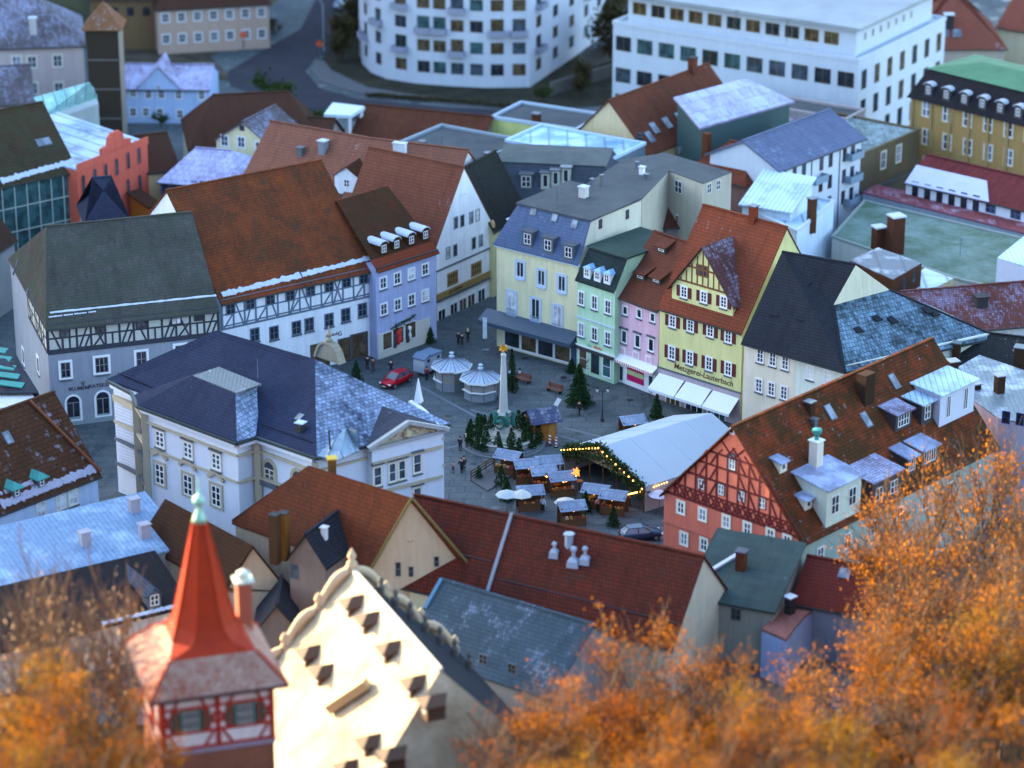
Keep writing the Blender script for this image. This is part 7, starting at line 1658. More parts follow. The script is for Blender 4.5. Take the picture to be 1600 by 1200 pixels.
mb = MB(); mb.box(.35, 1.0, -1.13, -1.1, .2, 1.9, M); mb.build('door', plain((.4, .18, .04), .6, key='lighter_boards'), root)
mb = MB(); sq = q(1.5, .1, 3.15); mb.bar(sq, sq + Vector((.45, 0, .85)), .5, .05, up=Vector((0, 1, 0))); o = mb.build('sign_board', WHITE, root)
# barrier posts
m, nt, b = _new('red_white_stripes'); B = NB(nt); sx = B.n('SeparateXYZ'); B.l(B.uv(), sx.inputs[0]); B.l(B.mix(B.math('GREATER_THAN', B.math('FRACT', B.math('ADD', B.math('MULTIPLY', sx.outputs[1], 2.6), sx.outputs[0])), .5), (.75, .75, .75), (.55, .03, .03)), b.inputs['Base Color']); STR = m
for x, y, l in ((859, 696, 'red and white striped barrier post nearer the orange hut'), (869, 699, 'red and white striped barrier post nearer the big tent')):
    c = P(x, y); root = empty('barrier_post', c, l, 'barrier'); mb = MB(); mb.box(c.x - .14, c.x + .14, c.y - .03, c.y + .03, .12, 1.25); mb.build('panel', STR, root); mb = MB(); mb.box(c.x - .22, c.x + .22, c.y - .2, c.y + .2, 0, .12); mb.build('foot', SOOT, root)
# benches
c = P(817, 597); bench = empty('park_bench', c, 'red-brown slatted bench nearer the obelisk', 'bench', 'benches on the square', R(-38))
mb = MB(); 
def lbox(nm, bx, mat, parent):
    mb = MB()
    for b_ in bx: mb.box(*b_)
    me = bpy.data.meshes.new(nm); me.from_pydata(mb.v, [], mb.f); me.materials.append(mat); uvs(me); o = bpy.data.objects.new(nm, me); COL.objects.link(o); o.parent = parent; return o
BS = plain((.20, .06, .03), .6, key='red_brown_slats')
lbox('seat', [(-1.1, 1.1, -.3 + .17 * k, -.16 + .17 * k, .43, .47) for k in range(3)], BS, bench); lbox('backrest', [(-1.1, 1.1, .27 + .03 * k, .31 + .03 * k, .55 + .16 * k, .67 + .16 * k) for k in range(3)], BS, bench)
for x in (-.85, .85): lbox('leg', [(x - .04, x + .04, -.3, .3, 0, .43), (x - .04, x + .04, .3, .4, .2, .95)], SOOT, bench)
b2 = copy_tree(bench); b2.location = P(866, 613); tag(b2, 'red-brown slatted bench nearer the broad Christmas tree')
# street lamps
def lamp(px, py, hh, label):
    c = P(px, py); root = empty('street_lamp', c, label, 'street lamp'); mb = MB(); mb.lathe(c, [(.22, 0), (.2, .3), (.1, .5), (.09, 1.2), (.055, 1.4), (.045, hh)], 8); mb.build('post', SOOT, root)
    mb = MB(); mb.tube([c + Vector((-.55, 0, hh - .1)), c + Vector((-.3, 0, hh + .08)), c + Vector((0, 0, hh - .15)), c + Vector((.3, 0, hh + .08)), c + Vector((.55, 0, hh - .1))], .035, 6); mb.build('bracket', SOOT, root)
    for x in (-.6, .6): mb = MB(); mb.mat(plain((.5, .55, .6), .3, key='lantern_glass')).lathe(c + Vector((x, 0, hh - .1)), [(.12, 0), (.2, .4)], 6); mb.mat(SOOT).lathe(c + Vector((x, 0, hh + .3)), [(.26, 0), (.1, .18), (.02, .3)], 6); mb.build('lantern', None, root)
lamp(941, 658, 3.7, 'tall black two-armed street lamp right of the Christmas tree'); lamp(804, 614, 2.6, 'short black street lamp just right of the obelisk')
# banner pole
c = P(759, 547); root = empty('banner_pole', c, 'slim pole with a white and blue banner at the store corner', 'banner'); mb = MB(); mb.lathe(c, [(.5, 0), (.5, .08), (.04, .12), (.04, 4.2)], 8); mb.build('pole', GREYM, root)
mb = MB(); mb.box(c.x - .35, c.x + .15, c.y - .03, c.y + .03, 1.5, 4.2); mb.box(c.x - .05, c.x + .15, c.y - .045, c.y - .03, 2.0, 4.0); mb.build('flag', plain((.55, .62, .7), .7, key='banner_cloth', var=.5, scale=1.2), root)
# bare sapling by the green shop and a bike rack
def sapling(px, py, hh, label, seed=1, leaf=None, cat='tree', sc=1):
    rnd = random.Random(seed); c = P(px, py) if not isinstance(px, Vector) else px; root = empty('bare_tree', c, label, cat); mb = MB()
    def br(p, d, l, r, dep):
        q = p + d * l; mb.tube([p, q], [r, r * .65], 5, caps=False)
        if dep:
            for _ in range(3 if dep > 1 else 4): nd = (d + Vector((rnd.gauss(0, .5), rnd.gauss(0, .5), rnd.gauss(.1, .3)))).normalized(); br(p + d * l * rnd.uniform(.6, 1), nd, l * rnd.uniform(.55, .8), r * .55, dep - 1)
    br(c, Vector((0, 0, 1)), hh * .4, .06 * hh / 4 + .02, 4); mb.build('trunk', TRUNK, root); return root
sapling(905, 598, 3.6, 'thin bare sapling behind the Christmas tree')
# ------------------------------------------------------------------ big tent
a = P(940, 697, 5.2); b = P(1112, 645, 5.2); d = (b - a).normalized(); nr = Vector((d.y, -d.x, 0)); e = P(1020, 757, 2.9); hw_ = (e - a).dot(nr); e2 = P(868, 704, 2.9); hl = -(e2 - a).dot(nr); Lt_ = (b - a).length
root = empty('market_tent', (a + b).xy.to_3d() / 2, 'large pale blue-white marquee with a garlanded open front', 'tent'); TC = plain((.34, .41, .47), .6, key='tent_canvas', var=.12, scale=.25)
mb = MB(); z = Vector((0, 0, 1)); ft = lambda p, s_, w_: Vector((p.x, p.y, 2.9)) + nr * s_ * w_
nb_ = 4; A0 = a; 
mb.slab([ft(a, 1, hw_), ft(b, 1, hw_), b, a], .08); mb.slab([ft(b, -1, hl), ft(a, -1, hl), a, b], .08); o = mb.build('roof', TC, root)
mb = MB()
for k in range(1, 4): p = a.lerp(b, k / 4); mb.bar(p + z * .03, ft(p, 1, hw_) + z * .03, .10, .05); mb.bar(p + z * .03, ft(p, -1, hl) + z * .03, .10, .05)
mb.build('seam', plain((.36, .48, .56), .7, key='tent_seam'), o)
mb = MB(); mb.hull([Vector((*ft(b, 1, hw_).xy, 0)), Vector((*ft(b, -1, hl).xy, 0)), ft(b, -1, hl), b - z * .1, ft(b, 1, hw_)], [p - d * .08 for p in [Vector((*ft(b, 1, hw_).xy, 0)), Vector((*ft(b, -1, hl).xy, 0)), ft(b, -1, hl), b - z * .1, ft(b, 1, hw_)]]); 
for s_, w_ in ((1, hw_), (-1, hl)): p, q = ft(a, s_, w_), ft(b, s_, w_); mb.bar(Vector((*(p.xy), 1.4)), Vector((*(q.xy), 1.4)), .06, 2.8)
mb.build('side_wall', plain((.42, .45, .44), .7, key='tent_side'), root)
DG = leafmat((.015, .04, .018), (.03, .06, .02), (.07, .09, .03)); pts = []; rnd = random.Random(5)
def along(p, q, n, s_): return [p.lerp(q, rnd.random()) + Vector((rnd.gauss(0, s_), rnd.gauss(0, s_), rnd.gauss(0, s_))) - d * .2 for _ in range(n)]
for s_, w_ in ((1, hw_), (-1, hl)): pts += along(a + z * .1, ft(a, s_, w_), 900, .22); pts += along(a - z * .9, ft(a, s_, w_) - z * .8, 500, .3)
me = leaf_mesh('garland', pts, DG, .34, 0, 4); o = bpy.data.objects.new('garland', me); COL.objects.link(o); o.parent = root; o.location = -root.location
m, nt, b_ = _new('painted_gable'); B = NB(nt); B.l(B.mix(B.ramp(B.noise(1.1, 4, .6, B.pos()), .42, .6), (.035, .05, .035), (.30, .24, .12)), b_.inputs['Base Color']); GABP = m
mb = MB(); g3 = [ft(a, 1, hw_ * .8) + z * .1, ft(a, -1, hl * .8) + z * .1, a - z * .35]; mb.hull([p - d * .05 for p in g3][::-1], [p - d * .12 for p in g3][::-1]); mb.build('painted_gable', GABP, root)
for k in range(7):
    p = ft(a, -1, hl).lerp(ft(a, 1, hw_), k / 6); mb = MB(); mb.bar(Vector((*p.xy, 0)) - d * .15, Vector((*p.xy, 2.9)) - d * .15, .16); mb.build('post', WOODB, root)
# glowing bulbs: one garland per line
BULB = emit((1, .40, .08), 1.5)
def lights(nm, pts_, label, n, sag=.0, r=.08, wire=True, zig=.0):
    root = empty(nm, Vector((pts_[0].x, pts_[0].y, 0)), label, 'string lights'); mb = MB(); allp = []
    seg = len(pts_) - 1
    for k in range(n):
        t = k / max(1, n - 1) * seg; i = min(seg - 1, int(t)); f = t - i; p = pts_[i].lerp(pts_[i + 1], f) - z * sag * math.sin(math.pi * f); allp.append(p)
    for p in allp:
        q = p + Vector((0, 0, -.12 - zig * random.random())); m_ = MB(); m_.lathe(q, [(.02, -r), (r * .8, -r * .5), (r, 0), (r * .7, r * .6), (.03, r)], 6); m_.build('bulb', BULB, root)
    if len(allp) > 1: mb.tube(allp, .02, 3); mb.build('wire', SOOT, root)
    return root
fr = -d * .45
lights('string_lights', [ft(a, -1, hl) + fr, a + fr], 'warm bulbs along the left slope of the tent gable', 13, r=.09); lights('string_lights', [a + fr, ft(a, 1, hw_) + fr], 'warm bulbs along the right slope of the tent gable', 11, r=.09)
# market stalls
GOODS = [plain(c_, .7, key='goods') for c_ in ((.35, .12, .02), (.45, .25, .08), (.30, .03, .03), (.12, .07, .03), (.4, .36, .3))]
def stall(px, py, rz, label, w_=2.6, dp=1.7, first=False):
    c = P(px, py, 2.3); c.z = 0; root = empty('market_stall', c, label, 'market stall', 'wooden market stalls', rz)
    lbox('roof', [], SNOW, root) if False else None
    mb = MB(); W_, D_ = w_ / 2, dp / 2
    mb.slab([Vector((-W_ - .2, -D_ - .35, 2.05)), Vector((W_ + .2, -D_ - .35, 2.05)), Vector((W_ + .2, .25, 2.65)), Vector((-W_ - .2, .25, 2.65))], .06); mb.slab([Vector((-W_ - .2, .25, 2.65)), Vector((W_ + .2, .25, 2.65)), Vector((W_ + .2, D_ + .25, 2.3)), Vector((-W_ - .2, D_ + .25, 2.3))], .06)
    me = bpy.data.meshes.new('roof'); me.from_pydata(mb.v, [], mb.f); me.materials.append(STROOF); uvs(me); o = bpy.data.objects.new('roof', me); COL.objects.link(o); o.parent = root
    for sx in (-1, 1):
        for sy in (-1, 1): lbox('post', [(sx * W_ - .05, sx * W_ + .05, sy * D_ - .05, sy * D_ + .05, 0, 2.3)], WOODB, root)
    lbox('counter', [(-W_, W_, -D_ - .1, -D_ + .4, .9, .96), (-W_, W_, -D_, -D_ + .06, .1, .9)], WOODM, root); lbox('back_wall', [(-W_, W_, D_ - .06, D_, 0, 2.2)], WOODB, root)
    for k in range(6): x = -W_ + .2 + k * (w_ - .4) / 5; lbox('goods', [(x - .14, x + .14, -D_ + .0, -D_ + .3, .96, 1.05 + .2 * random.random())], random.choice(GOODS), root)
    mb = MB(); lp = empty('tmp', (0, 0, 0)); bpy.data.objects.remove(lp)
    m_ = MB(); m_.lathe((0, -D_ - .1, 1.95), [(.02, -.1), (.09, -.04), (.1, .02), (.03, .1)], 6); me = bpy.data.meshes.new('lamp'); me.from_pydata(m_.v, [], m_.f); me.materials.append(emit((1, .36, .07), 2.0)); o = bpy.data.objects.new('lamp', me); COL.objects.link(o); o.parent = root
    return root
WOODM = plain((.16, .07, .03), .8, key='red_brown_boards', var=.5)
STROOF = tile((.20, .25, .34), (.14, .18, .26), .55, .9, .9, seed=210, line=.3, fc=(.30, .38, .52))
for x, y, rz, l in ((795, 709, -25, 'market stall with striped frosted roof nearest the fountain steps'), (823, 722, 12, 'market stall between the fountain and the tent, second from the fountain steps'), (857, 717, 12, 'half-hidden market stall tucked against the dark tent front'),
    (849, 733, 12, 'market stall in the middle of the row before the tent'), (877, 742, 14, 'market stall beside the big glowing star'), (828, 764, 10, 'stall standing apart in front, above the pale umbrellas'),
    (893, 788, 14, 'frontmost stall with pale roof near the maroon roof'), (932, 762, -18, 'left one of two stalls under the long light garland'), (960, 771, -18, 'right one of two stalls under the long light garland'), (988, 654, 18, 'lone stall with frosted roof behind the big marquee')):
    stall(x, y, R(rz), l)
lights('string_lights', [P(832, 732, 2.1), P(858, 745, 2.0), P(882, 752, 1.9), P(900, 742, 2.4)], 'string of bulbs sagging from the middle stalls to the glowing star', 15, r=.08)
lights('string_lights', [P(955, 779, 2.0), P(985, 770, 2.2), P(1003, 766, 2.3), P(1042, 752, 3.2)], 'dense garland of bulbs leading to the red half-timbered house', 30, r=.08)
p = P(901, 738, 2.6); root = empty('star_lamp', Vector((p.x, p.y, 0)), 'big glowing orange star lamp on a post among the stalls', 'lamp'); mb = MB()
for k in range(14): dv = Vector((random.gauss(0, 1), random.gauss(0, 1), random.gauss(0, 1))).normalized(); mb.tube([p, p + dv * .62], [.2, .02], 5)
mb.build('star', emit((1, .25, .04), .28), root); mb = MB(); mb.bar(Vector((p.x, p.y, 0)), p - z * .3, .08); mb.build('post', WOODB, root)
# timber fence pen, fir heaps, umbrellas
c0, c1, c2, c3 = P(736, 752), P(782, 722), P(806, 740), P(762, 768)
root = empty('wooden_pen', (c0 + c2) / 2, 'wooden fenced pen with a plank floor left of the stalls', 'fence')
mb = MB(); mb.hull([p + z * .02 for p in (c0, c3, c2, c1)], [p + z * .14 for p in (c0, c3, c2, c1)]); mb.build('plank_floor', plain((.10, .10, .11), .8, key='grey_planks', var=.5), root)
for i, (p, q) in enumerate(((c0, c1), (c1, c2))):
    mb = MB()
    for h_ in (.5, .85, 1.15): mb.bar(p + z * h_, q + z * h_, .07, .12)
    mb.build('rail', WOODB, root)
    for k in range(5): mb = MB(); r_ = p.lerp(q, k / 4); mb.bar(r_, r_ + z * 1.25, .1); mb.build('post', WOODB, root)
place_tree('cut_fir', firs[1], P(783, 760), 'lone fir bush at the open side of the wooden pen', rz=1, sc=1.3); place_tree('cut_fir', firs[2], P(748, 748), 'fir bush inside the wooden pen', rz=1, sc=.8)
place_tree('cut_fir', smallfir, P(915, 800), 'dark fir right of the frontmost stall', rz=4, sc=.8); place_tree('cut_fir', smallfir, P(958, 822), 'dark fir left of the teal car', rz=5, sc=.8); place_tree('cut_fir', smallfir, P(792, 782), 'dark fir at the left end of the stalls', rz=6, sc=.9)
def umbrella(px, py, label, col):
    c = P(px, py); root = empty('parasol', c, label, 'parasol'); mb = MB(); mb.lathe(c + z * 2.0, [(1.25, 0), (1.2, .05), (.6, .35), (.05, .55)], 8); mb.build('canopy', plain(col, .8, key='parasol_cloth'), root); mb = MB(); mb.bar(c, c + z * 2.4, .06); mb.build('pole', GREYM, root)
umbrella(792, 800, 'pale parasol with brown pole at the left end of the stalls', (.45, .50, .52)); umbrella(815, 800, 'second pale parasol, touching the first one beside the stalls', (.52, .54, .5)); umbrella(884, 812, 'cream parasol in front of the frontmost stall', (.55, .5, .42))
umbrella(1030, 800, 'lilac-white parasol by the corner of the red half-timbered house', (.5, .48, .6))
# clutter of low planters between the stalls
for i, (x, y) in enumerate(((870, 770), (905, 765), (925, 790), (980, 790), (1005, 785), (850, 752))):
    c = P(x, y); root = empty('log_table', c, ['round brown standing table behind the frontmost stall', 'brown standing table below the glowing star', 'standing table right of the frontmost stall', 'standing table below the two garland stalls', 'standing table nearest the red half-timbered house', 'standing table between the middle stalls'][i], 'table'); mb = MB(); mb.lathe(c, [(.25, 0), (.12, .1), (.1, 1.0)], 8); mb.build('leg', WOODB, root); mb = MB(); mb.lathe(c, [(.42, 1.0), (.42, 1.07)], 12); mb.build('tabletop', WOODO, root)
# ------------------------------------------------------------------ people
def skinm(name, verts, edges, rad, mat, parent, rootv=0, lv=1):
    me = bpy.data.meshes.new(name); me.from_pydata(verts, edges, []); o = bpy.data.objects.new(name, me); COL.objects.link(o); o.parent = parent
    md = o.modifiers.new('skin', 'SKIN'); md.use_smooth_shade = True
    if not me.skin_vertices: return o
    sv = me.skin_vertices[0].data
    for i, r_ in enumerate(rad): sv[i].radius = (r_ if isinstance(r_, tuple) else (r_, r_)); sv[i].use_root = (i == rootv)
    s_ = o.modifiers.new('sub', 'SUBSURF'); s_.levels = lv; s_.render_levels = lv; me.materials.append(mat); return o
SKIN = plain((.50, .30, .22), .6, key='skin')
def person(px, py, rz, coat, trou, label, hair=(.04, .025, .015), stride=.0, arm=.1, hh=1.74, group=None, fig=None):
    c = P(px, py); root = empty('person', c, label, 'person', group, R(rz)); k = hh / 1.74; root.scale = (k, k, k)
    s = stride
    V = [(0, 0, .95), (0, 0, 1.15), (0, 0, 1.40), (0, -.02, 1.50), (0, -.02, 1.60), (0, -.01, 1.71),
         (-.17, 0, 1.40), (-.23, arm, 1.14), (-.22, arm * 2 - .08, .90), (-.22, arm * 2 - .12, .80), (.17, 0, 1.40), (.23, -arm, 1.14), (.22, -arm * 1.5 - .1, .92), (.22, -arm * 1.5 - .15, .82),
         (-.09, 0, .90), (-.10, -s * .6 - .02, .50), (-.10, -s * .8, .09), (-.10, -s * .8 - .16, .04), (.09, 0, .90), (.10, s * .5 - .04, .50), (.10, s, .10), (.10, s - .16, .05)]
    E_ = [(0, 1), (1, 2), (2, 3), (3, 4), (4, 5), (2, 6), (6, 7), (7, 8), (8, 9), (2, 10), (10, 11), (11, 12), (12, 13), (0, 14), (14, 15), (15, 16), (16, 17), (0, 18), (18, 19), (19, 20), (20, 21)]
    Rr = [.12, .12, .13, .055, .085, .07, .06, .045, .035, .03, .06, .045, .035, .03, .09, .06, .04, .035, .09, .06, .04, .035]
    skinm('body', V, E_, Rr, SKIN, root)
    ci = [0, 1, 2, 6, 7, 8, 10, 11, 12]; mp = {v: i for i, v in enumerate(ci)}; cv = [V[i] for i in ci]; cv[0] = (0, 0, .82)
    skinm('coat', cv, [(mp[a], mp[b]) for a, b in E_ if a in mp and b in mp], [.19, .16, .165, .085, .07, .055, .085, .07, .055], plain(coat, .8, key='coat', var=.2), root, 1)
    ti = [0, 14, 15, 16, 18, 19, 20]; mp = {v: i for i, v in enumerate(ti)}
    skinm('trousers', [V[i] for i in ti], [(mp[a], mp[b]) for a, b in E_ if a in mp and b in mp], [.14, .105, .08, .06, .105, .08, .06], plain(trou, .8, key='trousers'), root)
    mb = MB(); mb.lathe((0, .015, 1.60), [(.07, -.06), (.105, 0), (.112, .08), (.08, .15), (.02, .175)], 10); me = bpy.data.meshes.new('hair'); me.from_pydata(mb.v, [], mb.f); me.materials.append(plain(hair, .8, key='hair')); o = bpy.data.objects.new('hair', me); COL.objects.link(o); o.parent = root
    for x, y in ((-.10, -s * .8), (.10, s)): mb = MB(); mb.box(x - .05, x + .05, y - .2, y + .07, 0, .1); me = bpy.data.meshes.new('shoe'); me.from_pydata(mb.v, [], mb.f); me.materials.append(SOOT); o = bpy.data.objects.new('shoe', me); COL.objects.link(o); o.parent = root
    return root
BK = (.02, .02, .025); DB = (.02, .03, .06)
PE = [(905, 648, 20, BK, BK, 'person in dark coat with pale scarf walking past the Christmas tree', .28), (574, 577, 200, BK, BK, 'person in black at the door of the long white house', .0), (583, 580, 160, (.12, .05, .03), (.08, .04, .03), 'person in brown beside the lavender-blue shop corner', .05),
      (611, 583, 10, BK, DB, 'person in black standing just behind the red car', .0), (667, 594, 200, (.30, .02, .03), DB, 'person in red jacket beside the grey trailer', .05), (719, 704, 180, BK, BK, 'person in black left of the fountain firs, the left one of two', .0), (728, 700, 90, (.05, .08, .08), (.05, .10, .12), 'person with pale yellow hat left of the fountain firs, the right one of two', .0),
      (708, 738, 10, (.45, .22, .22), DB, 'child in pink and navy standing alone below the town hall corner', .0), (721, 738, 30, BK, BK, 'person in dark coat, left one of the dark pair near the fountain', .1), (725, 735, 10, (.05, .035, .03), BK, 'person in brown-black coat, right one of the dark pair near the fountain', .1),
      (731, 534, 10, BK, BK, 'person in black with a white cap at the mouth of the alley', .15), (716, 538, 60, DB, BK, 'person in navy at the mouth of the alley', .0), (722, 541, 0, BK, BK, 'person in black beside the one in navy in the alley', .0),
      (848, 800, 10, (.45, .50, .6), BK, 'person in pale jacket walking between the stalls and the maroon roof', .1), (820, 745, 40, BK, BK, 'person in black queueing at the middle stalls', .0), (934, 800, 40, (.5, .25, .28), BK, 'person in pink top near the two garland stalls', .0), (967, 795, 40, (.6, .6, .55), BK, 'person in white top near the two garland stalls', .0)]
for x, y, rz, co, tr, l, s_ in PE: person(x, y, rz, co, tr, l, stride=s_, arm=.1 + s_ * .5, hh=1.25 if 'child' in l else 1.76, hair=(.6, .55, .4) if ('hat' in l or 'cap' in l) else (.04, .025, .015))
# ------------------------------------------------------------------ trees
def tree_meshes(seed, H_=16., R_=5.0, nl=7000, size=.34, mat=None, dense=1.0, droop=0.0, bark=TRUNK):
    rnd = random.Random(seed); mb = MB(); tips = []
    def br(p, d, l, r, dep):
        mid = p + d * l * .5 + Vector((rnd.gauss(0, .05), rnd.gauss(0, .05), 0)) * l; q = p + d * l + Vector((rnd.gauss(0, .06), rnd.gauss(0, .06), 0)) * l
        mb.tube([p, mid, q], [r, r * .8, r * .6], 5 if dep < 3 else 7, caps=False)
        if dep <= 1: tips.append((p, q, dep))
        if dep > 0:
            n = 4 if dep >= 3 else (4 if dep == 2 else 3)
            for k in range(n):
                t = rnd.uniform(.35, 1.0); a = rnd.random() * 2 * math.pi; sp = rnd.uniform(.5, 1.0)
                side = Vector((math.cos(a), math.sin(a), 0)); nd = (d + side * sp + Vector((0, 0, .15 - droop))).normalized(); br(p.lerp(q, t), nd, l * rnd.uniform(.55, .78), r * .5, dep - 1)
            br(q, (d + Vector((rnd.gauss(0, .2), rnd.gauss(0, .2), .1))).normalized(), l * .7, r * .6, dep - 1)
    br(Vector((0, 0, -1)), Vector((rnd.gauss(0, .05), rnd.gauss(0, .05), 1)).normalized(), H_ * .38, H_ * .016, 4)
    zs = sorted(max(a.z, b.z) for a, b, _ in tips); zmax = zs[-1]; sc = H_ / zmax
    pts = []; vals = []
    for i in range(nl):
        a, b, dep = rnd.choice(tips); t = rnd.random(); p = a.lerp(b, t); s_ = .42; clump = mnoise.noise(p * .45 + Vector((seed * 7, 0, 0)))
        if clump < .02 and rnd.random() < .93: continue
        pts.append(p + Vector((rnd.gauss(0, s_), rnd.gauss(0, s_), rnd.gauss(0, s_ * .8)))); vals.append(min(1, max(0, .5 + clump * .9 + rnd.gauss(0, .16))))
    cm = leaf_mesh('crown', [p * sc for p in pts], mat, size, 0, seed, vals)
    tm = bpy.data.meshes.new('trunk'); tm.from_pydata([tuple(Vector(v) * sc) for v in mb.v], [], mb.f); tm.materials.append(bark); return cm, tm
OR1 = leafmat((.022, .009, .002), (.17, .052, .005), (.46, .155, .010)); OR2 = leafmat((.03, .018, .003), (.17, .075, .006), (.40, .21, .014)); OR3 = leafmat((.025, .011, .004), (.13, .04, .006), (.40, .10, .010)); OR4 = leafmat((.06, .02, .004), (.34, .11, .010), (.60, .22, .02)); PALE = leafmat((.22, .12, .06), (.36, .22, .12), (.5, .34, .2))
BK2 = plain((.16, .10, .06), .9, key='oak_bark', var=.5)
TV = [tree_meshes(21, nl=9500, mat=OR1, bark=BK2, size=.24), tree_meshes(22, nl=8500, mat=OR2, bark=BK2, size=.24), tree_meshes(23, nl=9000, mat=OR3, bark=BK2, size=.22), tree_meshes(24, nl=9500, mat=OR1, bark=BK2, size=.24)]
TS = [tree_meshes(31, nl=3600, mat=OR4, size=.27, bark=BK2), tree_meshes(32, nl=4200, mat=OR4, size=.25, bark=BK2), tree_meshes(33, nl=420, mat=PALE, size=.3, bark=BK2), tree_meshes(34, nl=900, mat=OR3, size=.28, bark=BK2)]
TC_ = [0]
def tree_at(px, py, dist, v, label=None, group='autumn trees on the castle slope', rz=None, wide=1.0):
    q = at_slant(px, py, dist); g = ground(q.x, q.y); hgt = max(5, q.z - g); k = hgt / 16.0; kw = max(.75, min(1.1, k)) * wide
    TC_[0] += 1
    return place_tree('autumn_tree', v, Vector((q.x, q.y, g - .3)), label or 'orange-leaved autumn tree standing in the sunlit mass below the town', group, rz if rz is not None else random.random() * 6, (kw, kw, k))
# dense mass, centre and right bottom: (x, y of the top, distance)
CNT_ = {}; NUM_ = ' one two three four five six seven eight nine ten eleven twelve thirteen fourteen fifteen sixteen'.split(' ')
for x, y, d_, v in sorted(((880, 1075, 224, 3), (935, 1030, 230, 0), (990, 990, 232, 2), (1060, 960, 236, 0), (1130, 985, 232, 3), (1190, 1040, 228, 1), (1290, 1060, 230, 0), (830, 1150, 208, 0), (915, 1120, 212, 1), (1030, 1090, 212, 3), (1150, 1100, 210, 2), (1255, 1110, 210, 0), (1360, 1080, 214, 1), (1470, 1050, 216, 2), (1580, 1050, 216, 0),
    (970, 1180, 196, 2), (1110, 1185, 196, 0), (1310, 1170, 198, 3), (1530, 1145, 202, 1), (1400, 960, 236, 3), (1500, 930, 238, 0), (1580, 900, 240, 1))):
    ROW_ = 'uppermost' if d_ >= 228 else ('middle' if d_ >= 208 else 'lowest'); CNT_[ROW_] = CNT_.get(ROW_, 0) + 1; CN_ = CNT_[ROW_]
    tree_at(x, y, d_, TV[v], '%s autumn tree, number %s from the left in the %s row of the grove' % (('dense orange', 'yellow-gold', 'rust-brown', 'bright orange')[v], NUM_[CN_], ROW_))
for x, y, d_, v, l in ((1265, 1010, 238, 0, 'orange tree in front of the blue front of the pale pink roof'), (1345, 935, 246, 0, 'loose orange tree right of the blue curved front'), (1385, 790, 270, 1, 'loose orange-leaved tree just right of the red half-timbered house'), (1400, 725, 272, 0, 'open-crowned yellow-orange tree below the long moss-spotted roof'), (1480, 672, 272, 1, 'tall thinly leaved orange tree in front of the balcony dormers'), (1560, 645, 274, 0, 'topmost thin orange tree at the right edge'), (1430, 880, 256, 3, 'thin rust-brown tree beside the round-fronted house'), (1480, 830, 256, 1, 'loose orange tree in the middle of the right-hand grove'), (1560, 800, 256, 1, 'loose tree at the right edge below the topmost one'), (1600, 720, 268, 1, 'orange tree cut by the right edge'), (1440, 800, 264, 0, 'orange tree directly below the purple-roofed dormers'), (1520, 760, 264, 1, 'loose orange tree between the dormers and the right edge'), (1590, 860, 250, 0, 'dense orange tree low at the right edge')):
    tree_at(x, y, d_, TS[v], l, None)
for x, y, d_, v, l in ((60, 800, 232, 2, 'pale thin-twigged tree rising over the sky-blue metal roof'), (170, 830, 232, 2, 'pale bare-twigged tree beside the red spire'), (20, 860, 226, 2, 'pale thin tree at the left edge'), (120, 925, 226, 2, 'loose orange-brown tree left of the red tower'), (40, 975, 218, 1, 'orange-brown tree in the left lower grove by the edge'), (770, 1100, 222, 3, 'thin brownish tree in the dark gap right of the sunlit dormer roof'), (730, 1150, 212, 3, 'bare-looking thin tree at the bottom edge beside the sunlit dormer roof'), (840, 1060, 232, 3, 'thin tree in front of the mottled blue-grey roof')):
    tree_at(x, y, d_, TS[v], l, None)
for x, y, d_, v, l in ((60, 985, 214, 1, 'yellow-gold tree, uppermost of the lower left grove'), (150, 1010, 214, 0, 'dense orange tree touching the left eaves of the red tower'), (20, 1040, 208, 0, 'dense orange tree at the left edge, upper one of the lower grove'), (95, 1040, 210, 3, 'bright orange tree just left of the red tower'), (115, 1130, 200, 2, 'rust-brown tree below the bright orange one beside the red tower'), (55, 1130, 200, 1, 'yellow-gold tree low in the left corner grove'), (0, 1160, 196, 3, 'bright orange tree in the bottom left corner')): tree_at(x, y, d_, TV[v], l, 'trees left of the tower')
# green and brown trees far behind
GN = leafmat((.020, .040, .012), (.035, .065, .018), (.07, .10, .03)); BN = leafmat((.035, .028, .014), (.055, .045, .02), (.08, .07, .03))
gt = [tree_meshes(41, H_=8, nl=2600, mat=GN, size=.6), tree_meshes(42, H_=8, nl=2200, mat=BN, size=.6)]
for x, y, k_, v, l in ((425, 172, .85, 0, 'dark green tree between the road and the brown roofs'), (440, 182, .6, 0, 'smaller green tree right of the dark green one'), (535, 95, 1.1, 1, 'dark brown-green tree at the inner road bend'), (555, 70, 1.2, 1, 'brown-green tree behind the road bend beside the white block'), (960, 100, 1.5, 1, 'dark tree between the two white buildings'), (948, 40, 1.3, 1, 'darker tree at the top between the two white buildings'), (910, 150, .8, 1, 'low dark tree in front of the passage of the rounded white block'), (985, 150, .9, 1, 'bare brownish tree at the left corner of the modern white building'), (850, 165, .5, 0, 'small green tree at the right foot of the rounded white block'),
    (250, 200, .35, 0, 'small green shrub in front of the light blue house'), (270, 315, .4, 0, 'green shrub beside the lilac roofed hall'), (1440, 265, .7, 1, 'brown climbing tree in the corner of the ochre building')):
    place_tree('garden_tree', gt[v], P(x, y), l, None, random.random() * 6, k_)
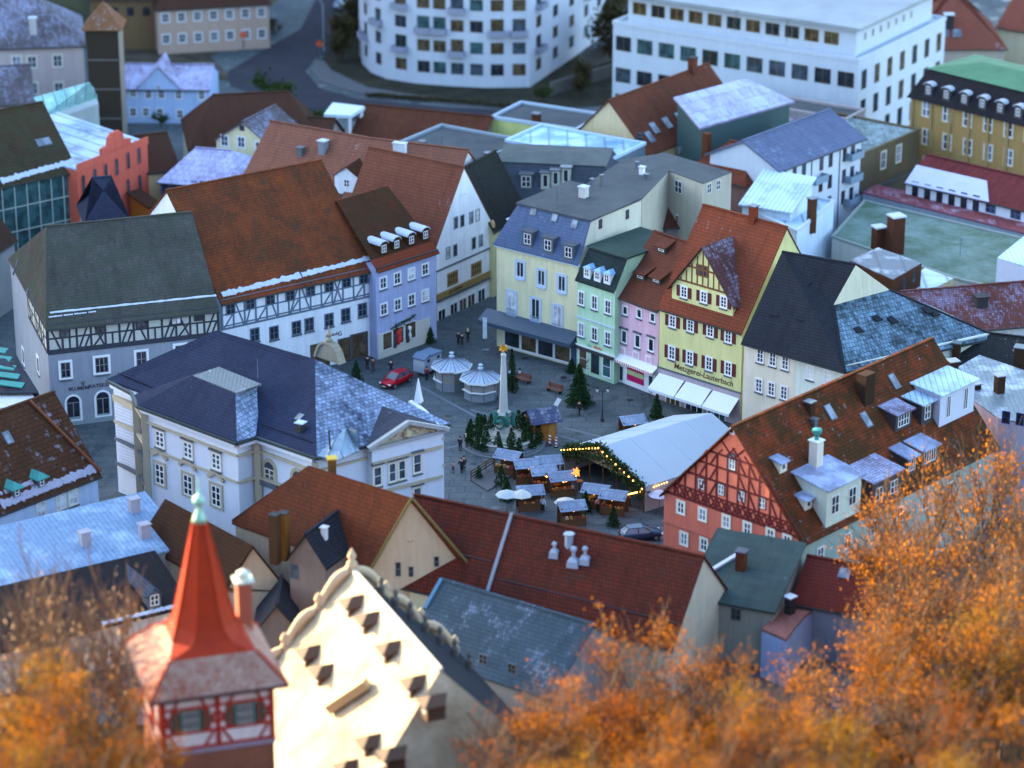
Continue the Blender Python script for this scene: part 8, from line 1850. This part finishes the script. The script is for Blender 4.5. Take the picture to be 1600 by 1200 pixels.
def hedge(a, b, w_, hh, mat, label, n=1400, seed=3, size=.5):
    rnd = random.Random(seed); p, q = P(*a), P(*b); root = empty('hedge', (p + q) / 2, label, 'hedge'); pts = []
    for _ in range(n): t = rnd.random(); c = p.lerp(q, t); pts.append(c + Vector((rnd.uniform(-w_, w_) / 2, rnd.uniform(-w_, w_) / 2, hh * rnd.random() ** .6 * (.7 + .4 * mnoise.noise(c * .3)))) - root.location)
    o = bpy.data.objects.new('foliage', leaf_mesh('foliage', pts, mat, size, 0, seed)); COL.objects.link(o); o.parent = root
hedge((365, 166), (412, 172), 3, 2.0, GN, 'green hedge left of the dark green tree by the road'); hedge((455, 182), (505, 190), 3, 1.8, GN, 'green hedge between the dark green tree and the white canopy')
hedge((205, 72), (290, 68), 5, 3, BN, 'brown hedge below the villa at the top left', 2500, 5, .6); hedge((300, 64), (420, 50), 5, 2.6, BN, 'brown-green hedge below the right part of the villa', 2500, 6, .6)
hedge((575, 150), (800, 168), 1.5, .8, BN, 'low brown planting strip along the rounded white block', 2200, 7, .35)
# far street furniture
def sign(px, py, label): 
    c = P(px, py); root = empty('traffic_sign', c, label, 'sign'); mb = MB(); mb.bar(c, c + z * 2.6, .12); mb.build('pole', GREYM, root); mb = MB(); mb.tube([c + Vector((0, -.1, 2.6)), c + Vector((0, -.02, 2.6))], .55, 12); mb.build('sign_plate', plain((.65, .10, .03), .5, key='orange_red_sign'), root)
sign(500, 92, 'orange-red round sign at the inner bend of the road'); sign(381, 78, 'orange-red round sign on the frosted grass bank')
c = P(506, 80); root = empty('street_light', c, 'tall pale street light at the road bend', 'street light'); mb = MB(); mb.tube([c, c + z * 8, c + Vector((-.6, 0, 9)), c + Vector((-1.6, 0, 9.2))], [.12, .09, .07, .06], 6); mb.build('post', plain((.35, .38, .4), .5, key='pale_post'), root); mb = MB(); mb.box(c.x - 2.4, c.x - 1.5, c.y - .15, c.y + .15, 9.1, 9.3); mb.build('lamp_head', WHITE, root)
car(537, 12, R(60), (.35, .45, .55), 'pale blue car driving away on the road at the top')
